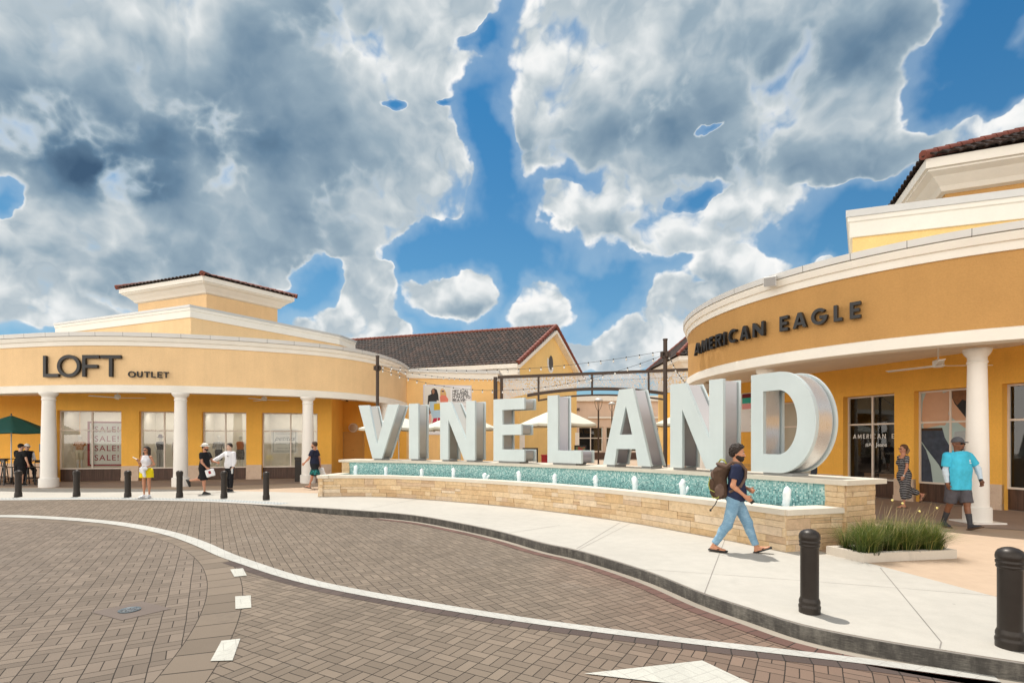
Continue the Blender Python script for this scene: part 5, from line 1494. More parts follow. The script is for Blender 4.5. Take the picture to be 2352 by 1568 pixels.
mbb = MB(); mbb.lathe([(.001, -.105), (.018, -.098), (.029, -.075), (.027, -.055), (.016, -.03), (.014, -.02)], n=8); bulb_me = mbb.build('bulb', M_BULB); bmesh_bulb = bulb_me.data; bpy.data.objects.remove(bulb_me)
mbb = MB(); mbb.lathe([(.016, -.028), (.018, -.02), (.018, .012), (.012, .02), (.001, .022)], n=8); sk = mbb.build('socket', M_SOCK); sock_me = sk.data; bpy.data.objects.remove(sk)
def festoon(a, b, sag, label, step=.42):
    t_ = thing('string_lights', label, 'string lights', tuple(a), 0, 'festoon light strings over the passage')
    L = (b - a).length; n = max(2, int(L / step)); pts = []
    for k in range(n * 3 + 1):
        f = k / (n * 3); p = a.lerp(b, f); p.z -= sag * 4 * f * (1 - f); pts.append(p - a)
    mb = MB(); mb.tube(pts, .006, 4); mb.build('wire', M_SOCK, t_)
    for k in range(n):
        p = pts[k * 3 + 1]
        o = bpy.data.objects.new('bulb', bmesh_bulb); COL.objects.link(o); o.parent = t_; o.location = p
        q = bpy.data.objects.new('socket', sock_me); COL.objects.link(q); q.parent = o
festoon(P1 + Vector((.1, 0, -.03)), P2 + Vector((-.1, 0, -.03)), .95, 'deepest sagging festoon string between the two poles', .38)
festoon(P1 + Vector((.1, 0, .08)), P2 + Vector((-.1, 0, .10)), .36, 'upper shallow festoon string between the two poles', .40)
pm = A(s_of(1138), 5.30, .2)
festoon(P1 + Vector((.1, 0, .03)), pm, .16, 'short festoon string from the left pole to the arch post', .48)
festoon(pm, A(AL - .2, 5.05, .3), .12, 'festoon string hanging level in front of the perforated screens', .55)
festoon(P2 + Vector((.1, 0, 0)), Vector((7.02, 20.0, 3.95)), .30, 'festoon string dropping from the tall brown pole to the right store', .30)

# ================================================================== cream parasols and furniture in the passage
M_CREAM = simple('cream_canvas', (.60, .585, .49), .8, var=.04); M_CREAMU = M_CREAM
M_CREEN = simple('green_canvas', (.012, .085, .070), .75, var=.12, vs=3)
M_WOODF = simple('red_brown_slats', (.22, .075, .035), .55, var=.2, vs=9)
def parasol(x, y, zr, zt, rad, label, cat='parasol', mat=None, rot=.2, n=8, group='cream parasols in the passage', polem=None):
    t_ = thing('parasol', label, cat, (x, y, 0), rot, group)
    mb = MB(); rows = []
    N_ = n * 6
    for f in (0.03, .35, .7, 1.):
        row = []
        for k in range(N_):
            a = 2 * PI * k / N_; seg = (k % 6) / 6; flat = math.cos(PI / n) / math.cos((seg - .5) * 2 * PI / n)
            sagf = 1 - .05 * math.sin(PI * seg) * f
            row.append((math.cos(a) * rad * f * flat, math.sin(a) * rad * f * flat, zt + (zr - zt) * (f ** 1.12) - (1 - sagf) * .6))
        rows.append(row)
    mb.grid(rows[::-1], None, 0, True, True)
    mb.grid([rows[-1], [(p[0], p[1], p[2] - .09) for p in rows[-1]]][::-1], None, 0, False, True)
    cn = mb.build('canopy', mat or M_CREAM, t_)
    mb = MB(); mb.lathe([(.001, zt + .10), (.03, zt + .06), (.02, zt)], n=10); mb.build('finial', M_DARK if mat else M_CREAM, cn)
    mb = MB(); mb.tube([(0, 0, 0.05), (0, 0, zt)], .024, 10); mb.build('pole', polem or M_CAPM, t_)
    mb = MB(); mb.lathe([(.30, 0), (.30, .05), (.30, .05), (.06, .07), (.04, .3)], n=20); mb.build('base', M_DARK, t_)
    for k in range(n):
        a = 2 * PI * k / n
        mb = MB(); mb.tube([(0, 0, zt - .08), (math.cos(a) * rad * .97, math.sin(a) * rad * .97, zr - .03)], .010, 5); mb.build('rib', M_DARK, t_)
    return t_
for k, (u, y, wpx, vr, vt, lab) in enumerate([(916, 22.5, 178, 983, 966, 'cream parasol behind the letters V and I'), (1057, 21.2, 172, 982, 958, 'cream parasol behind the first letter N'),
                                              (1284, 21.8, 184, 974, 946, 'cream parasol spread behind the letters E and L'), (1590, 21.0, 182, 972, 950, 'cream parasol behind the second letter N')]):
    parasol((u - U0) / F * y, y, CAM_H + (V0 - vr) / F * y, CAM_H + (V0 - vt) / F * y + .18, wpx / 2 / F * y, lab)
parasol((26 - U0) / F * 22.5, 22.5, 2.28, 2.95, 1.36, 'dark green parasol over the tall cafe table at the far left', 'parasol', M_CREEN, 0, 8, None, M_CAPM)
def cafe_chair(x, y, rz, label):
    t_ = thing('cafe_chair', label, 'chair', (x, y, 0), rz, 'slatted chairs in the passage')
    for sx in (-1, 1):
        mb = MB(); mb.tube([(-.24, sx * .22, 0), (-.22, sx * .22, .45), (-.28, sx * .22, .88)], .014, 6); mb.build('leg', M_DARK, t_)
        mb = MB(); mb.tube([(.24, sx * .22, 0), (.22, sx * .22, .62), (-.2, sx * .22, .64)], .014, 6); mb.build('leg', M_DARK, t_)
    mb = MB()
    for k in range(5): mb.box((-.18 + k * .09, 0, .455), (.075, .44, .02))
    mb.build('seat', M_WOODF, t_)
    mb = MB()
    for k in range(4): mb.bar((-.232 - .012 * k, -.21, .56 + k * .085), (-.232 - .012 * k, .21, .56 + k * .085), .02, .07)
    mb.build('backrest', M_WOODF, t_)
    return t_
def cafe_table(x, y, label, r=.42):
    t_ = thing('cafe_table', label, 'table', (x, y, 0), 0, 'round tables in the passage')
    mb = MB(); mb.lathe([(r, .72), (r, .745), (r, .745), (.001, .747)], n=24); mb.build('tabletop', M_DARK, t_)
    mb = MB(); mb.lathe([(.26, 0), (.26, .02), (.26, .02), (.035, .05), (.03, .72)], n=16); mb.build('pedestal', M_DARK, t_)
for u, y, rz, lab in [(1251, 20.8, R(200), 'red brown slatted chair between the letters E and L'), (1092, 21.6, R(15), 'red brown slatted chair behind the first letter N'), (1462, 20.0, R(160), 'red brown slatted chair seen through the legs of the letter A'),
                      (1545, 20.2, R(190), 'red brown slatted chair beside the tall brown pole')]:
    cafe_chair((u - U0) / F * y, y, rz, lab)
for u, y, lab in [(1262, 21.9, 'dark cafe table behind the letter L'), (1075, 20.9, 'dark cafe table behind the first letter N'), (1500, 20.4, 'dark cafe table behind the letter A')]:
    cafe_table((u - U0) / F * y, y, lab)
mb = MB(); mb.box((0, 0, .42), (.62, .5, .84)); mb.box((0, 0, .87), (.68, .56, .06)); o = mb.build('service_cart', M_BLACK, None, .01); o.location = ((996 - U0) / F * 24, 24, 0); tag(o, 'black service cart between the letters I and N', 'cart')

# street lamp behind the arch
def lamp(x, y, zt, label):
    t_ = thing('street_lamp', label, 'street lamp', (x, y, 0), 0, 'street lamps behind the arch')
    mb = MB(); mb.lathe([(.16, 0), (.16, .12), (.11, .2), (.06, .3), (.055, zt - .85)], n=16); mb.build('post', M_STEEL, t_)
    mb = MB()
    for a in (0, 90, 180, 270):
        c, s = math.cos(R(a)), math.sin(R(a)); mb.tube([(c * .03, s * .03, zt - .87), (c * .15, s * .15, zt - .70), (c * .24, s * .24, zt - .40), (c * .26, s * .26, zt - .2)], .016, 6)
    mb.build('cradle', M_STEEL, t_)
    mb = MB(); mb.lathe([(.24, zt - .22), (.30, zt - .20), (.30, zt - .15), (.26, zt - .07), (.12, zt), (.001, zt + .02)], n=20); mb.build('hood', M_CAPM, t_)
yl = 36; zt_l = CAM_H + (V0 - 963) / F * yl
lamp((1374.5 - U0) / F * 36, 36, CAM_H + (V0 - 914) / F * 36, 'slim street lamp with a domed hood left of the letter A')
lamp((1405.5 - U0) / F * 46, 46, CAM_H + (V0 - 923) / F * 46, 'farther street lamp whose hood shows beside the letter A')
# menu easels
M_CHALK = simple('menu_white', (.72, .72, .70), .5)
def easel(u, y, v0, v1, w, label, face):
    x = (u - U0) / F * y; t_ = thing('menu_board', label, 'menu board', (x, y, 0), 0)
    z1 = CAM_H + (V0 - v0) / F * y
    mb = MB(); mb.box((0, 0, z1 - .42), (w, .05, .84)); mb.build('frame', M_BLACK, t_)
    mb = MB(); mb.box((0, -.035, z1 - .42), (w - .12, .012, .70)); fc = mb.build('face', face, t_)
    for sx in (-1, 1):
        mb = MB(); mb.bar((sx * w * .42, .02, 0), (sx * w * .42, .02, z1 - .8), .04, .04, up=(0, 1, 0)); mb.build('leg', M_BLACK, t_)
def menu_mat():
    m, t, b = newmat('menu_photos'); p = t.tc('Object'); n = t.voro(p, 9.); r = t.white(t.vm('FLOOR', t.vm('SCALE', p, scale=9.)))
    setb(t, b, t.ramp(r, [(0., (.30, .06, .03)), (.3, (.62, .55, .45)), (.6, (.35, .20, .09)), (.8, (.12, .16, .05)), (1., (.7, .66, .6))], 'CONSTANT'), .5); return m
easel(1218, 21.0, 1028, 1062, .62, 'black framed white menu easel behind the letter E', M_CHALK)
easel(1333, 22.5, 1022, 1036, .52, 'black framed menu easel with food pictures behind the letter L', menu_mat())
mb = MB(); mb.box((0, 0, .55), (.62, .5, 1.1)); mb.box((0, -.02, 1.13), (.66, .52, .06)); o = mb.build('drinks_cooler', simple('red_cooler', (.30, .012, .015), .35), None, .01); o.location = ((1258 - U0) / F * 26, 26, .02); tag(o, 'red drinks cooler partly hidden left of the letter L', 'cooler')

# "ut" end of the beige store name
sg = thing('store_sign', 'end of a dark lower case store name on the beige wall left of the lamp', 'sign', (7, 55, 5))
yb = 54.95; zb = CAM_H + (V0 - 943) / F * yb; hh = 12 / F * yb
me = text_mesh('ut', hh, .08, .006); bb = [v.co.x for v in me.vertices]
x0 = (1325 - U0) / F * yb
place(me, 'lettering', frame_m((x0 - .15, yb - .03, zb), (1, 0, 0)), simple('brown_sign_face', (.05, .035, .03), .5), sg)
adopt(sg)

# ================================================================== billboard on the wing wall
def flat(parent, name, pts, M, m, z=0.):
    mb = MB(); q = [M @ Vector((x, y, z)) for x, y in pts]; mb.poly(q); return mb.build(name, m, parent)
pal = {}
def paint(c, rough=.55):
    k = tuple(round(x, 3) for x in c)
    if k not in pal: pal[k] = simple('print_%d' % len(pal), c, rough, var=.03)
    return pal[k]
wd = Vector((5.25, .83, 0)).normalized(); wn = Vector((wd.y, -wd.x, 0))
s0 = ray_line(972, (-6.2, 30.72), wd); s1 = ray_line(1083, (-6.2, 30.72), wd)
pB = Vector((-6.2, 30.72, 0)) + wd * s0
yb = pB.y; zt = CAM_H + (V0 - 883) / F * yb; zb = CAM_H + (V0 - 998) / F * yb; wB = s1 - s0; hB = zt - zb
BB = thing('billboard', 'white wall poster with two drawn women and black headline behind the letters I and N', 'poster', (pB.x, pB.y, zb))
Mb = frame_m(Vector((pB.x, pB.y, zb)) + wn * .03, wd)
mb = MB(); mb.box(None, (wB, .06, hB), mat=Matrix.Translation(Vector((pB.x, pB.y, zb)) + wd * wB / 2 + wn * .0 + Vector((0, 0, hB / 2))) @ Matrix.Rotation(math.atan2(wd.y, wd.x), 4, 'Z')); mb.build('frame', paint((.62, .61, .66)), BB)
e = .05
def bx_(x, y): return (x * wB, (1 - y) * hB)       # fractions of the sheet, y down
flat(BB, 'sheet', [bx_(.025, .98), bx_(.975, .98), bx_(.975, .03), bx_(.025, .03)], Mb, paint((.76, .76, .77)), .004)
flat(BB, 'sheet_tint', [bx_(.03, .90), bx_(.56, .90), bx_(.56, .035), bx_(.03, .035)], Mb, paint((.70, .68, .63)), .008)
def ell(cx, cy, rx, ry, n=18): return [bx_(cx + rx * math.cos(2 * PI * k / n), cy + ry * math.sin(2 * PI * k / n)) for k in range(n)][::-1]
W1 = thing
def P_(nm, pts, c, z): flat(BB, nm, [bx_(*p) for p in pts], Mb, paint(c), z)
P_('figure_hair', [(.17, .24), (.16, .12), (.19, .08), (.23, .07), (.28, .10), (.31, .20), (.32, .32), (.27, .30), (.22, .26)], (.012, .010, .010), .012)
flat(BB, 'figure_face', ell(.205, .135, .028, .052), Mb, paint((.28, .13, .07)), .016)
P_('figure_top', [(.10, .22), (.16, .19), (.27, .20), (.30, .28), (.27, .34), (.12, .34), (.11, .42), (.14, .50), (.115, .52), (.09, .40)], (.012, .011, .012), .020)
P_('figure_hand', [(.115, .51), (.14, .50), (.16, .56), (.13, .60), (.11, .57)], (.25, .12, .07), .022)
P_('figure_skirt', [(.14, .335), (.27, .335), (.34, .48), (.36, .66), (.20, .67), (.13, .48)], (.40, .56, .68), .024)
P_('figure_leg', [(.21, .67), (.29, .66), (.24, .88), (.15, .89)], (.48, .018, .06), .024)
P_('figure_leg', [(.30, .66), (.36, .66), (.37, .88), (.29, .88)], (.48, .018, .06), .026)
P_('figure_handbag', [(.22, .38), (.34, .37), (.35, .50), (.22, .51)], (.62, .40, .02), .030)
P_('figure_hair', [(.35, .25), (.35, .11), (.385, .07), (.43, .08), (.47, .16), (.48, .27)], (.62, .40, .14), .012)
flat(BB, 'figure_face', ell(.402, .125, .026, .045), Mb, paint((.68, .42, .30)), .016)
P_('figure_sunglasses', [(.375, .115), (.428, .115), (.425, .14), (.378, .14)], (.015, .012, .012), .020)
P_('figure_top', [(.34, .24), (.38, .20), (.46, .21), (.515, .28), (.50, .42), (.36, .42)], (.70, .20, .13), .020)
P_('figure_skirt', [(.36, .42), (.50, .42), (.52, .66), (.38, .66)], (.74, .72, .70), .022)
P_('figure_bag', [(.08, .60), (.16, .60), (.17, .76), (.09, .77)], (.72, .42, .33), .012)
P_('red_strip', [(.03, .89), (.14, .89), (.14, .93), (.03, .93)], (.55, .02, .06), .012)
P_('dark_strip', [(.34, .89), (.62, .89), (.62, .93), (.34, .93)], (.05, .012, .016), .012)
me = text_mesh('or', .16, .0, .006); place(me, 'footer_text', Mb @ Matrix.Translation((*bx_(.20, .94), .012)), M_BLACK, BB)
for k, ln in enumerate(('HEY DEAL', 'HUNTERS,', 'IT PAYS TO', 'BE A VIP')):
    me = text_mesh(ln, .215, .0, .006, .98); place(me, 'headline', Mb @ Matrix.Translation((*bx_(.60, .145 + k * .060), .012)), M_BLACK, BB)
for k, (y, w_) in enumerate(((.30, .30), (.325, .26), (.35, .30), (.375, .22), (.43, .30), (.47, .20))):
    P_('small_print', [(.60, y), (.60 + w_, y), (.60 + w_, y - .008), (.60, y - .008)], (.36, .36, .37), .012)
adopt(BB)

# ================================================================== LOFT window displays
M_SKINM = simple('mannequin_white', (.72, .68, .60), .5, var=.03)
Wl = W
def mannequin_at(u, top_c, bot_c, label, kind, hat=None):
    s = ray_line(u, WLN[0], WLN[1]) - sL
    p = W_L(s, .545, REC + .45)
    t_ = thing('mannequin', label, 'mannequin', tuple(p), math.atan2(WLN[1].y, WLN[1].x), 'shop window mannequins')
    S = .88
    mb = MB()
    def lt(prof, mbx): mbx.grid([[(r * 1.15 * math.cos(2 * PI * j / 14), r * .72 * math.sin(2 * PI * j / 14), z * S) for j in range(14)] for r, z in prof], None, 0, True, True)
    lt([(.001, 1.80), (.05, 1.79), (.072, 1.72), (.068, 1.64), (.045, 1.57), (.038, 1.52), (.05, 1.47), (.145, 1.43), (.155, 1.36), (.135, 1.2), (.115, 1.08), (.15, .92), (.155, .85)], mb)
    for sx in (-1, 1):
        mb.tube([(sx * .075, 0, .86 * S), (sx * .08, -.01, .48 * S), (sx * .075, 0, .06 * S)], [.075, .05, .033], 10)
        mb.tube([(sx * .18, 0, 1.40 * S), (sx * .235, .02, 1.12 * S), (sx * (.20 if kind != 'hip' or sx < 0 else .14), -.06, .90 * S)], [.04, .032, .024], 8)
    mb.build('body', M_SKINM, t_)
    mb = MB(); lt([(.06, 1.465), (.155, 1.435), (.165, 1.36), (.145, 1.2), (.128, 1.08), (.15, 1.02)], mb)
    if kind in ('hip', 'jacket'):
        for sx in (-1, 1): mb.tube([(sx * .165, 0, 1.42 * S), (sx * .215, .01, 1.24 * S)] + ([(sx * .24, .01, 1.08 * S)] if kind == 'jacket' else []), [.062, .058] + ([.05] if kind == 'jacket' else []), 10)
    mb.build('top', top_c, t_)
    mb = MB()
    if kind == 'skirt': lt([(.13, 1.06), (.155, .95), (.17, .80), (.16, .45)], mb)
    else:
        lt([(.13, 1.06), (.158, .92), (.16, .84)], mb)
        e = .5 if kind == 'hip' else (.42 if kind == 'jacket' else .08)
        for sx in (-1, 1): mb.tube([(sx * .08, 0, .88 * S), (sx * .085, 0, .5 * S), (sx * .085, 0, e * S)], [.088, .08, .08], 10)
    mb.build('trousers' if kind != 'skirt' else 'skirt', bot_c, t_)
    if hat:
        mb = MB(); mb.lathe([(.16, 1.68 * S), (.17, 1.69 * S), (.09, 1.72 * S), (.085, 1.80 * S), (.05, 1.85 * S), (.001, 1.86 * S)], n=16); mb.build('hat', hat, t_)
    mb = MB(); mb.lathe([(.2, 0), (.2, .012), (.2, .012), (.001, .014)], n=20); mb.build('stand', M_CAPM, t_)
W_L = LW_
def floral(name, base, spot, sc=38.):
    m, t, b = newmat(name); v = t.voro(t.tc('Object'), sc); setb(t, b, t.mix(t.sstep(v, .38, .28), base, spot), .8); return m
def stripes(name, a, c, sc):
    m, t, b = newmat(name); x, y, z = t.xyz(t.tc('Object')); setb(t, b, t.mix(t.sstep(t.m('FRACT', t.m('MULTIPLY', x, sc)), .45, .55), a, c), .8); return m
mannequin_at(170, floral('rust_floral', (.42, .15, .02), (.75, .66, .5)), simple('cream_trousers', (.72, .63, .46), .8), 'mannequin in a rust floral blouse and cream trousers', 'hip')
mannequin_at(359, simple('black_top', (.012, .012, .013), .8), stripes('striped_trousers', (.02, .02, .02), (.5, .48, .42), 26.), 'mannequin in a dark hat, black top and striped trousers', 'long', simple('maroon_hat', (.05, .015, .02), .8))
mannequin_at(398, floral('rust_print', (.25, .07, .02), (.5, .25, .1), 30.), floral('rust_print2', (.25, .07, .02), (.5, .25, .1), 30.), 'mannequin in rust print clothes beside the second column', 'skirt')
mannequin_at(495.5, stripes('grey_stripes', (.05, .05, .06), (.6, .58, .55), 18.), simple('navy_trousers', (.012, .014, .02), .8), 'mannequin in a striped jacket and cropped navy trousers', 'jacket')
mannequin_at(546, simple('rust_top', (.38, .10, .015), .8), floral('black_floral_skirt', (.012, .012, .014), (.55, .55, .52), 26.), 'mannequin in a rust top and black flowered skirt', 'skirt')
# sale sheet
def window_sheet(name, label, u0, u1, z0, z1, depth):
    a = ray_line(u0, WLN[0], WLN[1]) - sL; b = ray_line(u1, WLN[0], WLN[1]) - sL
    t_ = thing(name, label, 'poster', tuple(W_L(a, z0, depth)))
    return t_, frame_m(W_L(a, z0, depth), WLN[1]), b - a, z1 - z0
zl = lambda v: CAM_H + (V0 - v) / F * 24.1
M_RED = simple('sale_red', (.30, .012, .025), .6)
t_, Mf, w, h = window_sheet('sale_poster', 'red bordered white sheet repeating SALE! four times', 198, 284, zl(1070), zl(967), REC + .10)
M_SHEET = simple('sheet_white', (.72, .69, .62), .6, var=.02)
flat(t_, 'border', [(0, 0), (w, 0), (w, h), (0, h)], Mf, M_RED)
flat(t_, 'sheet', [(.10, .08), (w - .10, .08), (w - .10, h - .08), (.10, h - .08)], Mf, M_SHEET, .004)
for k in range(4):
    me = text_mesh('SALE!', .37, 0., .004, 1.18, 0., 'CENTER'); place(me, 'lettering', Mf @ Matrix.Translation((w * .52, h - .49 - k * .44, .008)), M_RED, t_)
adopt(t_)
t_, Mf, w, h = window_sheet('petites_poster', 'white framed poster with petites in script', 622, 683, zl(1043), zl(981) - .02, REC + .10)
flat(t_, 'border', [(0, 0), (w, 0), (w, h), (0, h)], Mf, M_SHEET)
flat(t_, 'rule', [(.08, .08), (w - .08, .08), (w - .08, h - .08), (.08, h - .08)], Mf, simple('rule_black', (.05, .05, .05)), .003)
flat(t_, 'sheet', [(.10, .10), (w - .10, .10), (w - .10, h - .10), (.10, h - .10)], Mf, M_SHEET, .006)
M_INK = simple('ink', (.03, .03, .03), .6)
for txt, sz, y, sh, sp in (('Find inside to try our', .085, h - .27, 0, 1.1), ('petites', .34, h - .58, .45, 1.), ('COLLECTION', .10, h - .76, 0, 1.4), ('Exactly right for', .085, h - .98, 0, 1.15), ('proportions so beautiful', .085, h - 1.10, 0, 1.1)):
    me = text_mesh(txt, sz, 0., .0, sp, sh, 'CENTER'); place(me, 'lettering', Mf @ Matrix.Translation((w / 2, y, .010)), M_INK, t_)
adopt(t_)

# ================================================================== right store window graphics
def wa_(u): return ray_line(u, AW[0], AW[1]) + 9.5
def apost(name, label, u0, u1, z0, z1, depth=RECA + .06):
    a, b = (wa_(u0) if u0 is not None else None), (wa_(u1) if u1 is not None else None)
    t_ = thing(name, label, 'poster', tuple(WA(a, z0, depth))); return t_, frame_m(WA(a, z0, depth), AW[1]), b - a, z1 - z0
M_DENIM = simple('print_denim', (.045, .06, .09), .7, var=.45, vs=5); M_DEN2 = simple('print_pale_denim', (.42, .46, .48), .7, var=.15, vs=5)
M_PSK = simple('print_skin', (.60, .36, .23), .6, var=.08, vs=3); M_PHAIR = simple('print_hair', (.20, .09, .04), .7, var=.4, vs=9); M_PBG = simple('print_pale_teal', (.42, .54, .53), .6, var=.03)
# jeans poster, second window
s_a, s_b = 2.22 + 9.5, 2.22 + 9.5 + 1.66
t_ = thing('jeans_poster', 'full window photo poster of people in jeans behind the man in turquoise', 'poster', tuple(WA(s_a, .6, RECA - .03)))
Mf = frame_m(WA(s_a + .06, .60, RECA - .034), AW[1]); w, h = 1.54, 2.68
def fx(nm, pts, m, z): flat(t_, nm, [(x * w, (1 - y) * h) for x, y in pts], Mf, m, z * .6)
fx('sheet', [(0, 1), (1, 1), (1, 0), (0, 0)], M_PBG, 0.)
fx('torso', [(.0, .30), (.02, .10), (.08, .0), (.36, .0), (.42, .12), (.48, .30), (.40, .37), (.05, .36)], M_PSK, .003)
fx('dark_top', [(.48, .0), (1, .0), (1, .33), (.74, .34), (.58, .22)], simple('print_black', (.02, .02, .022), .7), .003)
fx('hair', [(.52, .0), (.98, .0), (.94, .10), (.80, .13), (.68, .10), (.60, .16), (.53, .09)], M_PHAIR, .006)
fx('arm', [(.36, .02), (.47, .0), (.56, .14), (.78, .33), (.98, .40), (.96, .46), (.72, .40), (.50, .28), (.40, .14)], M_PSK, .009)
fx('hand', [(.02, .36), (.22, .31), (.44, .24), (.50, .29), (.30, .37), (.05, .40)], M_PSK, .010)
fx('jeans', [(.0, .40), (.36, .40), (.40, .50), (.50, .62), (.60, .76), (.74, 1.), (.46, 1.), (.30, .80), (.08, .62), (.0, .54)], M_DENIM, .006)
fx('jeans_leg', [(.0, .56), (.08, .64), (.16, .80), (.20, 1.), (.0, 1.)], M_DENIM, .0055)
fx('pale_jeans', [(.56, .44), (1, .42), (1, 1.), (.72, 1.), (.60, .74), (.52, .58)], M_DEN2, .005)
fx('belt', [(.0, .395), (.36, .395), (.36, .425), (.0, .425)], simple('print_belt', (.05, .025, .012), .6), .012)
adopt(t_)
# arm poster, window behind the D
s_a = -2.62 + 9.5
t_ = thing('arm_poster', 'window photo poster of an arm and white shirt seen through the letter D', 'poster', tuple(WA(s_a, .6, RECA + .06)))
Mf = frame_m(WA(s_a + .06, .60, RECA - .034), AW[1])
M_PB2 = simple('print_greige', (.50, .48, .40), .6, var=.04)
fx('sheet', [(0, 1), (1, 1), (1, 0), (0, 0)], M_PB2, 0.)
fx('shirt', [(.55, .0), (1, .0), (1, .52), (.70, .50), (.62, .26)], simple('print_white', (.70, .68, .62), .6), .003)
fx('forearm', [(.62, .12), (.70, .20), (.66, .30), (.62, .40), (.72, .58), (.80, .66), (.74, .76), (.66, .74), (.58, .58), (.50, .40), (.50, .30)], simple('print_tan_skin', (.42, .19, .09), .6, var=.1), .006)
fx('jeans', [(.78, .56), (1, .54), (1, 1.), (.72, 1.), (.80, .78)], M_DENIM, .005)
adopt(t_)
# lettering on the dark first window
t_ = thing('window_lettering', 'white store name and hashtag lettered on the dark shop window', 'lettering', tuple(WA(wa_(1958), 1.85, RECA - .035)))
M_WTXT = simple('white_vinyl', (.80, .80, .78), .5)
Lw = [('A', 1961, 1969.5), ('M', 1971, 1981), ('E', 1983.5, 1989), ('R', 1991.5, 1998), ('I', 2000.5, 2002), ('C', 2004, 2011), ('A', 2012.5, 2021), ('N', 2023.5, 2031.5), ('E', 2041.5, 2047.5), ('A', 2049.5, 2059)]
x0 = wa_(1961)
def w0y(u): return (AW[0][1] + AW[1].y * (wa_(u) - 9.5))
cur = wa_(1961); hL = .145
for ch in 'AMERICAN EAGLE':
    if ch == ' ': cur += .14; continue
    ww = fw_[ch] * hL * .92
    if cur + ww > wa_(1950) + 1.60: break
    me = curve_mesh(glyph(ch, fw_[ch] * .92, .15, hL), .004); place(me, 'letter', frame_m(WA(cur, 1.92, RECA - .028), AW[1]), M_WTXT, t_); cur += ww + .045
me = text_mesh('#AE Jeans', .17, .0, .002, 1.0); place(me, 'hashtag', frame_m(WA(wa_(1950) + .58, 1.66, RECA - .026), AW[1]), M_WTXT, t_)
adopt(t_)
M_CARD = simple('cardboard', (.22, .12, .07), .8)
for s, ww, hh_, lab in ((.48, .24, .26, 'small cardboard carton inside the lettered dark window'), (1.08, .48, .26, 'wide cardboard carton inside the lettered dark window')):
    mb = MB(); mb.box((0, 0, hh_ / 2), (ww, .3, hh_)); o = mb.build('carton', M_CARD, None, .006); p = WA(9.5 + s + .06, .51, RECA + .30); o.location = p; o.rotation_euler = (0, 0, math.atan2(AW[1].y, AW[1].x)); tag(o, lab, 'carton')
# directory board on the far wall behind the N
t_ = thing('wall_poster', 'white wall board with maroon, teal and pink bands between the letters N and D', 'poster', tuple(WA(0, 2.4, 0)))
pw = Vector((9.75, 22.6, 0)); ppd = Vector((.62, -.785, 0)).normalized(); wdir = AW[1]
base = Vector((*aw(0, RECA), 0))
sP = ray_line(1706, aw(0, RECA), AW[1]); eP = ray_line(1745, aw(0, RECA), AW[1])
pp = Vector((*aw(sP, RECA + .03), 0)); zz0 = CAM_H + (V0 - 990) / F * pp.y; zz1 = CAM_H + (V0 - 905) / F * pp.y
Mf = frame_m(Vector((pp.x, pp.y, zz0)), AW[1]); w, h = eP - sP, zz1 - zz0
fx('sheet', [(-.1, 1.02), (1.02, 1.02), (1.02, -.02), (-.1, -.02)], paint((.74, .74, .74)), 0.)
fx('maroon_band', [(.0, .11), (1, .11), (1, 0), (.0, 0)], paint((.16, .008, .03)), .004)
fx('teal_band', [(.0, .26), (1, .26), (1, .11), (.0, .11)], paint((.02, .42, .36)), .004)
fx('pink_band', [(.0, .41), (1, .41), (1, .26), (.0, .26)], paint((.72, .32, .32)), .004)
for y in (.46, .50, .58, .62, .86): fx('small_print', [(.45, y + .012), (.9, y + .012), (.9, y), (.45, y)], paint((.45, .45, .45)), .004)
adopt(t_)
# bench in front of it
t_ = thing('bench', 'yellow wood bench with black frame beyond the walking man', 'bench', (9.35, 20.6, 0), math.atan2(AW[1].y, AW[1].x))
M_PINE = simple('pine_slats', (.62, .36, .11), .55, var=.15, vs=7)
mb = MB()
for k in range(3): mb.box((0, -.1 - k * .13, .44), (1.7, .12, .04))
mb.build('seat', M_PINE, t_)
mb = MB()
for k in range(3): mb.box((0, .03 + .015 * k, .58 + k * .15), (1.7, .03, .13))
mb.build('backrest', M_PINE, t_)
for sx in (-.8, .8):
    mb = MB(); mb.bar((sx, .05, 0), (sx, .06, .95), .04, .04, up=(1, 0, 0)); mb.bar((sx, -.42, 0), (sx, -.42, .64), .04, .04, up=(1, 0, 0)); mb.bar((sx, -.42, .64), (sx, .05, .64), .04, .04); mb.build('leg_frame', M_BLACK, t_)

# ================================================================== small fittings
def fan(x, y, zc, zm, rad, rz, label):
    t_ = thing('ceiling_fan', label, 'ceiling fan', (x, y, zm), rz, 'white ceiling fans under the arcades')
    mb = MB(); mb.tube([(0, 0, .1), (0, 0, zc - zm)], .016, 8); mb.lathe([(.07, zc - zm - .06), (.07, zc - zm - .002)], n=14); mb.build('rod', M_WHITEP, t_)
    mb = MB(); mb.lathe([(.001, -.06), (.10, -.055), (.13, -.03), (.13, -.01), (.13, -.01), (.115, .0), (.115, .10), (.115, .10), (.05, .13), (.02, .14)], n=18); mb.build('motor', M_WHITEP, t_)
    for k in range(3):
        a = 2 * PI * k / 3
        c, s = math.cos(a), math.sin(a)
        mb = MB(); M_ = Matrix.Rotation(a, 4, 'Z') @ Matrix.Translation((rad / 2 + .05, 0, -.02)) @ Matrix.Rotation(R(9), 4, 'X'); mb.box(None, (rad, .13, .012), mat=M_); mb.build('blade', M_WHITEP, t_)
    return t_
for u, v, y, zc, rad, rz, lab in [(270, 912, 22.6, 4.22, 1.05, R(8), 'white ceiling fan above the sale window'), (607, 917, 24.2, 4.22, 1.0, R(20), 'white ceiling fan above the petites window')]:
    f_ = fan((u - U0) / F * y, y, zc, CAM_H + (V0 - v) / F * y, rad, rz, lab)
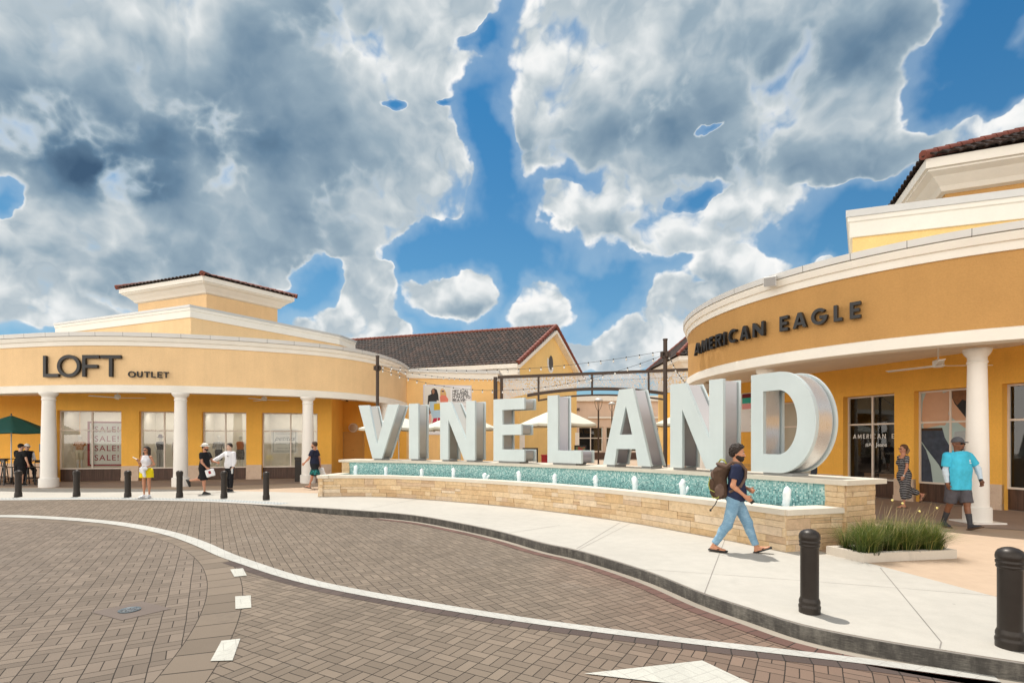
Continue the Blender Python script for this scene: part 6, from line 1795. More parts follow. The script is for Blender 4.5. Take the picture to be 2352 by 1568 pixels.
fan((2155 - U0) / F * 12.7, 12.7, 4.28, CAM_H + (V0 - 838) / F * 12.7, 1.12, R(-6), 'white ceiling fan under the right store canopy')
# security domes under the ceilings
for u, y, lab in [(189, 23.6, 'small dark dome camera left of the first ceiling fan'), (512, 24.6, 'small dark dome camera left of the second ceiling fan'), (797.5, 29.5, 'small dark dome camera above the ochre door'), ]:
    x = (u - U0) / F * y
    mb = MB(); mb.lathe([(.001, -.13), (.05, -.115), (.075, -.07), (.08, -.03), (.08, -.03), (.085, 0.)], n=14); o = mb.build('dome_camera', M_DARK); o.location = (x, y, 4.22); tag(o, lab, 'camera')
# round wall light
x, y = (811 - U0) / F * 30.6, 30.62
t_ = thing('wall_light', 'round bulkhead light above the ochre door', 'wall light', (x, y, CAM_H + (V0 - 982) / F * 30.6))
mb = MB(); n = 24
mb.grid([[(r * math.cos(2 * PI * j / n), -d, r * math.sin(2 * PI * j / n)) for j in range(n)] for r, d in ((.27, -.08), (.27, .05), (.24, .08), (.20, .08))][::-1], None, 0, True, True); mb.build('ring', M_FRAME, t_)
mb = MB(); mb.grid([[(r * math.cos(2 * PI * j / n), -d, r * math.sin(2 * PI * j / n)) for j in range(n)] for r, d in ((.205, .075), (.15, .12), (.08, .14), (.005, .145))][::-1], None, 0, True, True); mb.build('lens', simple('opal_lens', (.55, .42, .30), .4), t_)
# loudspeaker on the cornice
sp_ = s_at(rpath, 1787); q = None
Lq = [0.]
for i in range(1, len(rpath)): Lq.append(Lq[-1] + math.dist(rpath[i], rpath[i - 1]))
px_, py_ = np.interp(sp_, Lq, [p[0] for p in rpath]), np.interp(sp_, Lq, [p[1] for p in rpath])
nn = Vector((px_ - RC[0], py_ - RC[1], 0)).normalized()
loc = Vector((px_, py_, CAM_H + (V0 - 650) / F * py_)) + nn * .32
t_ = thing('loudspeaker', 'white loudspeaker mounted on the right store cornice', 'loudspeaker', tuple(loc), math.atan2(nn.y, nn.x) + R(35))
mb = MB(); M_ = Matrix.Rotation(R(18), 4, 'Y'); mb.box(None, (.30, .30, .24), mat=M_); mb.build('cabinet', simple('speaker_white', (.70, .70, .68), .5), t_, .02)
mb = MB(); M2 = M_ @ Matrix.Translation((.158, 0, 0)); mb.box(None, (.012, .27, .21), mat=M2); mb.build('grille', simple('speaker_grille', (.36, .36, .36), .6), t_)
mb = MB(); mb.tube([(-.1, 0, 0), (-.28, -.08, .0)], .03, 8); mb.build('bracket', M_CAPM, t_)
# bin by the third column, banner by the first
x, y = (689 - U0) / F * 23.9, 23.9
t_ = thing('trash_bin', 'tall dark trash bin beside the third white column', 'trash bin', (x, y, 0.01))
mb = MB(); mb.box((0, 0, .5), (.30, .42, 1.0)); mb.build('body', M_DARK, t_, .015)
mb = MB(); mb.box((0, 0, 1.055), (.32, .44, .10)); mb.build('lid', M_DARK, t_, .015)
mb = MB(); mb.box((.02, -.216, .82), (.16, .01, .12)); mb.build('slot', M_BLACK, t_)
x, y = (96 - U0) / F * 22.2, 22.2
t_ = thing('directory_totem', 'blue topped white totem half hidden behind the first column', 'sign', (x, y, 0.01))
mb = MB(); mb.box((0, 0, .80), (.16, .05, 1.14)); mb.build('panel', M_WHITEP, t_)
mb = MB(); mb.box((0, 0, 1.545), (.17, .055, .34)); mb.build('header', simple('totem_blue', (.012, .13, .22), .5), t_)
mb = MB(); mb.box((0, 0, .115), (.18, .3, .23)); mb.build('foot', M_DARK, t_)
# tall cafe table and stools at the far left
def bar_stool(x, y, rz, label):
    t_ = thing('bar_stool', label, 'bar stool', (x, y, .01), rz, 'black metal bar stools at the far left')
    mb = MB(); mb.box((0, 0, .74), (.34, .34, .025)); mb.build('seat', M_BLACK, t_, .008)
    for sx in (-1, 1):
        for sy in (-1, 1):
            mb = MB(); mb.bar((sx * .21, sy * .21, 0), (sx * .15, sy * .15, .735), .035, .03, up=(1, 0, 0)); mb.build('leg', M_BLACK, t_)
    mb = MB()
    for a, b in (((-.195, -.195), (.195, -.195)), ((-.195, .195), (.195, .195)), ((-.195, -.195), (-.195, .195)), ((.195, -.195), (.195, .195))): mb.bar((*a, .26), (*b, .26), .02, .02)
    mb.build('footrest', M_BLACK, t_)
    mb = MB(); mb.tube([(-.16, -.17, .75), (-.19, -.2, 1.03), (-.19, .2, 1.03), (-.16, .17, .75)], .014, 6); mb.bar((-.185, -.18, .98), (-.185, .18, .98), .01, .10); mb.build('backrest', M_BLACK, t_)
    return t_
bar_stool((80 - U0) / F * 22.1, 22.1, R(180), 'black bar stool right of the two men by the green parasol')
bar_stool((20 - U0) / F * 21.9, 21.9, R(60), 'black bar stool at the left edge of the picture')
bar_stool((2 - U0) / F * 23.3, 23.3, R(-60), 'black bar stool behind the tall table at the far left')
x, y = (10 - U0) / F * 22.8, 22.8
t_ = thing('bar_table', 'black tall cafe table under the green parasol', 'table', (x, y, .01))
mb = MB(); mb.box((0, 0, 1.06), (.75, .75, .03)); mb.build('tabletop', M_BLACK, t_, .006)
for sx in (-1, 1):
    for sy in (-1, 1):
        mb = MB(); mb.bar((sx * .34, sy * .34, 0), (sx * .28, sy * .28, 1.05), .06, .05, up=(1, 0, 0)); mb.build('leg', M_BLACK, t_)
# ================================================================== people: signed distance volumes turned into one skin
class Vol:
    def __init__(s, lo, hi, h):
        s.lo = np.array(lo, float); s.h = h
        s.n = np.maximum(np.ceil((np.array(hi, float) - s.lo) / h).astype(int) + 1, 4)
        s.D = np.full(s.n, .5, np.float32)
    def _sub(s, lo, hi):
        i0 = np.clip(np.floor((np.array(lo) - s.lo) / s.h).astype(int), 0, s.n); i1 = np.clip(np.ceil((np.array(hi) - s.lo) / s.h).astype(int) + 1, 0, s.n)
        if (i1 <= i0).any(): return None
        ax = [s.lo[k] + s.h * np.arange(i0[k], i1[k]) for k in range(3)]
        return tuple(slice(i0[k], i1[k]) for k in range(3)), ax
    def put(s, prim, k=.03):
        """smooth union with a primitive"""
        fn, lo, hi = prim; pad = .03 + k
        q = s._sub(np.array(lo) - pad, np.array(hi) + pad)
        if q is None: return
        sl, ax = q; d = fn(ax[0][:, None, None], ax[1][None, :, None], ax[2][None, None, :]); a = s.D[sl]
        if k > 1e-5:
            h = np.clip(.5 + .5 * (a - d) / k, 0, 1); s.D[sl] = a * (1 - h) + d * h - k * h * (1 - h)
        else: s.D[sl] = np.minimum(a, d)
    def cutaway(s, prim, k=.005):
        fn, lo, hi = prim; q = s._sub(np.array(lo) - .02, np.array(hi) + .02)
        if q is None: return
        sl, ax = q; d = fn(ax[0][:, None, None], ax[1][None, :, None], ax[2][None, None, :]); s.D[sl] = np.maximum(s.D[sl], -d)
    def half(s, p, n):
        """keep the side the normal points away from"""
        n = np.array(n, float); n /= np.linalg.norm(n); p = np.array(p, float)
        x = s.lo[0] + s.h * np.arange(s.n[0]); y = s.lo[1] + s.h * np.arange(s.n[1]); z = s.lo[2] + s.h * np.arange(s.n[2])
        s.D = np.maximum(s.D, ((x - p[0]) * n[0])[:, None, None] + ((y - p[1]) * n[1])[None, :, None] + ((z - p[2]) * n[2])[None, None, :]).astype(np.float32)
    def ripple(s, amp, f, seed=0):
        x = (s.lo[0] + s.h * np.arange(s.n[0]))[:, None, None]; y = (s.lo[1] + s.h * np.arange(s.n[1]))[None, :, None]; z = (s.lo[2] + s.h * np.arange(s.n[2]))[None, None, :]
        s.D = (s.D + amp * (np.sin(f * x + 2.1 * np.sin(f * .6 * z + seed) + seed) * np.sin(f * .8 * z + 1.7 * np.sin(f * .5 * y + seed)) + .6 * np.sin(f * 1.3 * y + 1.5 * np.sin(f * .7 * x) + f * .4 * z))).astype(np.float32)
    def mesh(s):
        D = s.D.copy()
        for ax in range(3):                                     # close the volume at its border
            sl = [slice(None)] * 3
            for e in (0, -1): sl[ax] = e; D[tuple(sl)] = np.maximum(D[tuple(sl)], .001)
        S = D < 0
        nx, ny, nz = D.shape
        cnt = np.zeros((nx - 1, ny - 1, nz - 1), np.int8)
        for a in (0, 1):
            for b in (0, 1):
                for c in (0, 1): cnt += S[a:nx - 1 + a, b:ny - 1 + b, c:nz - 1 + c]
        act = (cnt > 0) & (cnt < 8)
        idx = np.argwhere(act)
        if not len(idx): return np.zeros((0, 3)), np.zeros((0, 4), int)
        vid = np.full(act.shape, -1, np.int64); vid[act] = np.arange(len(idx))
        acc = np.zeros((len(idx), 3)); num = np.zeros(len(idx))
        cor = [(a, b, c) for a in (0, 1) for b in (0, 1) for c in (0, 1)]
        for p in cor:
            for ax in range(3):
                if p[ax]: continue
                q = list(p); q[ax] = 1
                d0 = D[idx[:, 0] + p[0], idx[:, 1] + p[1], idx[:, 2] + p[2]]; d1 = D[idx[:, 0] + q[0], idx[:, 1] + q[1], idx[:, 2] + q[2]]
                m = (d0 < 0) != (d1 < 0); t = np.where(m, d0 / np.where(m, d0 - d1, 1), 0)
                pt = np.array(p, float)[None, :].repeat(len(idx), 0); pt[:, ax] += t
                acc += pt * m[:, None]; num += m
        V = (idx + acc / num[:, None]) * s.h + s.lo
        Q = []
        for ax in range(3):
            o = [(1, 2), (2, 0), (0, 1)][ax]
            sl0 = [slice(None)] * 3; sl1 = [slice(None)] * 3; sl0[ax] = slice(0, -1); sl1[ax] = slice(1, None)
            ch = S[tuple(sl0)] != S[tuple(sl1)]; e = np.argwhere(ch)
            e = e[(e[:, o[0]] > 0) & (e[:, o[1]] > 0) & (e[:, o[0]] < D.shape[o[0]] - 1) & (e[:, o[1]] < D.shape[o[1]] - 1)]
            if not len(e): continue
            def cell(da, db):
                c = e.copy(); c[:, o[0]] += da; c[:, o[1]] += db; return vid[c[:, 0], c[:, 1], c[:, 2]]
            q = np.stack([cell(-1, -1), cell(0, -1), cell(0, 0), cell(-1, 0)], 1)
            ins = S[e[:, 0], e[:, 1], e[:, 2]]; q[~ins] = q[~ins][:, ::-1]
            Q.append(q)
        return V, np.concatenate(Q)

def vcone(a, b, r1, r2, sc=None):
    a = np.array(a, float); b = np.array(b, float); ba = b - a; L2 = max(float(ba @ ba), 1e-9); r = max(r1, r2)
    def fn(x, y, z):
        px, py, pz = x - a[0], y - a[1], z - a[2]
        t = np.clip((px * ba[0] + py * ba[1] + pz * ba[2]) / L2, 0, 1)
        return (np.sqrt((px - t * ba[0]) ** 2 + (py - t * ba[1]) ** 2 + (pz - t * ba[2]) ** 2) - (r1 + (r2 - r1) * t)).astype(np.float32)
    return fn, np.minimum(a, b) - r, np.maximum(a, b) + r
def vell(c, rad, B=None):
    c = np.array(c, float); r = np.array(rad, float); B = np.eye(3) if B is None else np.array(B, float)   # columns = axes
    m = r.max()
    def fn(x, y, z):
        p = (x - c[0], y - c[1], z - c[2])
        q = [p[0] * B[0, k] + p[1] * B[1, k] + p[2] * B[2, k] for k in range(3)]
        k0 = np.sqrt(sum((q[k] / r[k]) ** 2 for k in range(3))); k1 = np.sqrt(sum((q[k] / r[k] ** 2) ** 2 for k in range(3))) + 1e-6
        return (k0 * (k0 - 1) / k1).astype(np.float32)
    return fn, c - m, c + m
def vbox(c, hs, rad, B=None):
    c = np.array(c, float); hs = np.array(hs, float); B = np.eye(3) if B is None else np.array(B, float); m = np.linalg.norm(hs) + rad
    def fn(x, y, z):
        p = (x - c[0], y - c[1], z - c[2]); q = [np.abs(p[0] * B[0, k] + p[1] * B[1, k] + p[2] * B[2, k]) - (hs[k] - rad) for k in range(3)]
        return (np.sqrt(sum(np.maximum(v, 0) ** 2 for v in q)) + np.minimum(np.maximum(np.maximum(q[0], q[1]), q[2]), 0) - rad).astype(np.float32)
    return fn, c - m, c + m

def vol_obj(name, prims, h, m, parent, k=.03, halves=(), cuts=(), ripple=None, sub=None):
    """prims: list of primitives or (primitive, k)"""
    ps = [(p if isinstance(p[0], tuple) else (p, k)) for p in prims]
    lo = np.min([p[0][1] for p in ps], 0) - .03; hi = np.max([p[0][2] for p in ps], 0) + .03
    v = Vol(lo, hi, h)
    for p, kk in ps: v.put(p, kk)
    if ripple: v.ripple(*ripple)
    for c in cuts: v.cutaway(c)
    for p, n in halves: v.half(p, n)
    V, Q = v.mesh()
    me = bpy.data.meshes.new(name); me.from_pydata(V.tolist(), [], Q.tolist()); me.polygons.foreach_set('use_smooth', [True] * len(Q))
    me.materials.append(m); me.update()
    o = link(name, me, parent)
    sm = o.modifiers.new('smooth', 'SMOOTH'); sm.factor = .5; sm.iterations = 2
    return o

def rotz(a): c, s = math.cos(R(a)), math.sin(R(a)); return np.array([[c, -s, 0], [s, c, 0], [0, 0, 1.]])
def roty(a): c, s = math.cos(R(a)), math.sin(R(a)); return np.array([[c, 0, s], [0, 1, 0], [-s, 0, c]])
def rotx(a): c, s = math.cos(R(a)), math.sin(R(a)); return np.array([[1, 0, 0], [0, c, -s], [0, s, c]])
def nz_(v): v = np.array(v, float); return v / np.linalg.norm(v)

class Fig:
    """skeleton of a standing, walking or sitting adult; x forward, y left, z up"""
    def __init__(s, H, lean=2, twist=0, legs=None, arms=None, head=(0, 0), fat=1., female=False, sit=False, roll=0):
        s.H = H; s.k = k = H / 1.78; s.fat = fat; s.female = female
        s.T = rotz(twist) @ rotx(roll) @ roty(lean)                              # torso frame
        P0 = np.array((0, 0, .94 * k)); s.P = P0
        up = s.T[:, 2]; s.sh = P0 + up * .50 * k; s.neck = P0 + up * .555 * k
        w = (.170 if female else .190) * k * (1 + (fat - 1) * .45); hw = .092 * k
        s.Hd = rotz(twist) @ rotz(head[0]) @ roty(head[1] + lean * .3)
        s.hc = s.neck + up * .045 * k + s.Hd[:, 2] * .125 * k
        s.S = {}; s.E = {}; s.Wr = {}; s.hx = {}; s.hn = {}; s.hip = {}; s.K = {}; s.A = {}; s.toe = {}; s.fd = {}
        for sd, sg in (('L', 1), ('R', -1)):
            s.S[sd] = s.sh + s.T[:, 1] * w * sg - up * .02 * k
            f, b, e, i = arms[sd][:4]                                              # flex, abduct, elbow, forearm inward
            u = np.array((math.sin(R(f)) * math.cos(R(b)), sg * math.sin(R(b)), -math.cos(R(f)) * math.cos(R(b))))
            v = np.array((math.sin(R(f + e)) * math.cos(R(i)), -sg * math.sin(R(i)), -math.cos(R(f + e)) * math.cos(R(i))))
            Z = rotz(twist)
            s.E[sd] = s.S[sd] + Z @ u * .285 * k; s.Wr[sd] = s.E[sd] + Z @ v * .245 * k; s.hx[sd] = Z @ v
            med = Z @ np.array((.15, -sg, 0.)); med = med - s.hx[sd] * (med @ s.hx[sd]); s.hn[sd] = nz_(med)
            a, ab, kn, ft = legs[sd][:4]
            s.hip[sd] = P0 + rotz(twist * .4)[:, 1] * hw * sg - np.array((0, 0, .03 * k))
            d1 = np.array((math.sin(R(a)) * math.cos(R(ab)), sg * math.sin(R(ab)), -math.cos(R(a)) * math.cos(R(ab))))
            a2 = a - kn; d2 = np.array((math.sin(R(a2)) * math.cos(R(ab)), sg * math.sin(R(ab)) * .6, -math.cos(R(a2)) * math.cos(R(ab))))
            s.K[sd] = s.hip[sd] + d1 * .43 * k; s.A[sd] = s.K[sd] + d2 * .405 * k
            to = legs[sd][4] if len(legs[sd]) > 4 else 6
            s.fd[sd] = np.array((math.cos(R(ft)) * math.cos(R(to)), sg * math.cos(R(ft)) * math.sin(R(to)), math.sin(R(ft))))
        low = min(min((s.sole(sd, 0.)[2], s.sole(sd, 1.)[2])) for sd in 'LR')
        sh = np.array((0, 0, -low))
        for d in (s.S, s.E, s.Wr, s.hip, s.K, s.A):
            for q in d: d[q] = d[q] + sh
        s.P = s.P + sh; s.sh = s.sh + sh; s.neck = s.neck + sh; s.hc = s.hc + sh
    def fup(s, sd): f = s.fd[sd]; y = np.cross((0, 0, 1.), f); return nz_(np.cross(f, nz_(y)))
    def sole(s, sd, t):
        """point on the sole from heel (0) to toe (1)"""
        k = s.k; return s.A[sd] - s.fup(sd) * .085 * k + s.fd[sd] * (-.055 + .245 * t) * k
    def hand(s, sd, curl=25, grow=0., spread=.0):
        k = s.k; x = s.hx[sd]; n = s.hn[sd]; l = np.cross(n, x)
        fwd = np.array((1., 0, 0)); 
        if l @ fwd < 0: l = -l
        if abs(l @ fwd) < .3 and l[2] < 0: l = -l
        B = np.stack([x, l, n], 1); w = s.Wr[sd]; out = []
        c = w + x * .050 * k
        out.append((vell(c, (.052 * k, .040 * k, .017 * k), B), .015)); out.append((vcone(w, w + x * .03 * k, .026 * k, .027 * k), .02))
        r = .0085 * k + grow
        for j, (o, ln) in enumerate(((.030, .066), (.010, .076), (-.010, .070), (-.029, .054))):
            b0 = w + x * .088 * k + l * o * k; cu = R(curl + j * 5)
            d1 = x * math.cos(cu * .6) + n * math.sin(cu * .6); d2 = x * math.cos(cu * 1.7) + n * math.sin(cu * 1.7)
            m = b0 + d1 * ln * .52 * k; out.append((vcone(b0 - x * .02 * k, m, r * 1.08, r), .006)); out.append((vcone(m, m + d2 * ln * .5 * k, r, r * .82), .004))
        b0 = w + x * .028 * k + l * .030 * k; m = b0 + nz_(x * .75 + l * .62 + n * .25) * .042 * k
        out.append((vcone(b0, m, r * 1.25, r * 1.1), .010)); out.append((vcone(m, m + nz_(x * .9 + l * .15 + n * .45) * .032 * k, r * 1.1, r * .85), .004))
        return out
    def arm(s, sd, g=0., e=1.0, part='all'):
        k = s.k; f = 1 + (s.fat - 1) * .5; fm = .86 if s.female else 1.; out = []
        S, E, W = s.S[sd], s.E[sd], s.Wr[sd]
        q = S + (E - S) * min(e, 1.)
        out.append(vcone(S, q, .052 * k * f * fm + g, (.052 - .012 * min(e, 1)) * k * f * fm + g))
        if e > 1: q2 = E + (W - E) * (e - 1); out.append(vcone(E, q2, .041 * k * f * fm + g, (.041 - .014 * (e - 1)) * k * f * fm + g)); out.append(vell(E + (W - E) * .28, (.040 * k * f * fm + g,) * 3))
        return out
    def torso(s, g=0.):
        k = s.k; f = s.fat; T = s.T; fm = s.female; P = s.P
        L = lambda x, y, z: P + T @ np.array((x, y, z)) * k
        b = .0 if f <= 1.05 else (f - 1) * .22
        out = [vell(L(-.010, 0, .02), (.115 * k * f + g, (.165 if not fm else .17) * k * f + g, .125 * k + g), T),
               vell(L(.005 + b * .4, 0, .17), ((.100 + b) * k * f + g, (.145 if not fm else .122) * k * f + g, .16 * k + g), T),
               vell(L(.006 + b * .2, 0, .34), ((.118) * k * f + g, (.170 if not fm else .145) * k * f + g, .185 * k + g), T),
               vcone(s.S['L'] * .92 + s.S['R'] * .08, s.S['R'] * .92 + s.S['L'] * .08, .062 * k * (1 + (f - 1) * .5) + g, .062 * k * (1 + (f - 1) * .5) + g)]
        if fm: out += [vell(L(.085, .065, .335), (.062 * k + g, .062 * k + g, .062 * k + g), T), vell(L(.085, -.065, .335), (.062 * k + g,) * 3, T)]
        else: out += [vell(L(.05, 0, .40), (.075 * k * f + g, .135 * k * f + g, .07 * k + g), T)]
        out.append(vcone(s.sh + T[:, 2] * .0 * k, s.neck + T[:, 2] * .02 * k, .085 * k + g, .060 * k + g))
        return out
    def leg(s, sd, g=0., e=2.0, taper=1.):
        """e: 1 = to the knee, 2 = to the ankle"""
        k = s.k; f = 1 + (s.fat - 1) * .6; out = []
        Hp, K, A = s.hip[sd], s.K[sd], s.A[sd]; q = Hp + (K - Hp) * min(e, 1.)
        r0 = .092 * k * f; r1 = (.092 - .034 * min(e, 1)) * k * f
        out.append(vcone(Hp, q, r0 + g, r1 + g * taper))
        if e > 1:
            t = e - 1; q2 = K + (A - K) * t
            out.append(vcone(K, q2, .056 * k * f + g, (.056 - .022 * t) * k * f + g * taper))
            back = -np.cross(np.array((0, 1., 0)), nz_(A - K)); back = -back if back[0] > 0 else back
            if t > .3: out.append(vell(K + (A - K) * .30 + back * .018 * k, (.050 * k * f + g, .050 * k * f + g, .105 * k), np.stack([back, np.cross(nz_(A - K), back), nz_(A - K)], 1)))
        return out
    def foot(s, sd, g=0.):
        k = s.k; f = s.fd[sd]; u = s.fup(sd); A = s.A[sd]; y = np.cross(u, f); B = np.stack([f, y, u], 1)
        return [vcone(A, A - u * .045 * k - f * .02 * k, .036 * k + g, .036 * k + g), vcone(A - u * .02 * k, A - u * .055 * k + f * .10 * k, .036 * k + g, .030 * k + g),
                vell(A - u * .062 * k + f * .07 * k, (.125 * k + g, .042 * k + g, .026 * k + g), B), vell(A - u * .064 * k + f * .145 * k, (.05 * k + g, .045 * k + g, .02 * k + g), B), vell(A - u * .058 * k - f * .025 * k, (.038 * k + g, .034 * k + g, .032 * k + g), B)]
    def head(s):
        k = s.k * (.97 if s.female else 1.); Hm = s.Hd; c = s.hc
        L = lambda x, y, z: c + Hm @ np.array((x, y, z)) * k
        o = [(vell(L(-.012, 0, .028), (.098 * k, .077 * k, .098 * k), Hm), .02), (vell(L(.022, 0, -.035), (.074 * k, .062 * k, .085 * k), Hm), .03), (vell(L(.052, 0, -.092), (.036 * k, .036 * k, .027 * k), Hm), .025),
             (vell(L(.062, 0, .022), (.030 * k, .060 * k, .014 * k), Hm), .015),
             (vcone(L(.092, 0, .004), L(.112, 0, -.036), .009 * k, .014 * k), .010), (vell(L(.098, 0, -.043), (.014 * k, .018 * k, .009 * k), Hm), .008),
             (vell(L(.088, 0, -.069), (.012 * k, .024 * k, .006 * k), Hm), .006), (vell(L(.087, 0, -.079), (.012 * k, .020 * k, .006 * k), Hm), .006),
             (vell(L(.06, .045, -.03), (.03 * k, .02 * k, .022 * k), Hm), .02), (vell(L(.06, -.045, -.03), (.03 * k, .02 * k, .022 * k), Hm), .02)]
        for sg in (1, -1): o.append((vell(L(-.008, sg * .078, -.018), (.020 * k, .009 * k, .032 * k), Hm), .006))
        o.append((vcone(s.neck - s.T[:, 2] * .03 * s.k, c + Hm @ np.array((-.02, 0, -.06)) * k, .062 * s.k * (.85 if s.female else 1), .054 * s.k * (.85 if s.female else 1)), .03))
        return o
    def hp(s, x, y, z): return s.hc + s.Hd @ np.array((x, y, z)) * s.k * (.97 if s.female else 1.)

def skin_mat(name, col):
    m, t, b = newmat(name); p = t.pos(); n = t.noise(p, 18., 4., .6); n2 = t.noise(p, 4., 3., .5)
    c = t.vm('SCALE', tuple(col), scale=t.m('ADD', t.rng(n, .3, .7, .92, 1.07), t.rng(n2, .3, .7, -.05, .05)))
    setb(t, b, c, .48, 0., None, .4); b.inputs['Subsurface Weight'].default_value = .12; b.inputs['Subsurface Radius'].default_value = (.012, .004, .002); return m
def cloth(name, col, var=.12, fold=.5, fs=16.):
    m, t, b = newmat(name); p = t.tc('Object'); n = t.noise(t.vm('MULTIPLY', p, (1., 1., .7)), fs, 4., .6, .8); n2 = t.noise(p, 5., 4., .6)
    c = t.vm('SCALE', tuple(col), scale=t.m('ADD', t.rng(n2, .3, .7, 1 - var, 1 + var), t.rng(n, .35, .65, -var * .6, var * .6)))
    setb(t, b, c, .85, 0., t.bump(t.m('ADD', n, t.m('MULTIPLY', t.noise(p, 320., 2.), .06)), fold, .018), .2); return m
HAIRM = {}
def hair_mat(name, col):
    if name in HAIRM: return HAIRM[name]
    m, t, b = newmat(name); p = t.tc('Object'); n = t.noise(t.vm('MULTIPLY', p, (1., 1., .5)), 90., 4., .7)
    setb(t, b, t.vm('SCALE', tuple(col), scale=t.rng(n, .3, .7, .55, 1.5)), .55, 0., t.bump(n, .9, .012), .4); HAIRM[name] = m; return m
M_LENS = simple('dark_lens', (.008, .008, .009), .12, var=.05, spec=.6); M_SOLEB = simple('sole_black', (.012, .011, .010), .7); M_LIP = simple('lips', (.36, .12, .09), .5)
M_EYEW = simple('eye_white', (.62, .60, .57), .25); M_IRIS = simple('iris', (.02, .012, .008), .15)

def person(name_label, x, y, heading, fig, skin, h, z=.0):
    t_ = thing('person', name_label, 'person', (x, y, z), R(heading))
    return t_
def body(t_, f, skin, h, curlL=25, curlR=25, grow=0., skip_feet=False):
    pr = []
    for q in f.torso(-.012): pr.append((q, .035))
    for sd, cu in (('L', curlL), ('R', curlR)):
        for q in f.arm(sd, -.004, 2.): pr.append((q, .025))
        pr += f.hand(sd, cu, grow)
        for q in f.leg(sd, -.008, 2.): pr.append((q, .03))
        for q in f.foot(sd, -.004): pr.append((q, .015))
    pr += f.head()
    return vol_obj('body', pr, h, skin, t_)
def eyes(t_, f):
    for sg in (1, -1):
        mb = MB(); c = f.hp(.082, sg * .031, .004); r = .0115 * f.k; n = 12
        rows = [[(c[0] + r * math.sin(a) * math.cos(b), c[1] + r * math.sin(a) * math.sin(b), c[2] + r * math.cos(a)) for b in np.linspace(0, 2 * PI, n, endpoint=False)] for a in np.linspace(.01, PI - .01, 8)]
        mb.grid(rows, None, 0, True, True); e = mb.build('eye', M_EYEW, t_)
        mb = MB(); c2 = f.hp(.0905, sg * .031, .003); r = .0055 * f.k
        rows = [[(c2[0] + r * math.sin(a) * math.cos(b), c2[1] + r * math.sin(a) * math.sin(b), c2[2] + r * math.cos(a)) for b in np.linspace(0, 2 * PI, n, endpoint=False)] for a in np.linspace(.01, PI - .01, 6)]
        mb.grid(rows, None, 0, True, True); mb.build('iris', M_IRIS, e)
    pr = [vcone(f.hp(.093, .040, .024), f.hp(.096, .020, .028), .0045, .005), vcone(f.hp(.093, -.040, .024), f.hp(.096, -.020, .028), .0045, .005)]
    return pr
def mouth(t_, f, m=None):
    pr = [vell(f.hp(.096, 0, -.0735), (.0085 * f.k, .022 * f.k, .0065 * f.k), f.Hd)]
    vol_obj('lips', pr, .0035, m or M_LIP, t_, .004)
def shades(t_, f, h=.006):
    pr = []
    for sg in (1, -1):
        pr += [vell(f.hp(.094, sg * .034, .004), (.010, .029, .021), f.Hd), vcone(f.hp(.086, sg * .064, .010), f.hp(.0, sg * .082, .006), .005, .005)]
    pr.append(vcone(f.hp(.106, .02, .008), f.hp(.106, -.02, .008), .005, .005))
    vol_obj('sunglasses', pr, h, M_LENS, t_, .006)
def short_hair(t_, f, m, h, extra=.014, low=-.035, ripple=None, name='hair'):
    k = f.k; pr = [(vell(f.hp(-.016, 0, .034), ((.098 + extra) * k, (.078 + extra * .7) * k, (.100 + extra) * k), f.Hd), 0.)]
    Hm = f.Hd
    return vol_obj(name, pr, h, m, t_, .02, [(f.hp(.052, 0, .060), Hm @ np.array((.80, 0, -.60))), (f.hp(0, 0, low), Hm @ np.array((.35, 0, -.94)))], (), ripple)
def beard(t_, f, m, h, thick=.012, hi=-.030, goatee=False):
    k = f.k; Hm = f.Hd; g = thick
    if goatee:
        pr = [vell(f.hp(.066, 0, -.094), ((.030 + g) * k, .026 * k, .026 * k), Hm), vell(f.hp(.088, 0, -.058), (.016 * k, .028 * k, .007 * k), Hm)]
        return vol_obj('beard', pr, h, m, t_, .01, (), [vell(f.hp(.105, 0, -.073), (.025 * k, .019 * k, .007 * k), Hm)])
    pr = [vell(f.hp(.022, 0, -.040), ((.074 + g) * k, (.062 + g) * k, (.085 + g) * k), Hm), vell(f.hp(.052, 0, -.096), ((.036 + g) * k, (.038 + g) * k, (.030 + g) * k), Hm), (vell(f.hp(.09, 0, -.056), (.017 * k, .034 * k, .008 * k), Hm), .006)]
    return vol_obj('beard', pr, h, m, t_, .02, [(f.hp(.0, 0, hi), Hm @ np.array((.16, 0, 1.))), (f.hp(-.012, 0, 0), Hm @ np.array((-1., 0, .15)))], [vell(f.hp(.112, 0, -.073), (.03 * k, .021 * k, .0075 * k), Hm), vcone(f.hp(.088, .04, -.020), f.hp(.07, .058, -.022), .024 * k, .020 * k), vcone(f.hp(.088, -.04, -.020), f.hp(.07, -.058, -.022), .024 * k, .020 * k), vell(f.hp(.112, 0, -.034), (.03 * k, .026 * k, .018 * k), Hm)], (.0025, 130.))
def cap(t_, f, m, h, name='cap'):
    k = f.k; Hm = f.Hd
    pr = [(vell(f.hp(-.014, 0, .040), (.112 * k, .092 * k, .108 * k), Hm), 0.)]
    v = vol_obj(name, pr, h, m, t_, .01, [(f.hp(0, 0, .036), Hm @ np.array((.06, 0, -1.)))])
    br = vol_obj('brim', [(vell(f.hp(.105, 0, .040), (.085 * k, .078 * k, .010 * k), Hm @ roty(8)), 0.)], h * .8, m, v, .01, [(f.hp(.07, 0, .04), Hm @ np.array((-1., 0, 0)))])
    return v
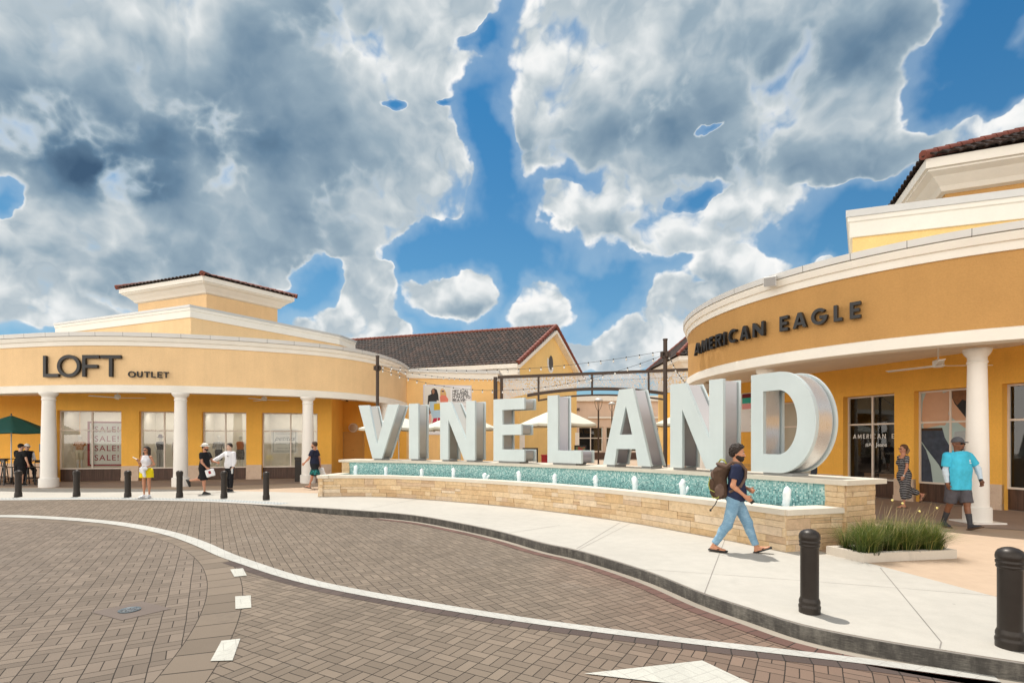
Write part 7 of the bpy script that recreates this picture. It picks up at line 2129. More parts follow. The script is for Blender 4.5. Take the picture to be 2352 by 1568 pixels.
def shirt(t_, f, m, h, g=.014, sleeve=.62, hem=-.06, loose=0., name='shirt', sg=.012, neck=.028, rip=(.0028, 34., 1.), arms='LR', sm=None, boxy=None):
    pr = [(q, .04) for q in f.torso(g)]
    if loose:
        k = f.k; pr.append((vell(f.P + f.T @ np.array((.015, 0, .06)) * k, ((.135 + loose) * k * f.fat, (.178 + loose) * k * f.fat, .24 * k), f.T), .05))
    if boxy:
        k = f.k; pr.append((vell(f.P + f.T @ np.array((.02, 0, .30)) * k, (boxy[0], boxy[1], .42 * k), f.T), .06)); pr.append((vbox(f.P + np.array((.018, 0, .03)) * k, (boxy[0] * .98, boxy[1] * .98, .30 * k), .11), .06))
    hv = [(f.P + np.array((0, 0, hem * f.k)), (0, 0, -1.)), (f.neck + f.T[:, 2] * neck * f.k * -.2, f.T @ np.array((-.35, 0, 1.)))]
    o = vol_obj(name, pr, h, m, t_, .03, hv, (), rip)
    for sd in arms:
        S, E, Wv = f.S[sd], f.E[sd], f.Wr[sd]; e = sleeve
        ar = f.arm(sd, g + sg, min(e + .12, 2.0))
        end = S + (E - S) * e if e <= 1 else E + (Wv - E) * (e - 1); d = nz_(E - S) if e <= 1 else nz_(Wv - E)
        vol_obj('sleeve', [(q, .03) for q in ar], h, sm or m, o, .03, [(end, d)], (), rip)
    return o
def legwear(t_, f, m, h, e=1.0, g=.016, flare=.0, top=.10, name='trousers', taper=1.3, rip=(.003, 30., 2.)):
    k = f.k; T = f.T
    pr = [(vell(f.P + np.array((-.010, 0, .0)) * k, (.120 * k * f.fat + g, .168 * k * f.fat + g, .135 * k + g), rotz(0)), .04)]
    for sd in 'LR':
        pr += [(q, .035) for q in f.leg(sd, g + flare * .5, min(e + .05, 2.), taper + flare * 20)]
        if flare and e <= 1.15: q = f.hip[sd] + (f.K[sd] - f.hip[sd]) * min(e, 1.); pr.append((vcone(f.hip[sd], q, .096 * k * (1 + (f.fat - 1) * .6) + g, .096 * k * (1 + (f.fat - 1) * .6) + flare), .03))
    hv = [(f.P + np.array((0, 0, top * k)), (0, 0, 1.))]
    o = Vol(np.min([p[0][1] for p in pr], 0) - .03, np.max([p[0][2] for p in pr], 0) + .03, h)
    for p, kk in pr: o.put(p, kk)
    o.ripple(*rip)
    for p, n in hv: o.half(p, n)
    # cut each trouser leg square to its limb, only near that limb
    X = o.lo[0] + o.h * np.arange(o.n[0]); Y = o.lo[1] + o.h * np.arange(o.n[1]); Z = o.lo[2] + o.h * np.arange(o.n[2])
    for sd in 'LR':
        Hp, K, A = f.hip[sd], f.K[sd], f.A[sd]
        end = Hp + (K - Hp) * e if e <= 1 else K + (A - K) * (e - 1); d = nz_(K - Hp) if e <= 1 else nz_(A - K)
        dist = ((X - end[0]) * d[0])[:, None, None] + ((Y - end[1]) * d[1])[None, :, None] + ((Z - end[2]) * d[2])[None, None, :]
        rad = np.sqrt(((X - end[0]) ** 2)[:, None, None] + ((Y - end[1]) ** 2)[None, :, None] + ((Z - end[2]) ** 2)[None, None, :])
        near = (rad < .19 * k); o.D = np.where(near, np.maximum(o.D, dist), o.D).astype(np.float32)
    V, Q = o.mesh(); me = bpy.data.meshes.new(name); me.from_pydata(V.tolist(), [], Q.tolist()); me.polygons.foreach_set('use_smooth', [True] * len(Q)); me.materials.append(m); me.update()
    ob = link(name, me, t_); sm = ob.modifiers.new('smooth', 'SMOOTH'); sm.factor = .5; sm.iterations = 2
    return ob
def shoes(t_, f, m, h, sole=None, g=.010, high=0., name='shoe'):
    for sd in 'LR':
        k = f.k; u = f.fup(sd); pr = [(q, .02) for q in f.foot(sd, g)][1:]
        if high: pr.append((vcone(f.A[sd] - u * .03 * k, f.A[sd] + nz_(f.K[sd] - f.A[sd]) * high, .040 * k + g * .6, .040 * k + g * .5), .02))
        o = vol_obj(name, pr, h, m, t_, .02, [(f.sole(sd, .5) + u * .012, -u)])
        B = np.stack([f.fd[sd], np.cross(u, f.fd[sd]), u], 1)
        vol_obj('sole', [vbox(f.sole(sd, .5) + u * .010, (.148 * k, .050 * k, .014), .012, B)], h * .8, sole or m, o, .01)
def sandals(t_, f, m, h, sole=None, straps=True):
    for sd in 'LR':
        k = f.k; u = f.fup(sd); B = np.stack([f.fd[sd], np.cross(u, f.fd[sd]), u], 1); y = B[:, 1]
        o = vol_obj('sandal', [vbox(f.sole(sd, .5) + u * .004, (.150 * k, .052 * k, .013), .012, B)], h * .8, sole or m, t_, .01)
        a = f.sole(sd, .80) + u * .028 * k
        for sg in (1, -1): vol_obj('strap', [vcone(a, f.sole(sd, .5) + y * sg * .046 * k + u * .03 * k, .009, .009)], h * .7, m, o, .01)
def socks(t_, f, m, h, top=.45):
    for sd in 'LR':
        pr = [(q, .02) for q in f.leg(sd, .004, 2.)] + [(q, .015) for q in f.foot(sd, .004)]
        e = f.K[sd] + (f.A[sd] - f.K[sd]) * top; d = nz_(f.A[sd] - f.K[sd]); vol_obj('sock', pr, h, m, t_, .02, [(e, -d)])
def held(name, label, cat, loc, prims, h, m, k=.01):
    t_ = thing(name, label, cat, tuple(loc)); vol_obj('shell', prims, h, m, t_, k); return t_

def world_of(t_, p):
    a = t_.rotation_euler.z; c, s = math.cos(a), math.sin(a); return np.array((t_.location.x + p[0] * c - p[1] * s, t_.location.y + p[0] * s + p[1] * c, t_.location.z + p[2]))
def ride(name, label, cat, per, group=None):
    """a thing carried by a person: an Empty standing where the person stands, so the person's own coordinates serve"""
    t_ = thing(name, label, cat, tuple(per.location), per.rotation_euler.z, group); return t_
# ------------------------------------------------------------------ 1 walking man with backpack
SK_M = skin_mat('skin_tan', (.50, .235, .135)); SK_D = skin_mat('skin_brown', (.20, .085, .045)); SK_F = skin_mat('skin_fair', (.58, .34, .24)); SK_R = skin_mat('skin_sunned', (.52, .25, .16))
H_DK = hair_mat('dark_hair', (.022, .013, .009)); H_BR = hair_mat('brown_hair', (.11, .055, .03))
f = Fig(1.77, 3, 4, {'L': (25, 2, 6, 22), 'R': (-15, 1, 16, -2)}, {'L': (6, 4, 62, 46), 'R': (-12, 7, 60, 10)}, (-10, 4), 1.05)
mid = np.array(((3.35 + 3.89) / 2, (8.57 + 8.24) / 2)); hd = -27
t1 = person('bearded man in a navy tee and pale jeans striding past the fountain', mid[0] - .02, mid[1], hd, f, SK_M, .007, .0045)
# plant the rear foot on the surveyed spot
ca, sa = math.cos(R(hd)), math.sin(R(hd)); fr = f.sole('R', .5); t1.location = (3.37 - (fr[0] * ca - fr[1] * sa), 8.55 - (fr[0] * sa + fr[1] * ca), .0045)
hh = .0068
body(t1, f, SK_M, hh, 40, 40, .0005)
br = eyes(t1, f); vol_obj('eyebrows', br, .004, H_DK, t1, .004); mouth(t1, f)
short_hair(t1, f, H_DK, hh, .030, -.05, (.0085, 85., .5)); beard(t1, f, H_DK, .006, .013)
shirt(t1, f, cloth('navy_tee', (.020, .026, .060), .15), hh, .013, .62, -.055, .015, 'tee_shirt')
def jeans_mat():
    m, t, b = newmat('pale_jeans'); p = t.tc('Object'); x, y, z = t.xyz(p)
    n = t.noise(t.vm('MULTIPLY', p, (1., 1., 2.2)), 14., 5., .6, 1.2); n2 = t.noise(p, 3.5, 4., .6); fi = t.noise(p, 300., 2.)
    f_ = t.m('ADD', t.m('MULTIPLY', n, .5), t.m('MULTIPLY', n2, .5))
    c = t.ramp(f_, [(.30, (.13, .25, .37)), (.5, (.20, .345, .475)), (.68, (.33, .48, .59))])
    setb(t, b, t.vm('SCALE', c, scale=t.rng(fi, .3, .7, .9, 1.1)), .85, 0., t.bump(t.m('ADD', n, t.m('MULTIPLY', fi, .05)), .8, .022), .2); return m
legwear(t1, f, jeans_mat(), hh, 1.93, .013, 0., .06, 'jeans', 1.5)
sandals(t1, f, simple('brown_leather', (.085, .042, .025), .6), .006, M_SOLEB)
# phone in his hands
pw_ = f.Wr['R'] + f.hx['R'] * .10 + f.hn['R'] * .03
ph = ride('phone', 'dark phone held by the bearded man at his waist', 'phone', t1); vol_obj('case', [vbox(pw_, (.072, .036, .005), .004, np.stack([f.hx['R'], np.cross(f.hn['R'], f.hx['R']), f.hn['R']], 1))], .0035, M_BLACK, ph, .004)
# backpack
bp = ride('backpack', 'brown hiking backpack with yellow piping on the walking man', 'backpack', t1)
M_PACK = cloth('brown_nylon', (.075, .045, .030), .25, .7, 22.); M_PACK2 = cloth('grey_brown_nylon', (.13, .085, .065), .2, .7, 22.); M_PIPE = simple('yellow_piping', (.36, .37, .07), .6)
T = f.T; Q = lambda x, y, z: f.P + T @ np.array((x, y, z)) * f.k
vol_obj('main_bag', [(vbox(Q(-.235, 0, .22), (.10, .155, .25), .07, T @ roty(-8)), .03), (vell(Q(-.21, 0, .42), (.12, .145, .11), T), .05), (vell(Q(-.27, 0, .06), (.12, .15, .11), T), .05)], .009, M_PACK, bp, .03, (), (), (.004, 42., 1.))
vol_obj('front_pocket', [(vbox(Q(-.345, 0, .14), (.055, .12, .14), .05, T @ roty(-10)), .02)], .008, M_PACK, bp, .02, (), (), (.003, 55., 2.))
vol_obj('top_pocket', [(vbox(Q(-.33, 0, .345), (.06, .115, .075), .05, T @ roty(-14)), .02)], .008, M_PACK2, bp, .02, (), (), (.003, 60., .3))
vol_obj('lid', [(vell(Q(-.20, 0, .50), (.125, .14, .05), T @ roty(18)), .02)], .008, M_PACK2, bp, .02, (), (), (.003, 50., .7))
for sg in (1, -1):
    vol_obj('side_pocket', [(vell(Q(-.24, sg * .15, .10), (.075, .035, .12), T), .02)], .008, M_PACK2, bp, .02, (), (), (.003, 60., sg))
    pts = [Q(-.16, sg * .115, .50), Q(-.07, sg * .125, .575), Q(.05, sg * .13, .56), Q(.135, sg * .135, .46), Q(.135, sg * .15, .34), Q(.07, sg * .175, .20), Q(-.08, sg * .185, .10)]
    vol_obj('shoulder_strap', [(vcone(a, b, .024, .022), .012) for a, b in zip(pts[:-1], pts[1:])], .008, M_PACK2, bp, .015)
    off = [p + T @ np.array((.004, -sg * .024, .010)) for p in pts]
    vol_obj('strap_piping', [(vcone(a, b, .0065, .0065), .006) for a, b in zip(off[:5], off[1:6])], .006, M_PIPE, bp, .006)
hp_ = [Q(-.16, -.03, .545), Q(-.20, -.03, .60), Q(-.25, 0, .605), Q(-.28, .03, .56)]
vol_obj('haul_loop', [(vcone(a, b, .013, .013), .008) for a, b in zip(hp_[:-1], hp_[1:])], .007, M_PIPE, bp, .008)
for pts in ([Q(-.40, -.10, .30), Q(-.415, -.10, .18), Q(-.39, -.11, .10), Q(-.31, -.14, .07)], [Q(-.36, -.08, .0), Q(-.33, -.12, -.03), Q(-.26, -.16, -.02), Q(-.22, -.17, .06)]):
    vol_obj('piping', [(vcone(a, b, .008, .008), .006) for a, b in zip(pts[:-1], pts[1:])], .006, M_PIPE, bp, .006)
pts = [Q(-.25, -.15, .0), Q(-.29, -.16, -.12), Q(-.36, -.17, -.23)]
vol_obj('hanging_strap', [(vcone(a, b, .008, .008), .006) for a, b in zip(pts[:-1], pts[1:])] + [(vbox(pts[-1], (.016, .01, .02), .005), .004)], .006, M_BLACK, bp, .006)

# ------------------------------------------------------------------ 2 man in turquoise
f = Fig(1.88, 1, 0, {'L': (16, -2, 4, 20, 8), 'R': (-9, 0, 14, -6, 10)}, {'L': (8, 34, 16, 6), 'R': (-2, 9, 8, 4)}, (10, 0), 1.10)
hd = -90
t2 = person('large man in a turquoise polo, grey cap and sunglasses walking towards the camera', 9.3, 10.9, hd, f, SK_D, .01, .0045)
hh = .0085
body(t2, f, SK_D, hh, 30, 30, .001)
mouth(t2, f); shades(t2, f); beard(t2, f, H_DK, .006, .006, goatee=True)
GC = cloth('grey_cap', (.10, .10, .11), .1, .3); cap(t2, f, GC, .007)
SLV = cloth('pale_undersleeve', (.55, .66, .76), .08, .9, 26.)
for sd in 'LR':
    S, E, Wv = f.S[sd], f.E[sd], f.Wr[sd]
    vol_obj('undersleeve', [(q, .03) for q in f.arm(sd, .007, 2.)], hh, SLV, t2, .03, [(S + (E - S) * .45, -nz_(E - S)), (E + (Wv - E) * .96, nz_(Wv - E))], (), (.002, 60., 1.))
TQ = cloth('turquoise_polo', (.055, .46, .66), .08, .6, 11.)
def polo_mat():
    m, t, b = newmat('turquoise_polo_panelled'); p = t.tc('Object'); x, y, z = t.xyz(p)
    n = t.noise(t.vm('MULTIPLY', p, (1., 1., .6)), 11., 4., .6, .8); n2 = t.noise(p, 4., 4.)
    side = t.m('MULTIPLY', t.m('MULTIPLY', t.sstep(y, -.165, -.170), t.sstep(z, 1.40, 1.38)), t.sstep(t.m('ABSOLUTE', t.m('ADD', x, .02)), .085, .080))
    c = t.vm('SCALE', (.055, .46, .66), scale=t.m('ADD', t.rng(n2, .3, .7, .92, 1.08), t.rng(n, .35, .65, -.08, .08)))
    c = t.mix(side, c, (.018, .022, .055)); setb(t, b, c, .75, 0., t.bump(n, .7, .02), .25); return m
sh_ = shirt(t2, f, polo_mat(), hh, .016, .72, -.17, 0., 'polo_shirt', .022, .02, (.0045, 20., 1.), 'LR', TQ, (.155, .215))
cb = [f.neck + f.T @ np.array((.075 * math.cos(a), .085 * math.sin(a), .0 - .035 * math.cos(a))) * f.k for a in np.linspace(-2.6, 2.6, 12)]
vol_obj('collar', [(vcone(a, b, .016, .016), .01) for a, b in zip(cb[:-1], cb[1:])], .008, TQ, sh_, .01)
q = f.P + f.T @ np.array((.152 * f.fat, .095, .40)) * f.k
vol_obj('chest_badge', [vell(q + np.array((-.012, 0, 0)), (.014, .018, .030)), vell(q + np.array((-.010, .012, -.045)), (.012, .026, .012))], .006, simple('badge_white', (.62, .66, .68), .6), sh_, .004)
vol_obj('undershirt', [(vell(f.neck + f.T @ np.array((.035, 0, -.03)) * f.k, (.055, .055, .045), f.T), 0.)], .008, SLV, t2, .01)
legwear(t2, f, cloth('grey_shorts', (.085, .082, .095), .12, .6), hh, .96, .016, .004, .02, 'shorts')
socks(t2, f, cloth('charcoal_socks', (.055, .055, .062), .1, .4), hh, .47)
sandals(t2, f, simple('black_slide', (.02, .018, .017), .6), .008, simple('brown_sole', (.11, .065, .04), .7))
w = f.Wr['L']; vol_obj('watch', [vcone(w - f.hx['L'] * .012, w + f.hx['L'] * .012, .036, .036)], .006, M_BLACK, t2, .005)

# ------------------------------------------------------------------ 3 woman in the striped dress
f = Fig(1.70, 2, 0, {'L': (6, 1, 4, -2, 4), 'R': (-18, 1, 52, -62, 4)}, {'L': (4, 8, 14, 2), 'R': (-12, 10, 24, 0)}, (4, -4), 1.02, True)
hd = 172
t3 = person('woman in a long black and white striped dress and sunglasses walking left under the canopy', 10.55, 14.3, hd, f, SK_R, .01, .0085)
ca, sa = math.cos(R(hd)), math.sin(R(hd)); fr = f.sole('L', .5); t3.location = (10.62 - (fr[0] * ca - fr[1] * sa), 14.25 - (fr[0] * sa + fr[1] * ca), .0085)
hh = .010
body(t3, f, SK_R, hh, 25, 25, .001); mouth(t3, f); shades(t3, f, .007)
def stripe_dress():
    m, t, b = newmat('striped_jersey'); p = t.tc('Object'); x, y, z = t.xyz(p)
    n = t.noise(p, 7., 3., .5); w_ = t.m('ADD', t.m('MULTIPLY', z, 21.), t.m('ADD', t.m('MULTIPLY', n, 1.0), t.m('MULTIPLY', x, 3.)))
    s_ = t.sstep(t.m('ABSOLUTE', t.m('SUBTRACT', t.m('FRACT', w_), .5)), .34, .42)
    setb(t, b, t.mix(s_, (.016, .017, .022), (.50, .50, .52)), .8, 0., t.bump(t.noise(p, 13., 4., .6, 1.), .6, .02), .2); return m
SD = stripe_dress(); k = f.k
pr = [(q, .04) for q in f.torso(.010)]
pr += [(vell(f.P + np.array((-.02, 0, -.02)) * k, (.150 * k, .185 * k, .20 * k)), .05)]
for sd, e in (('L', 1.), ('R', 1.)): pr.append((vcone(f.hip[sd], f.K[sd], .12 * k, .10 * k), .06))
pr.append((vcone(f.K['L'], f.K['L'] + (f.A['L'] - f.K['L']) * .45, .10 * k, .085 * k), .06)); pr.append((vcone(f.K['R'], f.K['R'] + (f.A['R'] - f.K['R']) * .62, .095 * k, .09 * k), .06))
mk = (f.K['L'] + f.K['R']) / 2; pr.append((vcone(f.P - np.array((0, 0, .1)), mk + np.array((-.06, 0, -.16)), .15 * k, .10 * k), .07))
d_ = vol_obj('dress', pr, hh, SD, t3, .04, [(f.neck + np.array((.0, 0, -.055)), f.T @ np.array((.55, 0, 1.)))], (), (.004, 26., 1.))
for sd in 'LR':
    S, E = f.S[sd], f.E[sd]; vol_obj('sleeve', [(q, .03) for q in f.arm(sd, .018, .7)], hh, SD, d_, .03, [(S + (E - S) * .55, nz_(E - S))])
hr = short_hair(t3, f, H_BR, hh, .013, -.05)
vol_obj('ponytail', [(vcone(f.hp(-.095, 0, .03), f.hp(-.125, 0, -.03), .045, .05), .02), (vcone(f.hp(-.125, 0, -.03), f.hp(-.11, 0, -.12), .05, .03), .02)], hh, hair_mat('blonde_streaked_hair', (.30, .19, .10)), hr, .02, (), (), (.004, 70., 1.))
sandals(t3, f, simple('dark_flip_flop', (.05, .035, .03), .6), .008, simple('brown_flip_flop', (.15, .095, .06), .7))
w = f.Wr['L']; vol_obj('watch', [vcone(w - f.hx['L'] * .01, w + f.hx['L'] * .01, .030, .030)], .006, simple('silver_watch', (.5, .5, .5), .3, .6), t3, .005)

# ------------------------------------------------------------------ 4 woman in yellow shorts
f = Fig(1.63, 0, 0, {'L': (2, 2, 2, 0, 12), 'R': (-1, 1, 2, 0, 10)}, {'L': (-6, 20, 72, 38), 'R': (2, 12, 128, 14)}, (-6, 2), .98, True)
hd = -92
t4 = person('woman in a white top and bright yellow shorts standing on the kerb', -11.86, 16.95, hd, f, SK_F, .01, .0085)
hh = .0105
SKB = skin_mat('skin_bronze', (.46, .22, .13))
body(t4, f, SKB, hh, 45, 60, .002); mouth(t4, f); shades(t4, f, .007)
WT = cloth('white_top', (.74, .73, .76), .04, .5)
pr = [(q, .04) for q in f.torso(.010)]
k = f.k
cuts = []
vol_obj('halter_top', pr, hh, WT, t4, .04, [(f.P + np.array((0, 0, .07)), (0, 0, -1)), (f.neck + np.array((0, 0, -.01)), (0, 0, 1.)), (f.P + np.array((0, .135, .45)) * k, (0, 1., .42)), (f.P + np.array((0, -.135, .45)) * k, (0, -1., .42))], (), (.002, 40., 1.))
legwear(t4, f, cloth('yellow_shorts', (.80, .62, .015), .07, .5), hh, .50, .018, .034, .135, 'shorts')
shoes(t4, f, simple('white_sneaker', (.72, .72, .74), .6), hh, simple('white_sole', (.68, .68, .68), .6), .012)
hr = short_hair(t4, f, H_DK, hh, .016, -.05)
for sg in (1, -1): vol_obj('hair_lock', [(vcone(f.hp(-.03, sg * .075, .02), f.hp(-.01, sg * .092, -.10), .036, .034), .02), (vcone(f.hp(-.01, sg * .092, -.10), f.hp(.015, sg * .10, -.20), .034, .018), .02)], hh, H_DK, hr, .02)
vol_obj('hair_back', [(vcone(f.hp(-.08, 0, .03), f.hp(-.095, 0, -.16), .075, .06), .02)], hh, H_DK, hr, .02)
q = f.Wr['R'] + f.hx['R'] * .08
o = ride('phone', 'white phone raised by the woman in yellow shorts', 'phone', t4); d = nz_(np.array((.35, -.75, .55))); vol_obj('case', [vbox(q + d * .05, (.085, .035, .010), .008, np.stack([d, nz_(np.cross((0, 0, 1.), d)), nz_(np.cross(d, np.cross((0, 0, 1.), d)))], 1))], .006, M_WHITEP, o)
q = f.Wr['L'] + f.hx['L'] * .08
o = ride('white_bag', 'white cloth bag held at the waist by the woman in yellow shorts', 'bag', t4)
vol_obj('bag_body', [(vell(q + np.array((.03, .02, -.02)), (.06, .13, .07)), .03), (vell(q + np.array((.03, -.03, -.10)), (.05, .09, .07)), .03), (vcone(q + np.array((.04, .02, -.08)), q + np.array((.04, .05, -.26)), .05, .045), .03)], .009, cloth('white_bag_cloth', (.74, .74, .76), .06, .9, 30.), o, .03, (), (), (.006, 50., 1.))

# ------------------------------------------------------------------ 5 man with the straw hat
f = Fig(1.72, 4, -6, {'L': (-22, 1, 62, -66, 4), 'R': (7, 1, 4, 0, 6)}, {'L': (26, 4, 52, 14), 'R': (6, 6, 34, 6)}, (8, 0), 1.08)
hd = 4
t5 = person('man in black with a white straw hat walking right and carrying a shop bag', -10.5, 18.0, hd, f, SK_M, .01, .0045)
ca, sa = math.cos(R(hd)), math.sin(R(hd)); fr = f.sole('R', .4); t5.location = (-10.55 - (fr[0] * ca - fr[1] * sa), 18.0 - (fr[0] * sa + fr[1] * ca), .0045)
hh = .0105; SK5 = skin_mat('skin_ruddy', (.50, .24, .15))
body(t5, f, SK5, hh, 60, 70, .002); mouth(t5, f); beard(t5, f, H_DK, .008, .006)
short_hair(t5, f, H_DK, hh, .008, -.03)
BT = cloth('black_tee', (.016, .016, .018), .2, .6)
shirt(t5, f, BT, hh, .016, .60, -.075, .012, 'tee_shirt'); legwear(t5, f, cloth('black_shorts', (.014, .014, .017), .2, .6), hh, .97, .020, .014, .04, 'shorts')
shoes(t5, f, simple('black_shoe', (.014, .014, .014), .6), hh, simple('black_shoe_sole', (.03, .03, .03), .7), .012)
M_STRAW = cloth('white_straw', (.70, .68, .62), .06, .3, 60.)
ht = vol_obj('hat', [(vell(f.hp(-.012, 0, .085), (.105, .088, .075), f.Hd), 0.), (vell(f.hp(-.01, 0, .052), (.165, .150, .013), f.Hd), .012)], .008, M_STRAW, t5, .012, [(f.hp(0, 0, .040), f.Hd @ np.array((0, 0, -1.)))])
vol_obj('hat_band', [(vell(f.hp(-.012, 0, .078), (.108, .0915, .074), f.Hd), 0.)], .007, M_BLACK, ht, .01, [(f.hp(0, 0, .082), f.Hd[:, 2]), (f.hp(0, 0, .062), -f.Hd[:, 2])])
q = f.Wr['R'] + f.hx['R'] * .09
o = ride('shopping_bag', 'white plastic shop bag with a red mark carried by the man in the straw hat', 'bag', t5)
B = roty(-16)
vol_obj('bag_body', [(vbox(q + np.array((.07, -.02, -.11)), (.145, .045, .125), .03, B), .02)], .009, cloth('white_plastic', (.74, .74, .76), .05, .8, 24.), o, .02, (), (), (.005, 40., 1.))
mb = MB(); cx_ = q + np.array((.075, -.072, -.09)); X_ = B[:, 0]; Z_ = B[:, 2]
mb.poly([tuple(cx_ + X_ * a * .04 + Z_ * b * .05) for a, b in ((-1, -1), (1, -1), (1, 1), (-1, 1))]); mb.build('red_mark', M_RED, o)

# ------------------------------------------------------------------ 6 man in the white long sleeved shirt
f = Fig(1.73, 0, 6, {'L': (4, 3, 3, 0, 10), 'R': (-3, 2, 4, 0, 8)}, {'L': (2, 9, 16, 0), 'R': (46, 30, 18, -18)}, (-10, 4), .98)
hd = -112
t6 = person('dark haired man in a white long sleeved shirt handing over a cup', -10.35, 19.15, hd, f, SK_F, .01, .0045)
hh = .0105; SK6 = skin_mat('skin_light', (.62, .40, .30))
body(t6, f, SK6, hh, 60, 60, .002); br = eyes(t6, f); vol_obj('eyebrows', br, .005, H_DK, t6, .004); mouth(t6, f)
short_hair(t6, f, H_DK, hh, .017, -.02)
WS = cloth('white_long_shirt', (.74, .74, .77), .04, .8, 12.)
sh_ = shirt(t6, f, WS, hh, .017, 1.92, -.08, .018, 'long_sleeved_shirt', .008)
q = f.P + f.T @ np.array((.158, .065, .38)) * f.k
vol_obj('chest_mark', [vell(q, (.012, .012, .028)), vell(q + np.array((0, .022, -.01)), (.012, .008, .018))], .006, simple('chest_mark_grey', (.12, .13, .17), .7), sh_, .003)
legwear(t6, f, cloth('black_trousers', (.014, .014, .017), .2, .5), hh, 1.92, .014, 0., .03, 'trousers', 1.2)
shoes(t6, f, simple('black_sneaker', (.014, .014, .014), .6), hh, simple('sneaker_sole', (.03, .03, .03), .7), .011)
def cup(t_, q, ax):
    ax = nz_(ax); mb = MB(); n = 14; ref = nz_(np.cross(ax, (.3, 1., .1))); r2 = np.cross(ax, ref)
    mb.grid([[tuple(q + ax * z + (ref * math.cos(2 * PI * j / n) + r2 * math.sin(2 * PI * j / n)) * r) for j in range(n)] for r, z in ((.001, -.075), (.032, -.075), (.040, .055), (.044, .058), (.043, .068), (.001, .072))], None, 0, True, True); mb.build('shell', M_WHITEP, t_)
q = f.Wr['R'] + f.hx['R'] * .10
o = ride('paper_cup', 'white paper cup passed between the man in the straw hat and the man in white', 'cup', t6); cup(o, q + f.hn['R'] * .02, (0, 0, 1.))
q = f.Wr['L'] + f.hx['L'] * .11
o = ride('water_bottle', 'small clear bottle in the lowered hand of the man in white', 'bottle', t6)
mb = MB(); mb.lathe([(.001, -.13), (.032, -.125), (.033, .03), (.028, .05), (.013, .075), (.013, .10), (.001, .101)], tuple(q), 12); mb.build('shell', simple('bottle_plastic', (.60, .64, .66), .2), o)

# ------------------------------------------------------------------ 7 man in navy walking to the left
f = Fig(1.82, 2, 0, {'L': (-20, 1, 26, -22, 4), 'R': (20, 1, 4, 10, 6)}, {'L': (24, 8, 22, 4), 'R': (-20, 8, 12, 2)}, (6, 2), 1.02)
hd = 176
t7 = person('man in a navy shirt and patterned dark shorts walking left past the third column', -7.9, 20.4, hd, f, SK_M, .01, .0045)
ca, sa = math.cos(R(hd)), math.sin(R(hd)); fr = f.sole('R', .4); t7.location = (-7.98 - (fr[0] * ca - fr[1] * sa), 20.45 - (fr[0] * sa + fr[1] * ca), .0045)
hh = .0105
body(t7, f, SK5, hh, 35, 60, .002); mouth(t7, f); beard(t7, f, H_BR, .008, .006); short_hair(t7, f, hair_mat('chestnut_hair', (.055, .028, .016)), hh, .018, -.02)
shirt(t7, f, cloth('navy_shirt', (.018, .022, .045), .2, .7, 12.), hh, .018, .66, -.11, .02, 'shirt')
def swim():
    m, t, b = newmat('patterned_shorts'); p = t.tc('Object'); x, y, z = t.xyz(p); n = t.noise(p, 26., 3., .6, 2.)
    band = t.m('MULTIPLY', t.sstep(n, .50, .58), t.sstep(t.m('ABSOLUTE', t.m('SUBTRACT', z, .64)), .12, .06))
    setb(t, b, t.mix(band, (.014, .016, .020), (.03, .42, .40)), .8, 0., t.bump(t.noise(p, 14., 4., .6, 1.), .6, .02), .2); return m
legwear(t7, f, swim(), hh, .96, .022, .016, .03, 'shorts'); sandals(t7, f, M_SOLEB, .008)
q = f.Wr['R'] + f.hx['R'] * .10
o = ride('shopping_bag', 'white carrier bag swinging behind the man in navy', 'bag', t7)
vol_obj('bag_body', [(vbox(q + np.array((-.06, 0, -.19)), (.10, .06, .17), .03, roty(22)), .02), (vcone(q, q + np.array((-.03, 0, -.06)), .012, .03), .02)], .009, cloth('white_carrier', (.72, .72, .72), .05, .8, 24.), o, .02, (), (), (.005, 40., 1.))

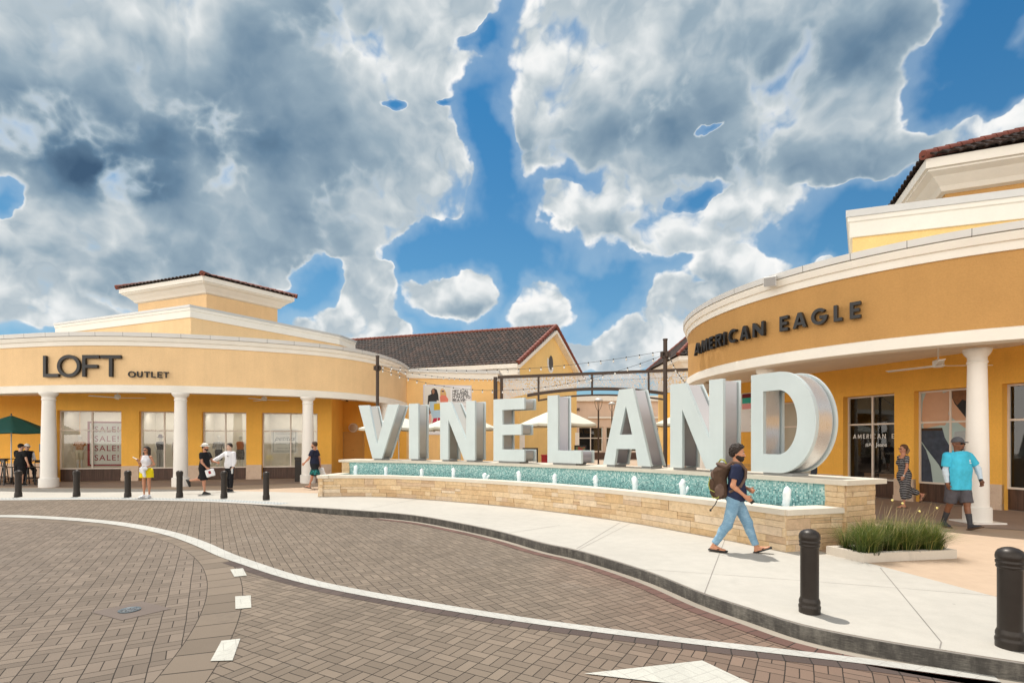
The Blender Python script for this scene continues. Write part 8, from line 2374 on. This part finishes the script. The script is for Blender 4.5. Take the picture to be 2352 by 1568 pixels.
# ------------------------------------------------------------------ 8, 9 the two men by the green parasol
f = Fig(1.70, 3, 0, {'L': (1, 5, 2, 0, 14), 'R': (-2, 5, 3, 0, 14)}, {'L': (16, 16, 40, 20), 'R': (-2, 18, 14, -8)}, (-16, 4), 1.16)
t8 = person('heavy set man in black tee and shorts seen from behind at the far left', (46 - U0) / F * 21.5, 21.5, 82, f, SK_M, .011, .0105)
hh = .011
body(t8, f, SK_F, hh, 40, 40, .002); short_hair(t8, f, H_DK, hh, .012, -.05)
cap(t8, f, cloth('black_cap', (.014, .013, .013), .2, .3), hh)
shirt(t8, f, cloth('black_loose_tee', (.013, .013, .014), .2, .7, 10.), hh, .020, .70, -.10, .03, 'tee_shirt', .02); legwear(t8, f, cloth('black_long_shorts', (.012, .012, .014), .2, .6), hh, .98, .024, .018, .02, 'shorts')
shoes(t8, f, M_SOLEB, hh, simple('white_rubber', (.62, .62, .60), .6), .012)
f = Fig(1.74, 6, 0, {'L': (52, 6, 62, 0, 8), 'R': (30, 4, 44, -8, 8)}, {'L': (12, 10, 60, 30), 'R': (6, 10, 34, 6)}, (10, 2), 1.0)
t9 = person('man in a white cap and dark vest perched on a stool at the far left', (60 - U0) / F * 22.2, 22.2, -22, f, SK_F, .011, .0105)
body(t9, f, SK_F, hh, 40, 50, .002); short_hair(t9, f, H_DK, hh, .008, -.03); shades(t9, f, .007); beard(t9, f, H_DK, .008, .004, goatee=True)
cap(t9, f, cloth('white_cap', (.72, .71, .68), .05, .3), hh)
for sd in 'LR': vol_obj('white_sleeve', [(q, .03) for q in f.arm(sd, .018, 1.95)], hh, WS, t9, .03, [(f.E[sd] + (f.Wr[sd] - f.E[sd]) * .9, nz_(f.Wr[sd] - f.E[sd]))], (), (.003, 40., 1.))
shirt(t9, f, cloth('navy_vest', (.016, .018, .030), .2, .6), hh, .020, .06, -.08, .01, 'vest', 0.); legwear(t9, f, cloth('dark_trousers', (.014, .014, .018), .2, .6), hh, 1.9, .014, 0., .03, 'trousers', 1.2)
shoes(t9, f, M_SOLEB, hh, None, .011)
q = f.Wr['R'] + f.hx['R'] * .10
o = ride('pink_bag', 'bright pink pouch held by the man in the white cap', 'bag', t9)
vol_obj('pouch', [(vell(q + np.array((.02, 0, -.05)), (.07, .06, .10)), .02)], .010, cloth('pink_cloth', (.72, .09, .30), .1, .6), o, .02, (), (), (.004, 50., 1.))
bar_stool(t9.location.x - .05, 22.25, R(-22), 'black bar stool under the man in the white cap')
